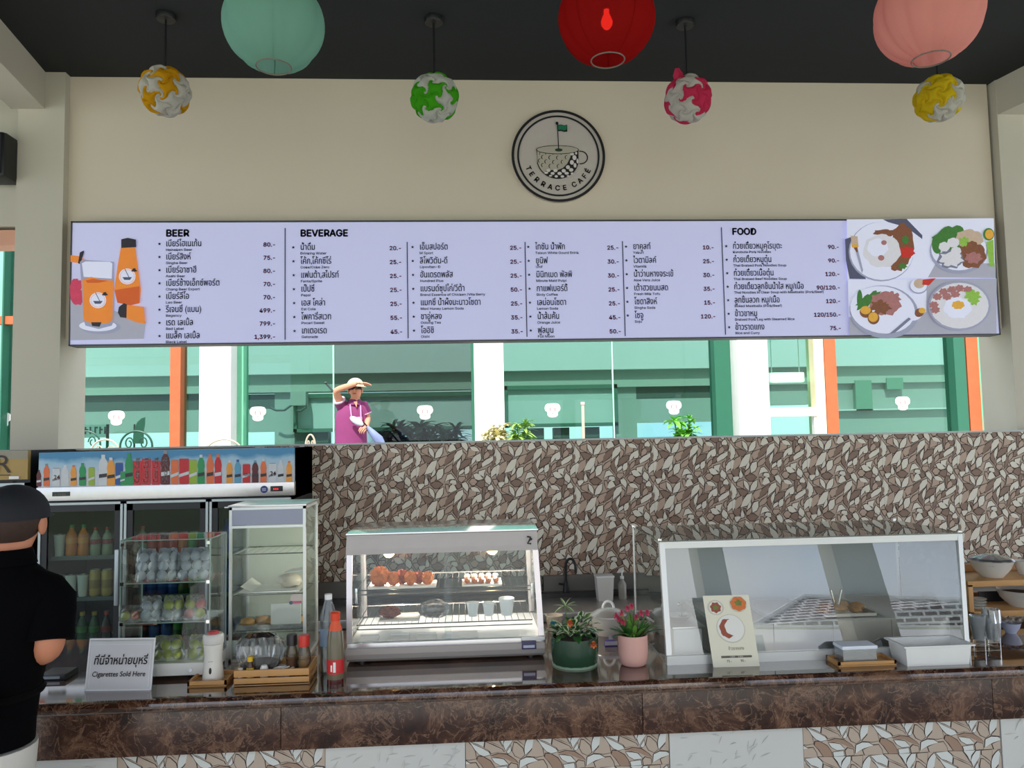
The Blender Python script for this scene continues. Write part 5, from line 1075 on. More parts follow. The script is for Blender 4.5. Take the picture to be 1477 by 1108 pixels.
MB().box(x0+.01, x1-.01, YH+.03, YH+DY-.02, zB+.001, zB+.01).build('white_tray_floor', mt('tray_floor_white', (240, 240, 242), .35), HD)
zS = P(640, 846, YH+.12).z; zM = P(640, 893, YH+.15).z
def rack(z, name):
    q = MB(); xa_, xb_ = x0+.03, x1-.04; ya_, yb_ = YH+.085, YH+DY-.05
    q.tube([(xa_, ya_, z), (xb_, ya_, z), (xb_, yb_, z), (xa_, yb_, z)], .003, 6, 0, True); q.tube([(xa_, ya_-.004, z-.016), (xb_, ya_-.004, z-.016)], .0028, 6)
    for i in range(27): q.tube([(xa_+(xb_-xa_)*i/26, ya_, z), (xa_+(xb_-xa_)*i/26, yb_, z)], .0013, 4)
    q.build(name, CHROME, HD)
rack(zS, 'wire_shelf'); rack(zM, 'wire_shelf')
for xx in (x0+.028, x1-.04):
    MB().box(xx-.004, xx+.006, YH+.075, YH+.083, zS-.05, zS+.01, b=.002).build('shelf_bracket', CHROME, HD)
for px in (561, 710):
    c = P(px, 800, YH+.22); zz_ = zH-.002
    MB().cyl((c.x, YH+.22, zT-.012), (c.x, YH+.22, zH+.012), .018, 12).build('lamp_socket', STEEL, HD)
    MB().ball((c.x, YH+.22, zH-.014), .024, .024, .024, 0, 14, 10).build('bulb', mt('warm_bulb', (255, 214, 140), .4, emit=(255, 200, 120), es=9.), HD)
    ll = bpy.data.lights.new('heat_lamp', 'POINT'); ll.energy = 2.6; ll.color = (1, .93, .84); ll.shadow_soft_size = .03
    lo = bpy.data.objects.new('heat_lamp_light', ll); COL.objects.link(lo); lo.location = (c.x, YH+.22, zH-.06)
c = P(768, 925, YH); MB().box(c.x-.042, c.x+.048, YH-.004, YH+.006, zG-.008, zG+.006, b=.001).build('switch_cover', WHITE, HD)
pl_ = MB().box(c.x-.042, c.x+.014, YH-.003, YH+.004, zG-.042, zG-.010, b=.001).build('badge_plate', mt('badge_purple', (66, 56, 96), .4), HD); MB().box(c.x-.036, c.x+.008, YH-.0042, YH-.003, zG-.036, zG-.026).build('badge_stripe', mt('badge_pale', (190, 196, 214), .5), HD)
c = P(763, 779, YH+.07); q = MB(); q.tube([(c.x-.008, c.y-.004, c.z+.014), (c.x+.006, c.y-.004, c.z+.012), (c.x+.002, c.y-.006, c.z), (c.x-.006, c.y-.008, c.z-.012), (c.x+.008, c.y-.009, c.z-.014)], .0035, 6); q.ball((c.x+.008, c.y-.006, c.z+.004), .005); q.build('maker_mark', mt('mark_black', (40, 36, 34), .5), HD)
# food inside
FRY = mt('fried_crust', (186, 104, 46), .75, var=.45, scale=55, bump=.8); FRY2 = mt('fried_crust_dark', (146, 66, 30), .75, var=.4, scale=55, bump=.8)
YS = YH+.14
def lump(px, w_, h_, mat_, name, label, group, seed, z=None, Yp=None):
    Yp = Yp or YS; z = zS if z is None else z; c = P(px, 840, Yp); rx, rz = w_/2*Yp/1120, h_/2*Yp/1120; rnd = random.Random(seed); ph_ = [rnd.uniform(0, 6) for _ in range(5)]
    f_ = lambda a, t: 1+.10*math.sin(5*a+ph_[0]+3*t)+.09*math.sin(9*a+ph_[1]-7*t)+.07*math.sin(15*a+ph_[2]+12*t)+.05*math.sin(4*a+19*t)
    o = MB().ball((c.x, Yp, z+.004+rz*.97), rx, rx*.8, rz, 0, 30, 18, None, f_).build(name, mat_, None, (c.x, Yp, z+.003)); return tag(o, label, 'fried food', group)
TRW = mt('paper_plate', (226, 222, 214), .5)
def plate(pxa, pxb, z, Yp, label, name='food_plate'):
    xa_, xb_ = P(pxa, 845, Yp).x, P(pxb, 845, Yp).x
    t = T(name, label, 'plate', ((xa_+xb_)/2, Yp, z)); MB().box(xa_, xb_, Yp-.055, Yp+.07, z+.0035, z+.006).build('base', TRW, t)
    q = MB()
    for r_ in ((xa_-.004, xa_, Yp-.055, Yp+.07), (xb_, xb_+.004, Yp-.055, Yp+.07), (xa_, xb_, Yp-.058, Yp-.055), (xa_, xb_, Yp+.07, Yp+.073)): q.box(*r_, z+.004, z+.011)
    q.build('rim', TRW, t)
plate(534, 628, zS, YS, 'white paper plate under the fried chicken on the upper rack'); plate(668, 722, zS, YS, 'white paper plate under the sausage rolls on the upper rack')
lump(548, 27, 25, FRY, 'fried_chicken', 'big round piece of fried chicken at the left of the upper rack', 'fried chicken pieces', 1, zS+.006)
for i, (px, h_) in enumerate(((567, 17), (580, 19), (592, 18), (604, 16), (617, 17))): lump(px, 16, h_, (FRY, FRY2)[i % 2], 'fried_chicken', 'piece of fried chicken, %s right of the big round piece' % ORD[i], 'fried chicken pieces', 10+i, zS+.006, YS+(.02 if i % 2 else -.005))
for i in range(5):
    c = P(674+i*10.2, 838, YS); zc = zS+.007+.018; o = MB()
    t = T('sausage_roll', 'sausage in a pale bun, %s from the left on the rack' % ORD[i], 'sausage roll', (c.x, YS, zS+.006), 'sausage rolls on the upper rack')
    MB().lathe([(0, -.055), (.009, -.05), (.0125, -.03), (.0125, .03), (.009, .05), (0, .055)], (0, 0, 0), 14, 0, True, Matrix.Translation((c.x, YS, zc-.002)) @ Matrix.Rotation(R(90), 4, 'X')).build('sausage', mt('grilled_sausage', (176, 98, 58), .45, var=.2, scale=60), t)
    MB().ball((c.x, YS+.006, zc+.008), .013, .036, .009).build('bun_top', mt('icing_pale', (232, 214, 196), .6), t)
lump(562, 28, 15, mt('dark_nugget', (120, 62, 40), .75, var=.3, scale=50, bump=.5), 'fried_patty', 'brown fried patty on the lower rack of the heated display', None, 40, zM+.006, YH+.17)
plate(549, 603, zM, YH+.17, 'white paper tray under the brown patty on the lower rack')
c = P(626, 880, YH+.16)
t = T('bread_bag', 'clear bag of dark rolls on the lower rack', 'bag', (c.x, YH+.16, zM+.004))
for i, (dx, dz) in enumerate(((-.025, .014), (.012, .012), (-.008, .034), (.03, .03))): MB().ball((c.x+dx, YH+.16, zM+.006+dz), .021, .02, .014, 0, 12, 8).build('dark_roll', mt('dark_roll_crust', (110, 84, 62), .7, var=.3, scale=40), t)
MB().ball((c.x, YH+.16, zM+.04), .062, .04, .037, 0, 22, 12, None, lambda a, t_: 1+.05*math.sin(8*a+3*t_)+.04*math.sin(15*a)).build('film', FILM, t)
CW = mt('frosted_white_cup', (222, 228, 230), .35, var=.02)
for i, (px, w_, h_) in enumerate(((682, 17, 17), (705, 17, 16), (731, 22, 22))):
    Yp = YH+.17; c = P(px, 886, Yp); r_ = w_/2*Yp/1120; hh = h_*Yp/1120
    t = T('plastic_cup', 'small frosted white cup, %s in the row of three in the heated display' % ORD[i], 'cup', (c.x, Yp, zM+.004), 'frosted cups on the lower rack')
    MB().lathe([(r_*.7, 0), (r_*.72, .002), (r_*.95, hh*.92), (r_, hh*.93), (r_, hh), (r_*.93, hh), (r_*.66, .004), (0, .004)], (c.x, Yp, zM+.004), 20, cap=False).build('cup', CW, t); MB().lathe([(r_*1.03, hh*.94), (r_*1.03, hh+.004), (r_*.9, hh+.007), (0, hh+.007)], (c.x, Yp, zM+.004), 20).build('lid', CW, t)
for i, (a_, b_) in enumerate(((516, 546), (560, 590), (600, 630), (640, 690))):
    xa_, xb_ = P(a_, 912, YH+.08).x, P(b_, 912, YH+.08).x; t = T('paper_sleeve', 'white paper sleeve, %s from left on the display floor' % ORD[i], 'paper', ((xa_+xb_)/2, YH+.1, zB+.011), 'paper sleeves on the heated display floor')
    MB().box(xa_, xb_, YH+.06, YH+.13, zB+.011, zB+.016, b=.001).build('sheet', mt('bright_paper', (240, 238, 236), .5), t); MB().box(xa_+.004, xb_-.004, YH+.13, YH+.138, zB+.011, zB+.022, b=.001).build('fold', mt('bright_paper'), t)

# ------------------------------------------------------------------ potted plants
def leafmesh(mb, base, d, L, w_, curl=.3, m=0, me=None, up=Vector((0, 0, 1)), wave=0.):
    """a bent leaf; when me is given a paler margin is added"""
    d = Vector(d).normalized(); s_ = d.cross(up).normalized() if d.cross(up).length > .01 else Vector((1, 0, 0)); n_ = s_.cross(d).normalized(); base = Vector(base); K = 6; rows_ = []
    for i in range(K+1):
        t = i/K; ww = w_*math.sin(math.pi*min(1, t*.92+.08))**.75; c_ = base+d*L*t-n_*0+up*(-curl*L*t*t)
        rows_.append([c_-s_*ww+n_*ww*.25+n_*wave*math.sin(i*2), c_-s_*ww*.6+n_*ww*.1, c_, c_+s_*ww*.6+n_*ww*.1, c_+s_*ww+n_*ww*.25-n_*wave*math.sin(i*2)])
    o = len(mb.v)
    for r_ in rows_: mb.v += [tuple(v) for v in r_]
    for i in range(K):
        for j in range(4): mb.f.append((o+i*5+j, o+i*5+j+1, o+(i+1)*5+j+1, o+(i+1)*5+j)); mb.m.append(me if (me is not None and j in (0, 3)) else m); mb.s.append(True)
GLF = mt('glossy_green_leaf', (44, 98, 40), .4, var=.25, scale=30); CRL = mt('cream_leaf_margin', (216, 220, 190), .5); GL2 = mt('fresh_green_leaf', (96, 140, 58), .45, var=.25, scale=30); STM = mt('green_stem', (96, 128, 62), .6)
c = onC(829, 967); Yp = c.y+.085; c = Vector((P(829, 950, Yp).x, Yp, ZK)); r_ = 33.5*Yp/1120; hp_ = P(829, 926, Yp-r_).z-ZK
t = T('potted_plant', 'dark green ribbed pot of variegated leaves right of the heated display', 'potted plant', c)
MB().lathe([(r_*.9, 0), (r_*.93, .004), (r_, hp_*.5), (r_*1.01, hp_-.006), (r_*1.01, hp_), (r_*.92, hp_), (r_*.9, hp_-.015), (0, hp_-.015)], c, 40, 0, True, None, True, lambda a, z: 1+.012*math.sin(16*a)).build('pot', mt('dark_green_glaze', (44, 70, 52), .2, var=.1), t)
MB().lathe([(r_*.94, 0), (r_*.96, 0), (r_*.96, .006), (r_*.93, .008)], c, 40).build('saucer', mt('pale_green_rim', (130, 158, 130), .3), t)
MB().lathe([(r_*.9, hp_-.012), (0, hp_-.004)], c, 24, 0, True, None, False).build('soil', mt('soil', (48, 36, 28), .95), t)
rnd = random.Random(3)
for i in range(58):
    a_ = rnd.uniform(0, 6.28); rr = r_*.75*math.sqrt(rnd.random()); el = rnd.uniform(.1, 1.1); b_ = c+Vector((rr*math.cos(a_), rr*math.sin(a_), hp_+rnd.uniform(-.005, .05)))
    mb = MB(); leafmesh(mb, b_, (math.cos(a_)*math.cos(el), math.sin(a_)*math.cos(el), math.sin(el)), rnd.uniform(.045, .075), rnd.uniform(.012, .018), .35, 0, 1 if i % 3 else None, wave=.003); mb.build('leaf', [GLF if i % 4 else GL2, CRL], t)
mb = MB(); tip = P(815, 872, Yp)
mb.tube([c+Vector((-.02, 0, hp_)), c+Vector((-.028, 0, hp_+.06)), tip], .0022, 5); mb.build('tall_stem', STM, t)
for i, (dx, dz) in enumerate(((-.9, .25), (-.8, -.35), (-.3, .7), (.4, .8), (.95, .2), (.9, .55), (.2, -.1))):
    mb = MB(); leafmesh(mb, tip+Vector((dx*.004, 0, -.006)), (dx, -.2, dz), .045, .009, .15, 0, 1); mb.build('leaf', [GL2, CRL], t)
for px, py in ((856, 929), (822, 898)):
    f = P(px, py, Yp-r_*.9); mb = MB()
    for k_ in range(8): leafmesh(mb, f, (math.cos(k_*.785), -.5, math.sin(k_*.785)), .017, .006, .1)
    fl_ = mb.build('flower', mt('orange_petal', (206, 112, 52), .6, var=.2), t); MB().ball((f.x, f.y-.006, f.z), .006, .004, .006).build('flower_centre', mt('flower_centre', (150, 60, 40), .8), fl_)
c = onC(914, 965); Yp = c.y+.055; c = Vector((P(913.5, 950, Yp).x, Yp, ZK)); r_ = 21*Yp/1120; hp_ = P(914, 920, Yp-r_).z-ZK
t = T('potted_plant', 'pale pink pot of pink flowers left of the big glass case', 'potted plant', c)
MB().lathe([(r_*.72, 0), (r_*.86, .006), (r_*.95, .022), (r_, .045), (r_*1.0, hp_), (r_*.93, hp_), (r_*.91, hp_-.012), (0, hp_-.012)], c, 36).build('pot', mt('pink_ceramic', (214, 164, 152), .5, var=.04), t)
MB().lathe([(r_*.91, hp_-.010), (0, hp_-.002)], c, 20, 0, True, None, False).build('soil', mt('soil'), t)
for i in range(44):
    a_ = rnd.uniform(0, 6.28); rr = r_*.7*math.sqrt(rnd.random()); el = rnd.uniform(.35, 1.35); b_ = c+Vector((rr*math.cos(a_), rr*math.sin(a_), hp_-.004))
    mb = MB(); leafmesh(mb, b_, (math.cos(a_)*math.cos(el), math.sin(a_)*math.cos(el), math.sin(el)), rnd.uniform(.06, .10), rnd.uniform(.008, .013), .22, 0); mb.build('leaf', [GL2 if i % 3 else GLF], t)
PK = mt('pink_petal', (196, 62, 98), .55, var=.25, scale=60)
for px, py in ((905, 877), (897, 884), (893, 893), (899, 897), (925, 884), (934, 883), (889, 888), (911, 874), (918, 890)):
    f = P(px, py, Yp+rnd.uniform(-.03, .03)); MB().tube([c+Vector(((f.x-c.x)*.3, 0, hp_)), c+Vector(((f.x-c.x)*.7, (f.y-c.y)*.5, (hp_+f.z-c.z)/2+.01)), f], .0016, 5).build('stem', STM, t)
    mb = MB()
    for k_ in range(9): leafmesh(mb, f, (math.cos(k_*.7), -.4+(k_ % 3)*.2, math.sin(k_*.7)+.3), .015, .0055, .1)
    mb.build('flower', PK, t)
# things between and behind the pots
Yq = 3.25; c = P(881, 940, Yq); t = T('purple_packet', 'small purple packet with a white strip between the two pots', 'packet', (c.x, Yq, ZK)); zq_ = P(881, 923, Yq).z
MB().add([(c.x+a_*s_, Yq+b_, z) for z, s_ in ((ZK, .026), (zq_-.018, .025), (zq_, .017)) for a_, b_ in ((-1, -.015), (1, -.015), (1, .015), (-1, .015))], [(3, 2, 1, 0), (0, 1, 5, 4), (1, 2, 6, 5), (2, 3, 7, 6), (3, 0, 4, 7), (4, 5, 9, 8), (5, 6, 10, 9), (6, 7, 11, 10), (7, 4, 8, 11), (8, 9, 10, 11)]).build('carton', mt('purple_card', (70, 48, 140), .45), t)
MB().box(c.x-.0262, c.x+.0262, Yq-.0165, Yq-.0152, ZK+.004, ZK+.02).build('white_strip', mt('pale_strip', (200, 196, 206), .5), t); MB().box(c.x-.01, c.x+.006, Yq-.0165, Yq-.0152, ZK+.028, ZK+.042).build('white_mark', mt('pale_strip'), t)
Yq = 3.45; c = P(879, 935, Yq); zt_ = P(879, 888, Yq).z; r_ = 25*Yq/1120
t = T('stock_pot', 'white enamel pot with a lid and looped handle behind the flowers', 'pot', (c.x, Yq, ZK))
MB().lathe([(r_*.88, 0), (r_*.92, .01), (r_, (zt_-ZK)*.9), (r_*1.03, zt_-ZK)], (c.x, Yq, ZK), 32).build('body', mt('pot_offwhite', (196, 190, 184), .4, var=.04), t)
MB().lathe([(r_*1.06, zt_-ZK), (r_*1.05, zt_-ZK+.006), (r_*.7, zt_-ZK+.024), (r_*.25, zt_-ZK+.034), (0, zt_-ZK+.034)], (c.x, Yq, ZK), 32).build('lid', mt('lid_steel', (186, 184, 180), .3, .5), t)
MB().tube([(c.x+.024*math.cos(R(a_)), Yq, zt_+.032+.03*math.sin(R(a_))) for a_ in range(0, 181, 15)], .006, 8).build('lid_handle', WHITE, t)
for s_ in (-1, 1): MB().tube([(c.x+s_*r_*1.0, Yq-.01, zt_-.03), (c.x+s_*(r_+.028), Yq-.01, zt_-.016), (c.x+s_*(r_+.028), Yq+.01, zt_-.016), (c.x+s_*r_*1.0, Yq+.01, zt_-.03)], .005, 8).build('side_handle', WHITE, t)
c = P(800, 915, 3.5); t = T('paper_cup', 'cream cup with a blue dot between the heated display and the green pot', 'cup', (c.x, 3.5, ZK)); zt_ = P(800, 887, 3.5).z-ZK
MB().lathe([(.027, 0), (.038, zt_-.004), (.040, zt_-.002), (.040, zt_), (.036, zt_), (.026, .004), (0, .004)], (c.x, 3.5, ZK), 24, cap=False).build('cup', mt('cream_card', (222, 206, 186), .6), t)
MB().cyl((c.x-.008, 3.465, ZK+zt_*.6), (c.x-.008, 3.46, ZK+zt_*.6), .014, 16).build('printed_dot', mt('teal_ink', (40, 110, 140), .5), t)

# ------------------------------------------------------------------ big glass case
a_, b_ = onC(962, 959.5), onC(1399, 944); YGc = (a_.y+b_.y)/2; x0, x1 = P(962, 950, YGc).x, P(1399, 935, YGc).x
YGt = YGc+.10; zt_ = P(1170, 776, YGt).z; YR = YGc+.60; z0 = ZK
gc = T('glass_food_case', 'wide silver-framed glass food case with a sloping front on the right of the counter', 'display case', ((x0+x1)/2, YGc+.3, z0))
xt0, xt1 = P(951, 783, YGt).x, P(1388, 770, YGt).x
w_ = .026
def bar(pts, nm='frame_bar'):
    return MB().add(pts, [(0, 3, 2, 1), (4, 5, 6, 7), (0, 1, 5, 4), (1, 2, 6, 5), (2, 3, 7, 6), (3, 0, 4, 7)]).build(nm, SILVER, gc)
bar([(x0, YGc, z0), (x0+w_*.8, YGc, z0), (x0+w_*.8, YGc+.02, z0), (x0, YGc+.02, z0), (xt0, YGt, zt_), (xt0+w_*.8, YGt, zt_), (xt0+w_*.8, YGt+.02, zt_), (xt0, YGt+.02, zt_)])
bar([(x1-w_*.7, YGc, z0), (x1, YGc, z0), (x1, YGc+.02, z0), (x1-w_*.7, YGc+.02, z0), (xt1-w_*.7, YGt, zt_), (xt1, YGt, zt_), (xt1, YGt+.02, zt_), (xt1-w_*.7, YGt+.02, zt_)])
MB().box(x0, x1, YGc-.001, YGc+.02, z0, z0+.034).build('frame_bar', SILVER, gc); MB().box(xt0, xt1, YGt-.001, YGt+.02, zt_-.026, zt_).build('frame_bar', SILVER, gc)
for xx in (xt0, xt1-.012):
    MB().box(xx, xx+.012, YR-.012, YR, z0, zt_).build('frame_bar', SILVER, gc)
MB().box(xt0, xt1, YR-.012, YR, z0, z0+.02).build('frame_bar', SILVER, gc)
CG = glass('case_front_glass', (240, 245, 245), 4.2)
xs_ = [x0+w_*.8, x1-w_*.7]; ts_ = [xt0+w_*.8, xt1-w_*.7]
MB().add([(xs_[0], YGc+.006, z0+.034), (xs_[1], YGc+.006, z0+.034), (ts_[1], YGt+.004, zt_-.026), (ts_[0], YGt+.004, zt_-.026)], [(0, 1, 2, 3)]).build('front_glass', CG, gc)
SG = glass('case_side_glass', (226, 236, 226), .9, .0, .16, (190, 200, 188))
MB().add([(x0+.003, YGc+.02, z0+.005), (xt0+.003, YR-.012, z0+.005), (xt0+.003, YR-.012, zt_), (xt0+.003, YGt+.02, zt_)], [(0, 1, 2, 3)]).build('side_glass', SG, gc)
MB().add([(x1-.003, YGc+.02, z0+.005), (xt1-.003, YR-.012, z0+.005), (xt1-.003, YR-.012, zt_), (xt1-.003, YGt+.02, zt_)], [(0, 1, 2, 3)]).build('side_glass', SG, gc)
MB().box(xt0, xt1, YGt, YR, zt_+.001, zt_+.005).build('top_glass', glass('case_top_glass', (230, 238, 228), 1.2, .0, .3, (206, 212, 200)), gc)
for xx in (xt0+.005, xt1-.005):
    for y in (YGt+.01, YR-.01): MB().cyl((xx, y, zt_+.005), (xx, y, zt_+.011), .008, 10).build('corner_screw', CHROME, gc)
BKP = mt('frosted_sliding_panel', (198, 204, 208), .5, var=.03)
xm_ = (xt0+xt1)/2
MB().box(xt0+.014, xm_+.02, YR-.03, YR-.024, z0+.02, zt_-.01).build('rear_sliding_panel', BKP, gc); MB().box(xm_-.02, xt1-.014, YR-.022, YR-.016, z0+.02, zt_-.01).build('rear_sliding_panel', BKP, gc)
# food warmer inside: a steel well with pans
zW = P(1120, 897, YGc+.10).z
fw = T('bain_marie', 'long steel food well standing inside the glass case', 'food warmer', ((x0+x1)/2, YGc+.3, z0+.001))
xa_, xb_ = P(1030, 930, YGc+.08).x, P(1372, 930, YGc+.08).x
MB().box(xa_, xb_, YGc+.08, YGc+.085, z0+.001, zW).build('front_wall', STEEL, fw); MB().box(xa_, xb_, YGc+.50, YGc+.505, z0+.001, zW).build('rear_wall', STEEL, fw)
for xx in (xa_, xb_-.004): MB().box(xx, xx+.004, YGc+.085, YGc+.50, z0+.001, zW).build('end_wall', STEEL, fw)
q = MB().box(xa_-.006, xb_+.006, YGc+.07, YGc+.09, zW, zW+.006).box(xa_-.006, xb_+.006, YGc+.48, YGc+.51, zW, zW+.006)
for k_ in range(5): xx = xa_+(xb_-xa_-.02)*k_/4; q.box(xx, xx+.02, YGc+.09, YGc+.48, zW, zW+.006)
q.build('top_rim', mt('satin_rim', (190, 190, 188), .3, .6), fw)
for k_ in range(3):
    xx = xa_+(xb_-xa_)*(k_+1)/4; MB().box(xx-.001, xx+.001, YGc+.078, YGc+.08, z0+.01, zW-.002).build('seam', mt('seam_grey', (120, 120, 118), .5), fw)
for k_ in range(4):
    xp, xq = xa_+(xb_-xa_-.02)*k_/4+.022, xa_+(xb_-xa_-.02)*(k_+1)/4-.002
    q = MB().box(xp, xq, YGc+.095, YGc+.475, zW-.06, zW-.056)
    q.box(xp, xp+.002, YGc+.095, YGc+.475, zW-.06, zW+.004).box(xq-.002, xq, YGc+.095, YGc+.475, zW-.06, zW+.004).box(xp, xq, YGc+.095, YGc+.097, zW-.06, zW+.004).box(xp, xq, YGc+.473, YGc+.475, zW-.06, zW+.004)
    q.build('food_pan', STEEL, fw)
# tray of fried fish with tongs
c = P(1215, 892, YGc+.12); t = T('fried_food_tray', 'steel tray of golden fried food inside the glass case', 'tray', (c.x, c.y+.05, zW+.0065))
xp, xq = P(1186, 892, YGc+.12).x, P(1262, 892, YGc+.12).x
MB().box(xp, xq, YGc+.1, YGc+.26, zW+.0065, zW+.010).build('base', STEEL, t); q = MB()
for r_ in ((xp, xq, YGc+.1, YGc+.102), (xp, xq, YGc+.258, YGc+.26), (xp, xp+.002, YGc+.1, YGc+.26), (xq-.002, xq, YGc+.1, YGc+.26)): q.box(*r_, zW+.0065, zW+.022)
q.build('rim', STEEL, t)
for i in range(9):
    xx = xp+.02+(xq-xp-.04)*i/8; o = MB().ball((xx, YGc+.15+(i % 3)*.03, zW+.026+(i % 2)*.008), .024, .03, .013, 0, 14, 8, None, lambda a, t_: 1+.15*math.sin(5*a+i+3*t_)).build('fried_fish', mt('golden_batter', (190, 130, 66), .7, var=.35, scale=50, bump=.5), t)
t = T('tongs', 'steel tongs standing in the fried food', 'tongs', (P(1208, 885, YGc+.14).x, YGc+.14, zW+.03))
for s_ in (-1, 1):
    c = P(1209, 886, YGc+.14); MB().box(-.003, .003, -.007, .007, 0, .075, b=.001, M=Matrix.Translation((c.x+s_*.004, YGc+.15, zW+.034)) @ Matrix.Rotation(R(14*s_), 4, 'Y')).build('arm', CHROME, t)
MB().tube([(c.x-.006, YGc+.15, zW+.034), (c.x, YGc+.15, zW+.029), (c.x+.006, YGc+.15, zW+.034)], .004, 6).build('hinge', CHROME, t)
# white tub with steel pan, ladle
t = T('white_tub', 'white rectangular tub with a steel pan lid at the left inside the glass case', 'container', (P(987, 930, YGc+.1).x, YGc+.18, z0+.001))
xp, xq = P(970, 925, YGc+.08).x, P(1011, 925, YGc+.08).x; zA = P(990, 905, YGc+.08).z
MB().box(xp, xq, YGc+.06, YGc+.3, z0+.001, zA, b=.004).build('tub', WHITE, t); MB().box(xp-.006, xq+.012, YGc+.05, YGc+.31, zA, zA+.008, b=.002).build('lid', STEEL, t); MB().lathe([(.03, 0), (.052, .016), (.054, .017)], (( xp+xq)/2, YGc+.18, zA+.008), 20).build('pan', STEEL, t)
t = T('ladle', 'steel ladle leaning in the pan at the left of the glass case', 'ladle', ((xp+xq)/2, YGc+.16, zA+.03)); c = ((xp+xq)/2+.01, YGc+.16, zA+.022)
h1 = P(981, 873, YGc+.16); MB().cyl(c, (h1.x, h1.y+.02, h1.z), .0025, 8).build('handle', CHROME, t); MB().ball((h1.x, h1.y+.02, h1.z), .007).build('hook', CHROME, t); MB().lathe([(0, 0), (.014, .004), (.02, .014)], (c[0], c[1], c[2]-.004), 16).build('bowl', CHROME, t)

# menu card leaning on the glass case
o_, u_, v_, w_, h_ = card_stand((1020, 863), (1088, 862), (1029, 963), (1096, 961), 2.95, R(7))
v_ = (v_+u_*-.085).normalized(); h_ = 100*o_.y/1120
t = T('menu_card', 'cream menu card with three printed dishes leaning on the glass case', 'menu card', o_+u_*w_/2)
sheet(MB(), o_, u_, v_, 0, w_, 0, h_, .002).build('card', mt('menu_card_cream', (222, 218, 196), .45, var=.02), t)
n_ = u_.cross(v_); cp = MB()
def cd_(a_, b_, rx, ry, m_, l_, wob=0., k_=7):
    cp.poly([o_+u_*((a_+rx*math.cos(i*.2618)*(1+wob*math.sin(k_*i*.2618)))*w_)+v_*(b_*h_+ry*w_*math.sin(i*.2618)*(1+wob*math.sin(k_*i*.2618)))+n_*(.0006+.0004*l_) for i in range(24)], m_)
for a_, b_, r_, m_ in ((.24, .83, .16, 3), (.74, .87, .17, 3)): cd_(a_, b_, r_+.02, r_, 1, 0); cd_(a_, b_, r_*.86, r_*.84, 0, 1)
cd_(.24, .83, .115, .11, 2, 2, .12); cd_(.24, .83, .06, .05, 4, 3, .2, 5); cd_(.745, .875, .17, .15, 5, 2, .07); cd_(.75, .89, .08, .06, 4, 3, .2, 5)
cd_(.50, .53, .31, .30, 1, 0); cd_(.50, .535, .29, .28, 0, 1); cd_(.43, .535, .17, .20, 2, 2, .06); cd_(.545, .55, .17, .17, 0, 3, .05)
MP = [mt('card_white', (226, 224, 216), .5), mt('card_shade', (198, 194, 176), .5), mt('card_stew', (150, 74, 52), .6, var=.4, scale=120), mt('card_x', (200, 180, 150), .6), mt('card_green', (110, 120, 50), .6, var=.3, scale=90), mt('card_orange', (208, 112, 52), .6, var=.25, scale=90)]
tag(cp.build('printed_dish', MP, t), kind='stuff')
q = MB(); q.text('ข้าวราดแกง', o_+u_*w_*.55+v_*h_*.235+n_*.001, .016, 0, 'CENTER', u_, v_, 0, .8); sheet(q, o_, u_, v_, w_*.2, w_*.86, h_*.125, h_*.155, .0003, 0, .0012)
q.text('75.-', o_+u_*w_*.36+v_*h_*.065+n_*.001, .013, 0, 'CENTER', u_, v_); q.text('90.-', o_+u_*w_*.66+v_*h_*.065+n_*.001, .013, 0, 'CENTER', u_, v_); tag(q.build('printed_lettering', mt('card_ink', (92, 86, 74), .6), t), kind='stuff')
q = MB(); q.text('1 อย่าง      2 อย่าง', o_+u_*w_*.53+v_*h_*.131+n_*.0016, .0085, 0, 'CENTER', u_, v_, 0, .8); tag(q.build('strip_lettering', mt('card_white'), t), kind='stuff')
# bamboo tray with a clear box
a_, b_ = onC(1205, 960), onC(1286, 956); t = T('wooden_tray', 'bamboo tray under the clear lidded box before the glass case', 'tray', ((a_.x+b_.x)/2, a_.y+.06, ZK))
ya = YGc-.105; MB().box(a_.x, b_.x, ya, ya+.10, ZK, ZK+.009, b=.002).build('base', WOOD, t); q = MB()
for r_ in ((a_.x, b_.x, ya, ya+.008), (a_.x, b_.x, ya+.092, ya+.10), (a_.x, a_.x+.008, ya, ya+.10), (b_.x-.008, b_.x, ya, ya+.10)): q.box(*r_, ZK+.006, ZK+.018)
q.build('rim', WOOD, t)
xp, xq = P(1212, 945, ya+.03).x, P(1263, 945, ya+.03).x; zA = P(1238, 930, ya+.03).z; z9 = ZK+.0095
t = T('lidded_box', 'clear plastic box with a white lid and dark food on the bamboo tray', 'box', ((xp+xq)/2, ya+.06, z9))
q = MB().box(xp+.004, xq-.004, ya+.014, ya+.016, z9, zA-.012).box(xp+.004, xq-.004, ya+.082, ya+.084, z9, zA-.012).box(xp+.004, xp+.006, ya+.016, ya+.082, z9, zA-.012).box(xq-.006, xq-.004, ya+.016, ya+.082, z9, zA-.012).box(xp+.006, xq-.006, ya+.016, ya+.082, z9, z9+.002); q.build('box_body', CUPM, t)
MB().box(xp, xq, ya+.011, ya+.087, zA-.013, zA, b=.003).build('lid', mt('lid_bluish_white', (222, 228, 238), .35), t)
MB().box(xp+.008, xq-.008, ya+.019, ya+.079, z9+.0025, z9+.02, b=.004).build('food', mt('dark_jelly', (98, 74, 60), .4, var=.5, scale=60), t)
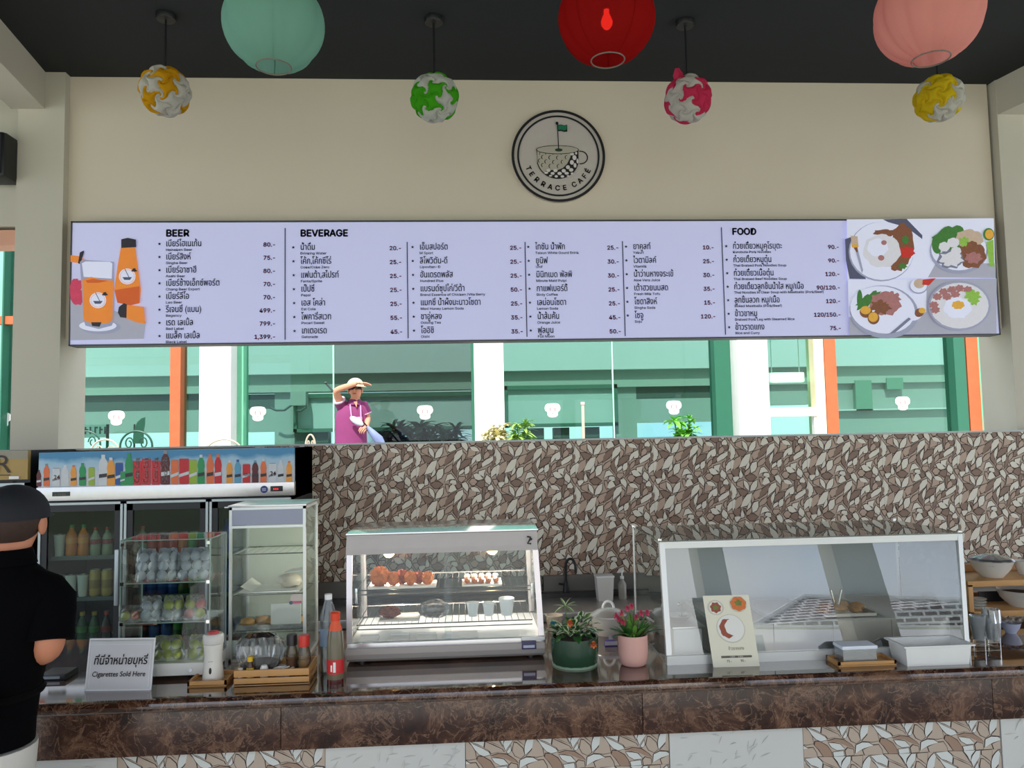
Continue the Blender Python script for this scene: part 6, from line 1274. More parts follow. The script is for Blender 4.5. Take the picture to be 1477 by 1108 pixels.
# white tub
a_, b_ = onC(1300, 957), onC(1386, 953); ya = YGc-.125; zA = P(1340, 931, ya).z; t = T('white_basin', 'white rectangular open basin in front of the glass case', 'container', ((a_.x+b_.x)/2, ya+.09, ZK))
xp, xq = a_.x, b_.x
def fr_(x_, y_, z_): return (x_, y_, z_)
q = MB(); ins = .006
o4 = [(xp, ya), (xq, ya), (xq, ya+.105), (xp, ya+.105)]; e_ = .008
vs = [(x_, y_, ZK) for x_, y_ in o4]+[(x_+(-e_ if x_ == xp else e_), y_+(-e_ if y_ == ya else e_), zA) for x_, y_ in o4]+[(x_+(-e_+ins if x_ == xp else e_-ins), y_+(-e_+ins if y_ == ya else e_-ins), zA) for x_, y_ in o4]+[(x_+(ins if x_ == xp else -ins), y_+(ins if y_ == ya else -ins), ZK+.005) for x_, y_ in o4]
q.add(vs, [(3, 2, 1, 0)]+[(i, (i+1) % 4, (i+1) % 4+4, i+4) for i in range(4)]+[(i+4, (i+1) % 4+4, (i+1) % 4+8, i+8) for i in range(4)]+[(i+8, (i+1) % 4+8, (i+1) % 4+12, i+12) for i in range(4)]+[(12, 13, 14, 15)]); q.build('basin', mt('basin_white', (226, 226, 222), .4), t)
q = MB(); 
for r_ in ((xp-.018, xq+.018, ya-.018, ya-.007), (xp-.018, xq+.018, ya+.112, ya+.123), (xp-.018, xp-.007, ya-.007, ya+.112), (xq+.007, xq+.018, ya-.007, ya+.112)): q.box(*r_, zA-.003, zA+.002)
q.build('rim', mt('basin_white'), t)
# cup stacks in a wire stand
for n_s, (px, lab) in enumerate(((1410, 'left stack of clear plastic cups in the wire stand'), (1430, 'right stack of clear plastic cups wrapped in film'))):
    c = onC(px, 953); c.y = 3.0; r_ = 10.5*3.0/1120; x_ = P(px+2, 930, 3.0).x; zb_ = ZK+.034; zt_ = P(px, 888 if n_s == 0 else 893, 3.0).z
    t = T('cup_stack', lab, 'cups', (x_, 3.0, zb_), 'stacked cups at the right end of the counter'); N_ = 13; hc = .06
    for k_ in range(N_):
        zz_ = zb_+(zt_-zb_-hc)*k_/(N_-1)
        MB().lathe([(r_*.66, .001), (r_*.95, hc*.95), (r_*1.05, hc), (r_*1.0, hc+.002)], (x_, 3.0, zz_), 16, cap=False).build('cup', CUPM, t)
    if n_s: MB().lathe([(r_*.95, .0), (r_*1.08, .05), (r_*1.12, .12), (r_*1.2, zt_-zb_-.01), (r_*.6, zt_-zb_+.012)], (x_, 3.0, zb_), 24, 0, False, None, False, lambda a, z: 1+.05*math.sin(7*a+40*z)+.03*math.sin(13*a)).build('film_wrap', FILM, t)
xa_, xb_ = P(1399, 950, 2.97).x, P(1443, 950, 2.97).x; t = T('wire_stand', 'thin chrome wire stand holding the plastic cups', 'stand', ((xa_+xb_)/2, 3.0, ZK))
q = MB()
for xx in (xa_, (xa_+xb_)/2, xb_):
    for y in (2.965, 3.035): q.cyl((xx, y, ZK), (xx, y, ZK+.05), .0022, 6)
q.build('wire_leg', CHROME, t); q = MB()
for zz_ in (ZK+.003, ZK+.031): q.tube([(xa_, 2.965, zz_), (xb_, 2.965, zz_), (xb_, 3.035, zz_), (xa_, 3.035, zz_)], .0022, 6, 0, True)
q.build('wire_ring', CHROME, t)
# wooden shelf with bowls
Ysh = 3.38; xa_ = P(1398, 870, Ysh).x; xb_ = xa_+.62; D_ = .26; zt_ = P(1440, 842, Ysh).z; zm_ = P(1440, 886, Ysh).z
t = T('wooden_shelf', 'two-level bamboo shelf at the right end of the counter', 'shelf', ((xa_+xb_)/2, Ysh+D_/2, ZK))
for z_, nm in ((zt_, 'top_board'), (zm_, 'lower_board')):
    MB().box(xa_, xb_, Ysh+.012, Ysh+D_, z_, z_+.012, b=.002).build(nm, WOOD, t); MB().box(xa_, xb_, Ysh, Ysh+.012, z_-.012, z_+.014, b=.002).build('front_rail', WOOD, t); MB().box(xa_, xb_, Ysh+D_-.012, Ysh+D_, z_+.012, z_+.045, b=.002).build('back_rail', WOOD, t)
for xx in (xa_, xb_-.022):
    for y in (Ysh, Ysh+D_-.022): MB().box(xx, xx+.022, y, y+.022, ZK, zt_-.001, b=.002).build('post', WOOD, t)
BW2 = mt('ceramic_bowl', (206, 202, 194), .3, var=.03)
def bowl(px, py, Y_, z_, w__, h__, label, group, m_=BW2, fill=None, fm=None):
    c = P(px, py, Y_); r_ = w__/2*Y_/1120; hh = h__*Y_/1120
    t = T('bowl', label, 'bowl', (c.x, Y_, z_), group)
    MB().lathe([(r_*.5, 0), (r_*.52, .004), (r_*.82, hh*.5), (r_*.97, hh*.95), (r_, hh), (r_*.95, hh), (r_*.78, hh*.5), (r_*.4, .008), (0, .008)], (c.x, Y_, z_), 32, cap=False).build('bowl_body', m_, t)
    if fill: MB().lathe([(r_*.88, hh*.74), (r_*.5, hh*.86), (0, hh*.9)], (c.x, Y_, z_), 24, 0, True, None, False, lambda a, z: 1+.05*math.sin(5*a)).build('contents', fill, t)
    if fm: MB().lathe([(r_*1.02, hh*.97), (r_*.9, hh*1.12), (r_*.3, hh*1.3), (0, hh*1.25)], (c.x, Y_, z_), 28, 0, False, None, False, lambda a, z: 1+.04*math.sin(9*a)).build('film_cover', FILM, t)
    return t
DKC = mt('dark_herbs', (64, 52, 38), .8, var=.5, scale=60)
bowl(1431, 830, Ysh+.10, zt_+.0125, 60, 25, 'white bowl covered with film on top of the bamboo shelf', 'bowls at the shelf', fill=DKC, fm=True)
bowl(1478, 830, Ysh+.13, zt_+.0125, 28, 20, 'small bowl at the right picture edge on the bamboo shelf', 'bowls at the shelf', fill=DKC)
bowl(1474, 880, Ysh+.09, zm_+.0125, 66, 24, 'wide white bowl on the lower board of the bamboo shelf', 'bowls at the shelf', fill=DKC)
for i in range(4):
    c = P(1411, 876-i*5.2, Ysh+.06); tag(MB().lathe([(.018, 0), (.033, .006), (.034, .008), (.02, .003), (0, .003)], (c.x, Ysh+.06, zm_+.0125+i*.013), 20).build('saucer', BW2, None, (c.x, Ysh+.06, zm_+.0125+i*.013)), 'little white saucer, %s from the bottom of the stack on the lower board' % ORD[i], 'saucer', 'saucers on the bamboo shelf')
t = T('black_tray', 'black folded tray standing behind the saucers on the bamboo shelf', 'tray', (P(1430, 870, Ysh+.2).x, Ysh+.2, zm_+.013))
xx = P(1402, 870, Ysh+.2).x+.03; MB().box(xx, xx+.2, Ysh+.19, Ysh+.2, zm_+.013, zm_+.06, b=.002).build('panel', BLACK, t); MB().box(xx+.14, xx+.155, Ysh+.18, Ysh+.19, zm_+.02, zm_+.07, b=.002).build('tab', WOOD, t)
bowl(1459, 925, 3.22, ZK, 28, 15, 'small pale blue bowl under the bamboo shelf', None, mt('pale_blue_bowl', (188, 192, 214), .35))
c = P(1459, 905, 3.22); hb_ = 15*3.22/1120
rnd = random.Random(8); N_ = 9; q = MB(); G = [[(c.x-.06+.13*i/N_, 3.17+.1*j/5, ZK+hb_+.004+.012*abs(math.sin(i*1.7+j*2.1))) for j in range(6)] for i in range(N_+1)]
q.add([p for r__ in G for p in r__], [(i*6+j, (i+1)*6+j, (i+1)*6+j+1, i*6+j+1) for i in range(N_) for j in range(5)], 0, False); tag(q.build('plastic_wrap', FILM, None, (c.x, 3.22, ZK+hb_+.002)), 'crumpled clear film lying over the pale blue bowl', 'plastic film')
# ------------------------------------------------------------------ people
def segd(p, a, b):
    ab = b-a; t = max(0, min(1, (p-a).dot(ab)/max(ab.dot(ab), 1e-9))); return (p-(a+ab*t)).length
def bones_mat(B):
    """B: list of (a, b, radius, material index); nearest bone relative to its thickness decides"""
    return lambda c: min(B, key=lambda q: segd(c, q[0], q[1])-q[2])[3]
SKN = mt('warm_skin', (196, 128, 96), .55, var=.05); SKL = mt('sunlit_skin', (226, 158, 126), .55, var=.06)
BLK = mt('black_polo_cloth', (5, 5, 7), .95, spec=.08, var=.1); TRS = mt('off_white_trousers', (206, 203, 196), .8, var=.06, scale=12, bump=.3)
HAIR = mt('dark_hair', (58, 40, 32), .8, var=.3, scale=80); SHOE = mt('dark_shoe', (40, 36, 34), .5)
def hand(name, wrist, d, nrm, L, par, mat_, curl=.5, side=1, s=1.):
    """palm plus five bent fingers of unequal length; the thumb leaves the side of the palm near its base"""
    d = Vector(d).normalized(); nrm = Vector(nrm).normalized(); sd = d.cross(nrm).normalized()*side; W0 = Vector(wrist)-L
    J = {'w': (W0-d*.02*s, .024*s, .017*s), 'p0': (W0+d*.03*s, .030*s, .014*s), 'p1': (W0+d*.075*s, .034*s, .012*s)}; E_ = [('w', 'p0'), ('p0', 'p1')]
    o = skin(name, J, E_, 'w', [mat_], lambda c: 0, par, 2)
    for k_, (off, ln, b_) in enumerate(((-.030, .058, .078), (-.010, .070, .084), (.010, .074, .084), (.029, .064, .078))):
        p = W0+d*b_*s+sd*off*s; J = {'a': (p-d*.02*s, .0085*s, .008*s)}; E_ = []; a_ = 0; last = 'a'; q = p-d*.01*s
        for i, f_ in enumerate((.42, .32, .26)):
            a_ += curl*(.5 if i == 0 else .8); q = q+(d*math.cos(a_)+nrm*math.sin(a_))*ln*f_*s; kk = 'k%d' % i; J[kk] = (q, (.0082-.0010*i)*s, (.0078-.0010*i)*s); E_.append((last, kk)); last = kk
        skin('finger', J, E_, 'a', [mat_], lambda c: 0, o, 1)
    p = W0+d*.02*s-sd*.022*s; q1 = p+(d*.55-sd*.75+nrm*.3).normalized()*.035*s; q2 = q1+(d*.9-sd*.2+nrm*.4).normalized()*.028*s
    skin('thumb', {'a': (p, .011*s, .010*s), 'b': (q1, .0095*s, .009*s), 'c': (q2, .0078*s, .007*s)}, [('a', 'b'), ('b', 'c')], 'a', [mat_], lambda c: 0, o, 1)
    return o
def loft(mb, rings, n=28, m=0, cap=False, fn=None):
    """rings: (cx, cy, z, rx, ry)"""
    vs = []; fs = []
    for (cx, cy, z, rx, ry) in rings:
        for i in range(n):
            a = 2*math.pi*i/n; k_ = fn(a, z) if fn else 1; vs.append((cx+rx*k_*math.cos(a), cy+ry*k_*math.sin(a), z))
    for j in range(len(rings)-1):
        for i in range(n): fs.append((j*n+i, j*n+(i+1) % n, (j+1)*n+(i+1) % n, (j+1)*n+i))
    if cap: fs += [tuple(range(n))[::-1], tuple(range((len(rings)-1)*n, len(rings)*n))]
    return mb.add(vs, fs, m, True)
# customer at the counter, seen from behind
Lm = Vector((P(9, 750, 2.42).x, 2.42, 0))
pm = T('person', 'person in a black cap, black polo shirt and white trousers standing at the counter', 'person', Lm)
V3 = lambda x, y, z: Vector((x, y, z))
Jm = {'pel': (V3(-.10, -.02, .90), .155, .115), 'bel': (V3(-.08, -.02, 1.06), .155, .115), 'che': (V3(-.045, -.01, 1.25), .155, .105), 'uch': (V3(-.01, 0, 1.37), .12, .085), 'nk0': (V3(.0, .01, 1.455), .058, .055), 'nk1': (V3(.004, .02, 1.50), .050, .052),
      'jaw': (V3(.006, .045, 1.545), .058, .066), 'hd': (V3(.004, .03, 1.60), .074, .088), 'top': (V3(.004, .03, 1.635), .062, .074)}
Em = [('pel', 'bel'), ('bel', 'che'), ('che', 'uch'), ('uch', 'nk0'), ('nk0', 'nk1'), ('nk1', 'jaw'), ('jaw', 'hd'), ('hd', 'top')]
for s_, n_ in ((1, 'r'), (-1, 'l')):
    Jm['sh'+n_] = (V3(s_*.145-.005, -.0, 1.365), .056, .056); Jm['el'+n_] = (V3(s_*.155, -.045, 1.205) if s_ > 0 else V3(-.20, -.05, 1.15), .040, .042); Jm['wr'+n_] = (V3(-.04, .15, 1.14) if s_ > 0 else V3(-.16, .20, 1.02), .027, .024)
    Em += [('uch', 'sh'+n_), ('sh'+n_, 'el'+n_), ('el'+n_, 'wr'+n_)]
    Jm['hp'+n_] = (V3(s_*.085-.10, -.02, .84), .088, .095); Jm['kn'+n_] = (V3(s_*.10-.10, .0, .47), .062, .066); Jm['an'+n_] = (V3(s_*.11-.10, -.02, .09), .042, .045); Jm['to'+n_] = (V3(s_*.12-.10, .15, .035), .04, .03)
    Em += [('pel', 'hp'+n_), ('hp'+n_, 'kn'+n_), ('kn'+n_, 'an'+n_), ('an'+n_, 'to'+n_)]
Bm = []
for a_, b_ in Em:
    k_ = 0
    if a_ in ('pel', 'bel', 'che') or b_.startswith('sh'): k_ = 1
    if b_.startswith('hp') or b_.startswith('kn') or b_.startswith('an') or (a_ == 'pel'): k_ = 2
    if b_.startswith('to'): k_ = 3
    if a_.startswith('sh'): k_ = 0
    Bm.append((Jm[a_][0], Jm[b_][0], (Jm[a_][1]+Jm[b_][1])/2, k_))
skin('body', Jm, Em, 'pel', [SKN, BLK, TRS, SHOE], bones_mat(Bm), pm, 2)
mb = MB(); loft(mb, [(-.095, -.015, .945, .188, .150), (-.09, -.015, 1.0, .186, .148), (-.075, -.015, 1.1, .184, .142), (-.05, -.01, 1.22, .184, .132), (-.02, -.005, 1.33, .186, .120), (-.006, 0, 1.385, .168, .105), (0, .003, 1.425, .115, .085), (0, .008, 1.455, .073, .070)], 40, fn=lambda a, z: 1+.012*math.sin(5*a+9*z)*(z < 1.3))
mb.v = [tuple(Vector(v)+Lm) for v in mb.v]; mb.build('polo_shirt', BLK, pm)
mb = MB(); loft(mb, [(0, .008, 1.445, .072, .070), (.001, .012, 1.475, .064, .064), (.001, .012, 1.50, .060, .060), (0, .01, 1.498, .066, .066), (0, .006, 1.455, .082, .079)], 32); mb.v = [tuple(Vector(v)+Lm) for v in mb.v]; mb.build('collar', BLK, pm)
for s_ in (1, -1):
    sh, el = Jm['sh'+('r' if s_ > 0 else 'l')][0]+Lm, Jm['el'+('r' if s_ > 0 else 'l')][0]+Lm; e_ = sh.lerp(el, .80)
    MB().tube([sh+Vector((-s_*.06, 0, .03)), sh+Vector((-s_*.025, 0, .006)), sh+Vector((-s_*.002, 0, -.025)), sh.lerp(el, .3), sh.lerp(el, .6), e_], [.05, .062, .066, .064, .062, .063], 20).build('sleeve', BLK, pm)
# trousers cling loosely
for s_, n_ in ((1, 'r'), (-1, 'l')):
    hp, kn, an = [Jm[k_+n_][0]+Lm for k_ in ('hp', 'kn', 'an')]
    MB().tube([hp+Vector((0, 0, .10)), hp, hp.lerp(kn, .5), kn, kn.lerp(an, .5), an+Vector((0, 0, .0))], [.118, .112, .098, .084, .076, .074], 22).build('trouser_leg', TRS, pm)
HC = Lm+Vector((.004, .028, 1.595))
def dome(mb, c, rx, ry, rz, t0, n=30, k=9, m=0, fn=None):
    vs = []; fs = []
    for j in range(k+1):
        t = t0+(math.pi/2-t0)*j/k
        for i in range(n):
            a = 2*math.pi*i/n; q = fn(a, t) if fn else 1
            vs.append((c[0]+rx*q*math.cos(t)*math.cos(a), c[1]+ry*q*math.cos(t)*math.sin(a), c[2]+rz*q*math.sin(t)))
    for j in range(k):
        for i in range(n): fs.append((j*n+i, j*n+(i+1) % n, (j+1)*n+(i+1) % n, (j+1)*n+i))
    return mb.add(vs, fs, m, True)
dome(MB(), HC+Vector((0, -.008, .0)), .087, .102, .088, R(-58), fn=lambda a, t: 1 if math.sin(a) < .35 else .93).build('hair', HAIR, pm)
CAPM = mt('navy_black_cap', (24, 27, 34), .8, var=.12)
cp = dome(MB(), HC+Vector((0, .0, .003)), .0930, .1125, .0905, R(-8)).build('cap', CAPM, pm)
MB().lathe([(.008, 0), (.006, .005), (0, .006)], HC+Vector((0, 0, .099)), 12).build('cap_button', CAPM, cp)
q = MB(); q.add([tuple(HC+Vector((.085*math.cos(R(a_)), .09*math.sin(R(a_))+.0, .006))) for a_ in range(25, 156, 13)]+[tuple(HC+Vector((.07*math.cos(R(a_)), .185*math.sin(R(a_))+.01, -.012))) for a_ in range(25, 156, 13)], [(i, i+1, i+12, i+11) for i in range(10)], 0, True); q.build('cap_visor', CAPM, cp)
q = MB(); q.tube([tuple(HC+Vector((.088*math.cos(R(a_)), .104*math.sin(R(a_)), -.004))) for a_ in range(235, 306, 7)], .006, 6); q.build('cap_strap', CAPM, cp)
for s_ in (1, -1): MB().ball(HC+Vector((s_*.083, .006, -.028)), .010, .020, .032, 0, 14, 10).build('ear', SKN, pm)
hand('hand', Lm+Vector((-.045, .165, 1.135)), (-.5, .8, -.3), (0, -.4, -1), Lm, pm, SKN, .45, -1)
hand('hand', Lm+Vector((-.16, .21, 1.015)), (.05, .85, -.5), (0, -.4, -1), Lm, pm, SKN, .45, 1)
fc = MB(); fc.ball(HC+Vector((0, .096, -.022)), .011, .016, .02); fc.build('nose', SKN, pm)
for s_ in (1, -1): MB().ball(HC+Vector((s_*.03, .083, -.004)), .012, .006, .007).build('eye', mt('eye_white', (230, 226, 220), .3), pm)
MB().ball(HC+Vector((0, .085, -.062)), .024, .008, .006).build('mouth', mt('lip', (150, 80, 70), .5), pm)
wb = MB(); wb.box(Lm.x-.10, Lm.x+.075, Lm.y-.215, Lm.y-.155, 1.03, 1.15, b=.025); wbo = wb.build('waist_bag', mt('black_nylon', (5, 5, 6), .9, spec=.1), pm)
MB().box(Lm.x+.012, Lm.x+.020, Lm.y-.2185, Lm.y-.214, 1.09, 1.105).build('tag', WHITE, wbo); MB().tube([tuple(Vector((Lm.x-.085+.192*math.cos(R(a_)), Lm.y-.015+.152*math.sin(R(a_)), 1.09))) for a_ in range(0, 360, 12)], .012, 6, 0, True).build('strap', mt('black_nylon'), wbo)
c = onC(74, 982); t = T('phone_wallet', 'black wallet lying on the counter by the elbow of the man', 'wallet', (c.x, c.y+.04, ZK))
MB().box(c.x-.045, c.x+.05, c.y, c.y+.10, ZK, ZK+.022, b=.004).build('case', BLACK, t); MB().box(c.x-.04, c.x+.03, c.y-.001, c.y+.001, ZK+.006, ZK+.015).build('zip_edge', mt('zip_grey', (120, 124, 126), .4, .5), t)

# man in purple on the terrace
def G(px, py, dy=0.): return P(px, py, 8.5+dy)
Lg = Vector((G(508, 640).x, 8.5, ZT)); pg = T('person', 'man in a purple polo and pale hat shading his eyes on the terrace', 'person', Lg)
def gj(px, py, dy, rx, ry=None): return (G(px, py, dy)-Lg, rx, ry or rx)
Jg = {'pel': gj(507, 656, .02, .135, .10), 'bel': gj(506.5, 634, .0, .14, .105), 'che': gj(506, 608, 0, .145, .10), 'uch': gj(507.5, 590, 0, .105, .08), 'nk0': gj(511.5, 579.5, -.01, .052), 'nk1': gj(512.5, 574.5, -.02, .046),
      'jaw': gj(513.3, 570, -.04, .052, .06), 'hd': gj(512.5, 561, -.02, .066, .08), 'top': gj(512.2, 555, -.01, .058, .068),
      'shr': gj(493.5, 587.5, 0, .052), 'elr': gj(483.5, 563, -.14, .040), 'wrr': gj(516, 552.5, -.20, .028, .024),
      'shl': gj(523.5, 586, 0, .050), 'ell': gj(530.5, 604, .02, .038), 'wrl': gj(528.5, 615.5, -.17, .026, .024)}
Eg = [('pel', 'bel'), ('bel', 'che'), ('che', 'uch'), ('uch', 'nk0'), ('nk0', 'nk1'), ('nk1', 'jaw'), ('jaw', 'hd'), ('hd', 'top'), ('uch', 'shr'), ('shr', 'elr'), ('elr', 'wrr'), ('uch', 'shl'), ('shl', 'ell'), ('ell', 'wrl')]
pz_ = Jg['pel'][0]
for s_, n_ in ((-1, 'r'), (1, 'l')):
    Jg['hp'+n_] = (pz_+V3(s_*.08, 0, -.06), .085, .09); Jg['kn'+n_] = (V3(pz_.x+s_*.09, 0, .42), .06, .064); Jg['an'+n_] = (V3(pz_.x+s_*.10, .02, .08), .04, .044); Jg['to'+n_] = (V3(pz_.x+s_*.12, -.14, .03), .038, .028)
    Eg += [('pel', 'hp'+n_), ('hp'+n_, 'kn'+n_), ('kn'+n_, 'an'+n_), ('an'+n_, 'to'+n_)]
PUR = mt('purple_polo_cloth', (142, 58, 112), .8, var=.08, scale=12); DTR = mt('charcoal_trousers', (52, 54, 60), .8)
Bg = []
for a_, b_ in Eg:
    k_ = 0
    if a_ in ('bel', 'che') or b_ in ('bel', 'shr', 'shl', 'uch'): k_ = 1
    if b_[:2] in ('hp', 'kn', 'an'): k_ = 2
    if b_[:2] == 'to': k_ = 3
    Bg.append((Jg[a_][0], Jg[b_][0], (Jg[a_][1]+Jg[b_][1])/2, k_))
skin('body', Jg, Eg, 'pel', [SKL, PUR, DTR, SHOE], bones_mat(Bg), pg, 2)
gx = lambda px, py, dy: G(px, py, dy)
mb = MB(); rr_ = []
for px, py, rx, ry in ((507, 657, .175, .135), (506.5, 640, .170, .13), (506, 622, .168, .125), (506.5, 606, .17, .12), (507.5, 594, .165, .11), (509, 586.5, .135, .09), (511, 581, .075, .065)):
    g_ = G(px, py); rr_.append((g_.x, 8.5, g_.z, rx, ry))
loft(mb, rr_, 36, fn=lambda a, z: 1+.014*math.sin(6*a+8*z)); mb.build('polo_shirt', PUR, pg)
mb = MB(); g_ = G(511.8, 578.5, -.01); loft(mb, [(g_.x, g_.y, g_.z-.03, .08, .07), (g_.x, g_.y, g_.z+.0, .064, .06), (g_.x, g_.y, g_.z+.016, .060, .056), (g_.x, g_.y, g_.z-.0, .072, .068), (g_.x, g_.y-.01, g_.z-.045, .095, .085)], 28); mb.build('collar', mt('purple_collar', (128, 50, 108), .8), pg)
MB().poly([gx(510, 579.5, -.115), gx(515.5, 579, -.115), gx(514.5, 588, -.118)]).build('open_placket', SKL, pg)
for a_, b_, f_ in (('shr', 'elr', .42), ('shl', 'ell', .62)):
    s0, e0 = Jg[a_][0]+Lg, Jg[b_][0]+Lg; cxx = Vector((Lg.x, 8.5, s0.z)); sl_ = MB().tube([s0.lerp(cxx, .4), s0, s0.lerp(e0, f_*.6), s0.lerp(e0, f_)], [.06, .066, .064, .066], 16).build('sleeve', PUR, pg)
    MB().tube([s0.lerp(e0, f_-.04), s0.lerp(e0, f_+.02)], [.067, .067], 16).build('sleeve_trim', mt('pale_trim', (220, 196, 214), .7), sl_)
Hc = Jg['hd'][0]+Lg
HT = mt('cream_hat_cloth', (236, 214, 186), .8, var=.05)
ho = dome(MB(), Hc+Vector((0, .005, .028)), .092, .104, .092, R(-5)).build('hat', HT, pg)
q = MB(); N_ = 28; q.add([tuple(Hc+Vector((.09*math.cos(a_), .102*math.sin(a_), .03))) for a_ in [2*math.pi*i/N_ for i in range(N_)]]+[tuple(Hc+Vector((.125*math.cos(a_), .142*math.sin(a_)-.01, .018))) for a_ in [2*math.pi*i/N_ for i in range(N_)]], [(i, (i+1) % N_, (i+1) % N_+N_, i+N_) for i in range(N_)], 0, True); q.build('hat_brim', HT, ho)
MB().ball(Hc+Vector((.002, -.088, -.022)), .012, .018, .020, 0, 12, 8).build('nose', SKL, pg)
for s_ in (1, -1):
    MB().ball(Hc+Vector((s_*.028, -.074, -.004)), .013, .008, .006, 0, 12, 8).build('eye', mt('dark_eye', (60, 40, 36), .4), pg); MB().ball(Hc+Vector((s_*.075, .0, -.02)), .009, .02, .03, 0, 12, 8).build('ear', SKL, pg)
    MB().tube([tuple(Hc+Vector((s_*.014, -.083, .012))), tuple(Hc+Vector((s_*.044, -.068, .012)))], .0035, 5).build('eyebrow', mt('grey_hair', (120, 104, 96), .8), pg)
MB().ball(Hc+Vector((.002, -.083, -.056)), .022, .008, .005, 0, 12, 8).build('mouth', mt('lip'), pg)
wr = Jg['wrr'][0]+Lg; hand('hand', wr, (1, -.05, -.10), (0, -.25, -1), Lg, pg, SKL, .15, 1, 1.0)
wl = Jg['wrl'][0]+Lg; hand('hand', wl, (-.3, -.75, -.25), (-.3, .5, -.8), Lg, pg, SKL, .9, -1, 1.0)
c = G(514.5, 607.5, -.19); q = MB(); q.ball((0, 0, 0), .082, .02, .036, 0, 22, 12, Matrix.Translation(c) @ Matrix.Rotation(R(32), 4, 'Y')); q.build('face_mask', mt('white_blue_mask', (214, 232, 244), .6), pg)
for a_, b_ in (((507, 601, -.17), (505, 584, -.115)), ((521, 612, -.18), (520, 585, -.1))): MB().tube([gx(*a_), gx((a_[0]+b_[0])/2, (a_[1]+b_[1])/2, -.16), gx(*b_)], .008, 6).build('lanyard', mt('lilac_strap', (216, 150, 200), .7), pg)
MB().box(G(518, 600).x, G(525, 600).x, 8.5-.145, 8.5-.13, G(520, 607).z, G(520, 602).z, b=.003).build('name_badge', mt('badge_lilac', (226, 190, 220), .5), pg)
t = T('umbrella', 'folded blue grey umbrella held point down by the man in purple', 'umbrella', gx(552, 642, -.25))
a_, b_ = gx(529.5, 615, -.25), gx(553, 643, -.25); MB().tube([a_, a_.lerp(b_, .3), a_.lerp(b_, .7), b_], [.014, .035, .055, .03], 10).build('folded_canopy', mt('blue_grey_nylon', (132, 146, 190), .5, var=.15, scale=20), t); MB().cyl(gx(524, 609, -.25), a_, .008, 8).build('handle', BLACK, t); MB().cyl(b_, b_+(b_-a_).normalized()*.25, .006, 6).build('tip', mt('tip_grey', (150, 150, 150), .3), t)
a_ = gx(470, 552.5, .2); b_ = gx(517, 606, .2); b_ = a_+(b_-a_)*((a_.z-ZT)/(a_.z-b_.z)); t = T('golf_club', 'dark golf club shaft sticking up behind the raised elbow', 'golf club', b_)
MB().cyl(a_, b_, .012, 8).build('shaft', mt('dark_grip', (58, 74, 72), .5), t); MB().ball(a_, .02, .02, .016).build('grip_cap', mt('dark_grip'), t)

# ------------------------------------------------------------------ terrace furniture and plants seen over the low wall
IRON = mt('cream_wrought_iron', (206, 190, 168), .5, var=.1); IRG = mt('green_wrought_iron', (30, 84, 66), .5)
def garden_chair(px, Y, w_px, ytop, label, m_=IRON):
    s = 1120/Y; c = P(px, ytop, Y); hw = w_px/2/s; t = T('garden_chair', label, 'chair', (c.x, Y, ZT), 'wrought iron chairs on the terrace'); zt_ = c.z; zs_ = ZT+.45; q = MB()
    q.tube([(c.x+hw*math.cos(R(a_)), Y+.03, zt_-.16+.16*math.sin(R(a_))) for a_ in range(0, 181, 12)], .011, 6); q.build('back_frame', m_, t)
    q = MB()
    for s_ in (-1, 1):
        q.tube([(c.x+s_*(hw*.45-hw*.28*math.cos(R(a_))*(1-a_/700)), Y+.03, zt_-.13+.07*math.sin(R(a_))*(1-a_/700)) for a_ in range(0, 480, 30)], .008, 5)
    q.build('back_scroll', m_, t)
    for s_ in (-1, 1): MB().tube([(c.x+s_*hw, Y+.03, zt_-.16), (c.x+s_*hw*.95, Y, zs_), (c.x+s_*hw, Y+.05, ZT)], .012, 6).build('back_leg', m_, t); MB().tube([(c.x+s_*hw*.9, Y-.4, zs_), (c.x+s_*hw, Y-.42, ZT)], .012, 6).build('front_leg', m_, t)
    MB().box(c.x-hw, c.x+hw, Y-.42, Y+.02, zs_-.02, zs_, b=.006).build('seat', m_, t)
garden_chair(322, 8.9, 52, 634, 'cream scrolled iron chair back before the white column'); garden_chair(447, 9.2, 14, 627, 'narrow cream iron chair back left of the man in purple')
garden_chair(150, 9.0, 40, 634, 'beige scrolled iron chair at the left of the terrace'); garden_chair(122, 9.5, 40, 622, 'dark green iron chair at the left of the terrace', IRG); garden_chair(195, 8.5, 44, 622, 'dark green iron chair under the feather flag', IRG)
Yk = 11.0; t = T('banner', 'white banner with dark lettering behind the left glass pane', 'banner', (P(135, 620, Yk).x, Yk, ZT)); a_, b_ = P(111, 613, Yk), P(156, 631, Yk)
MB().box(a_.x, b_.x, Yk, Yk+.02, b_.z, a_.z).build('cloth', WHITE, t); q = MB()
for i in range(6): q.box(a_.x+.04+i*.065, a_.x+.06+i*.065, Yk-.004, Yk, a_.z-.13, a_.z-.03).box(a_.x+.04+i*.065, a_.x+.085+i*.065, Yk-.004, Yk, a_.z-.05-.03*(i % 3), a_.z-.03-.03*(i % 3))
tag(q.build('lettering', mt('dark_green_ink', (24, 60, 50), .6), t), kind='stuff'); MB().box(a_.x, a_.x+.03, Yk, Yk+.03, ZT, a_.z).build('pole', DG, t); MB().box(b_.x-.03, b_.x, Yk, Yk+.03, ZT, a_.z).build('pole', DG, t)
t = T('feather_flag', 'green feather flag curving up behind the left glass pane', 'flag', (P(196, 630, Yk).x, Yk, ZT)); pts = [(192, 640), (192, 628), (194, 618), (198, 609), (204, 603.5), (209, 602), (209, 612), (207, 622), (207, 640)]
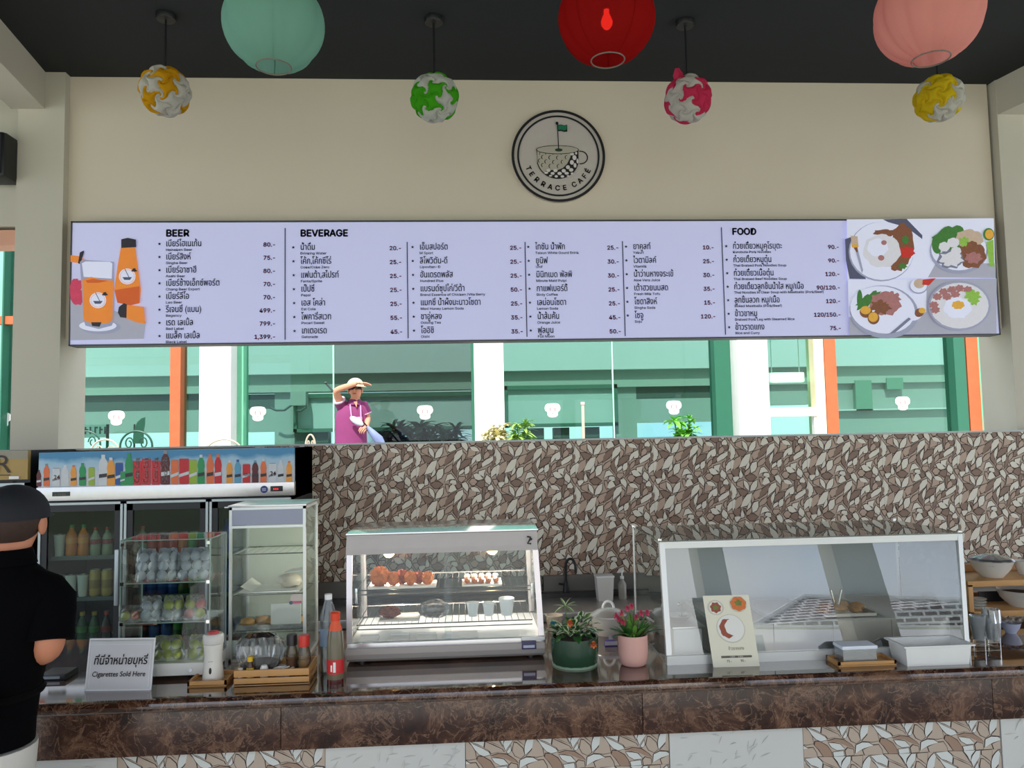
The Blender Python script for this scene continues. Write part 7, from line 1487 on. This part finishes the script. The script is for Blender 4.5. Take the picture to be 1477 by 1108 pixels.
MB().prism([(P(x, y, Yk).x, P(x, y, Yk).z) for x, y in pts], Yk, Yk+.012).build('cloth', mt('flag_cloth_green', (90, 150, 120), .7), t); MB().cyl((P(193, 640, Yk).x, Yk+.02, ZT), (P(193, 620, Yk).x, Yk+.02, P(193, 612, Yk).z), .012, 6).build('pole', BLACK, t)
t = T('garden_post', 'thin pale timber post standing in front of the blind', 'post', (P(841, 630, 9.0).x, 9.0, ZT)); x_ = P(841, 610, 9.0).x; MB().box(x_-.016, x_+.016, 8.985, 9.015, ZT, P(841, 582, 9.0).z, b=.003).build('shaft', mt('pale_timber', (206, 190, 170), .7), t); MB().box(x_-.022, x_+.022, 8.98, 9.02, P(841, 584, 9.0).z, P(841, 580, 9.0).z, b=.002).build('cap', mt('pale_timber_cap', (226, 206, 196), .7), t)
def shrub(px, ytop, Y, w_px, n_, L_, wd, m_, label, seed, group=None, fan=False, low=.35):
    s = 1120/Y; c = P(px, ytop, Y); H_ = c.z-ZT; rnd = random.Random(seed); hw = w_px/2/s; t = T('shrub', label, 'plant', (c.x, Y, ZT), group)
    MB().lathe([(.14, 0), (.19, .28), (.2, .3), (.17, .3), (.16, .27), (0, .27)], (c.x, Y, ZT), 20).build('planter', mt('terracotta', (170, 100, 70), .8), t)
    st = MB(); lf = MB(); K = 7 if not fan else 9
    for i in range(K):
        a_ = rnd.uniform(0, 6.28); tx = hw*rnd.uniform(.1, .75)*math.cos(a_); ty = hw*rnd.uniform(.1, .6)*math.sin(a_); hh = H_*rnd.uniform(.80, .98)
        st.tube([(c.x, Y, ZT+.25), (c.x+tx*.4, Y+ty*.4, ZT+hh*.6), (c.x+tx, Y+ty, ZT+hh)], .008, 5)
        for j in range(n_//K):
            f_ = 1.02-(1-low)*rnd.random()**2.2; b_ = rnd.uniform(0, 6.28); el = rnd.uniform(-.2, .9); leafmesh(lf, (c.x+tx*f_, Y+ty*f_, ZT+.25+(hh-.25)*f_), (math.cos(b_)*math.cos(el), math.sin(b_)*math.cos(el), math.sin(el)), L_*rnd.uniform(.7, 1.2), wd, .4)
    tag(st.build('stem', STM, t), kind='stuff'); tag(lf.build('foliage', m_, t), kind='stuff')
shrub(716, 607, 9.3, 44, 420, .12, .024, mt('pale_sunlit_leaf', (222, 214, 160), .6, var=.2, scale=20), 'shrub before the middle white column, sun glare painted pale into its leaves', 1); shrub(746, 609, 8.6, 44, 380, .14, .018, mt('yellow_green_leaf', (150, 190, 90), .55, var=.3, scale=20), 'yellow green shrub right of the middle white column', 2)  # over-exposed glare on the first shrub is painted as pale leaf colour
shrub(985, 601, 9.0, 44, 230, .17, .03, mt('bright_green_leaf', (120, 196, 72), .5, var=.3, scale=20), 'bright green star-leaved plant below a white sticker', 4)
for px, yt, w_, sd in ((580, 616, 60, 5), (618, 612, 50, 6), (652, 618, 40, 7)): shrub(px, yt, (11.0, 11.8, 12.5)[sd-5], w_, 230, .36, .03, mt('dark_palm_leaf', (38, 66, 42), .6, var=.3, scale=10), 'dark palm behind the smoky glass pane, %s of three' % {5: 'leftmost', 6: 'middle', 7: 'rightmost'}[sd], sd, 'palms behind the glass')

# ------------------------------------------------------------------ forecourt behind the photographer (mirrored in the glass case)
_a = Vector((x0, YGc, z0)) if 0 else None
gl = bpy.data.objects['front_glass']; mv = [Vector(v.co)+Vector(gl.parent.location) for v in gl.data.vertices]; gn = (mv[1]-mv[0]).cross(mv[3]-mv[0]).normalized()
def MR(px, py, Y):
    """where the mirror ray of a pixel of the case front meets depth Y behind the photographer"""
    d = (_f*F+_r*(px-738.5)-_u*(py-554)).normalized(); t = (mv[0]-CAM).dot(gn)/d.dot(gn); h = CAM+d*t; r = d-2*d.dot(gn)*gn; return h+r*((Y-h.y)/r.y)
FCP = mt('forecourt_column_paint', (176, 168, 150), .85, var=.05)
for i, (a_, b_) in enumerate(((1000, 1037), (1192, 1252))):
    Yc_ = -4.0; xa_, xb_ = sorted((MR(a_, 800, Yc_).x, MR(b_, 800, Yc_).x)); c_ = T('column', 'square beige column in front of the cafe behind the photographer, %s' % ('nearer the drinks side', 'nearer the food side')[i], 'column', ((xa_+xb_)/2, -4, 0)); w__ = max(.3, min(.6, xb_-xa_))
    xm_ = (xa_+xb_)/2; MB().box(xm_-w__/2, xm_+w__/2, -4.2, -3.8, .1, 5, b=.01).build('shaft', FCP, c_); MB().box(xm_-w__/2-.04, xm_+w__/2+.04, -4.24, -3.76, -.1, .1).build('base', FCP, c_)
rt = bpy.data.materials.new('ribbed_roof_tile'); rt.use_nodes = True; n = rt.node_tree.nodes; l = rt.node_tree.links; bk = n.new('ShaderNodeTexBrick'); tc = n.new('ShaderNodeTexCoord'); bk.inputs['Color1'].default_value = lin((74, 58, 60)); bk.inputs['Color2'].default_value = lin((96, 76, 76)); bk.inputs['Mortar'].default_value = lin((230, 228, 226)); bk.inputs['Scale'].default_value = 1.0; bk.inputs['Mortar Size'].default_value = .035; bk.inputs['Brick Width'].default_value = .42; bk.inputs['Row Height'].default_value = .17; mp = n.new('ShaderNodeMapping'); mp.inputs['Rotation'].default_value = (R(-90), 0, 0); l.new(tc.outputs['Object'], mp.inputs['Vector']); l.new(mp.outputs[0], bk.inputs['Vector']); l.new(bk.outputs['Color'], n['Principled BSDF'].inputs['Base Color'])
Yr = -16.0; A_, B_, C_ = MR(1090, 905, Yr), MR(1212, 818, Yr), MR(1400, 868, Yr); D_ = MR(1400, 905, Yr)
pv = T('pavilion', 'low pavilion with a tiled hip roof on the lawn behind the photographer', 'building', ((A_.x+D_.x)/2, Yr, 0))
for P_ in (A_, B_, C_, D_): P_.y = Yr
B2 = Vector((B_.x, Yr-3, B_.z))
MB().add([A_, B2, C_, D_], [(0, 1, 2), (0, 2, 3)]).build('roof_slope', rt, pv)
MB().tube([A_+Vector((0, 0, .05)), B2+Vector((0, 0, .05)), C_+Vector((0, 0, .05))], .09, 6).build('ridge_cap', WCOL, pv)
MB().tube([A_, D_], .06, 6).build('eave_gutter', WCOL, pv)
for xx in (A_.x, D_.x): MB().box(xx-.15, xx+.15, Yr-.3, Yr, -.15, min(A_.z, D_.z)).build('pier', WCOL, pv)
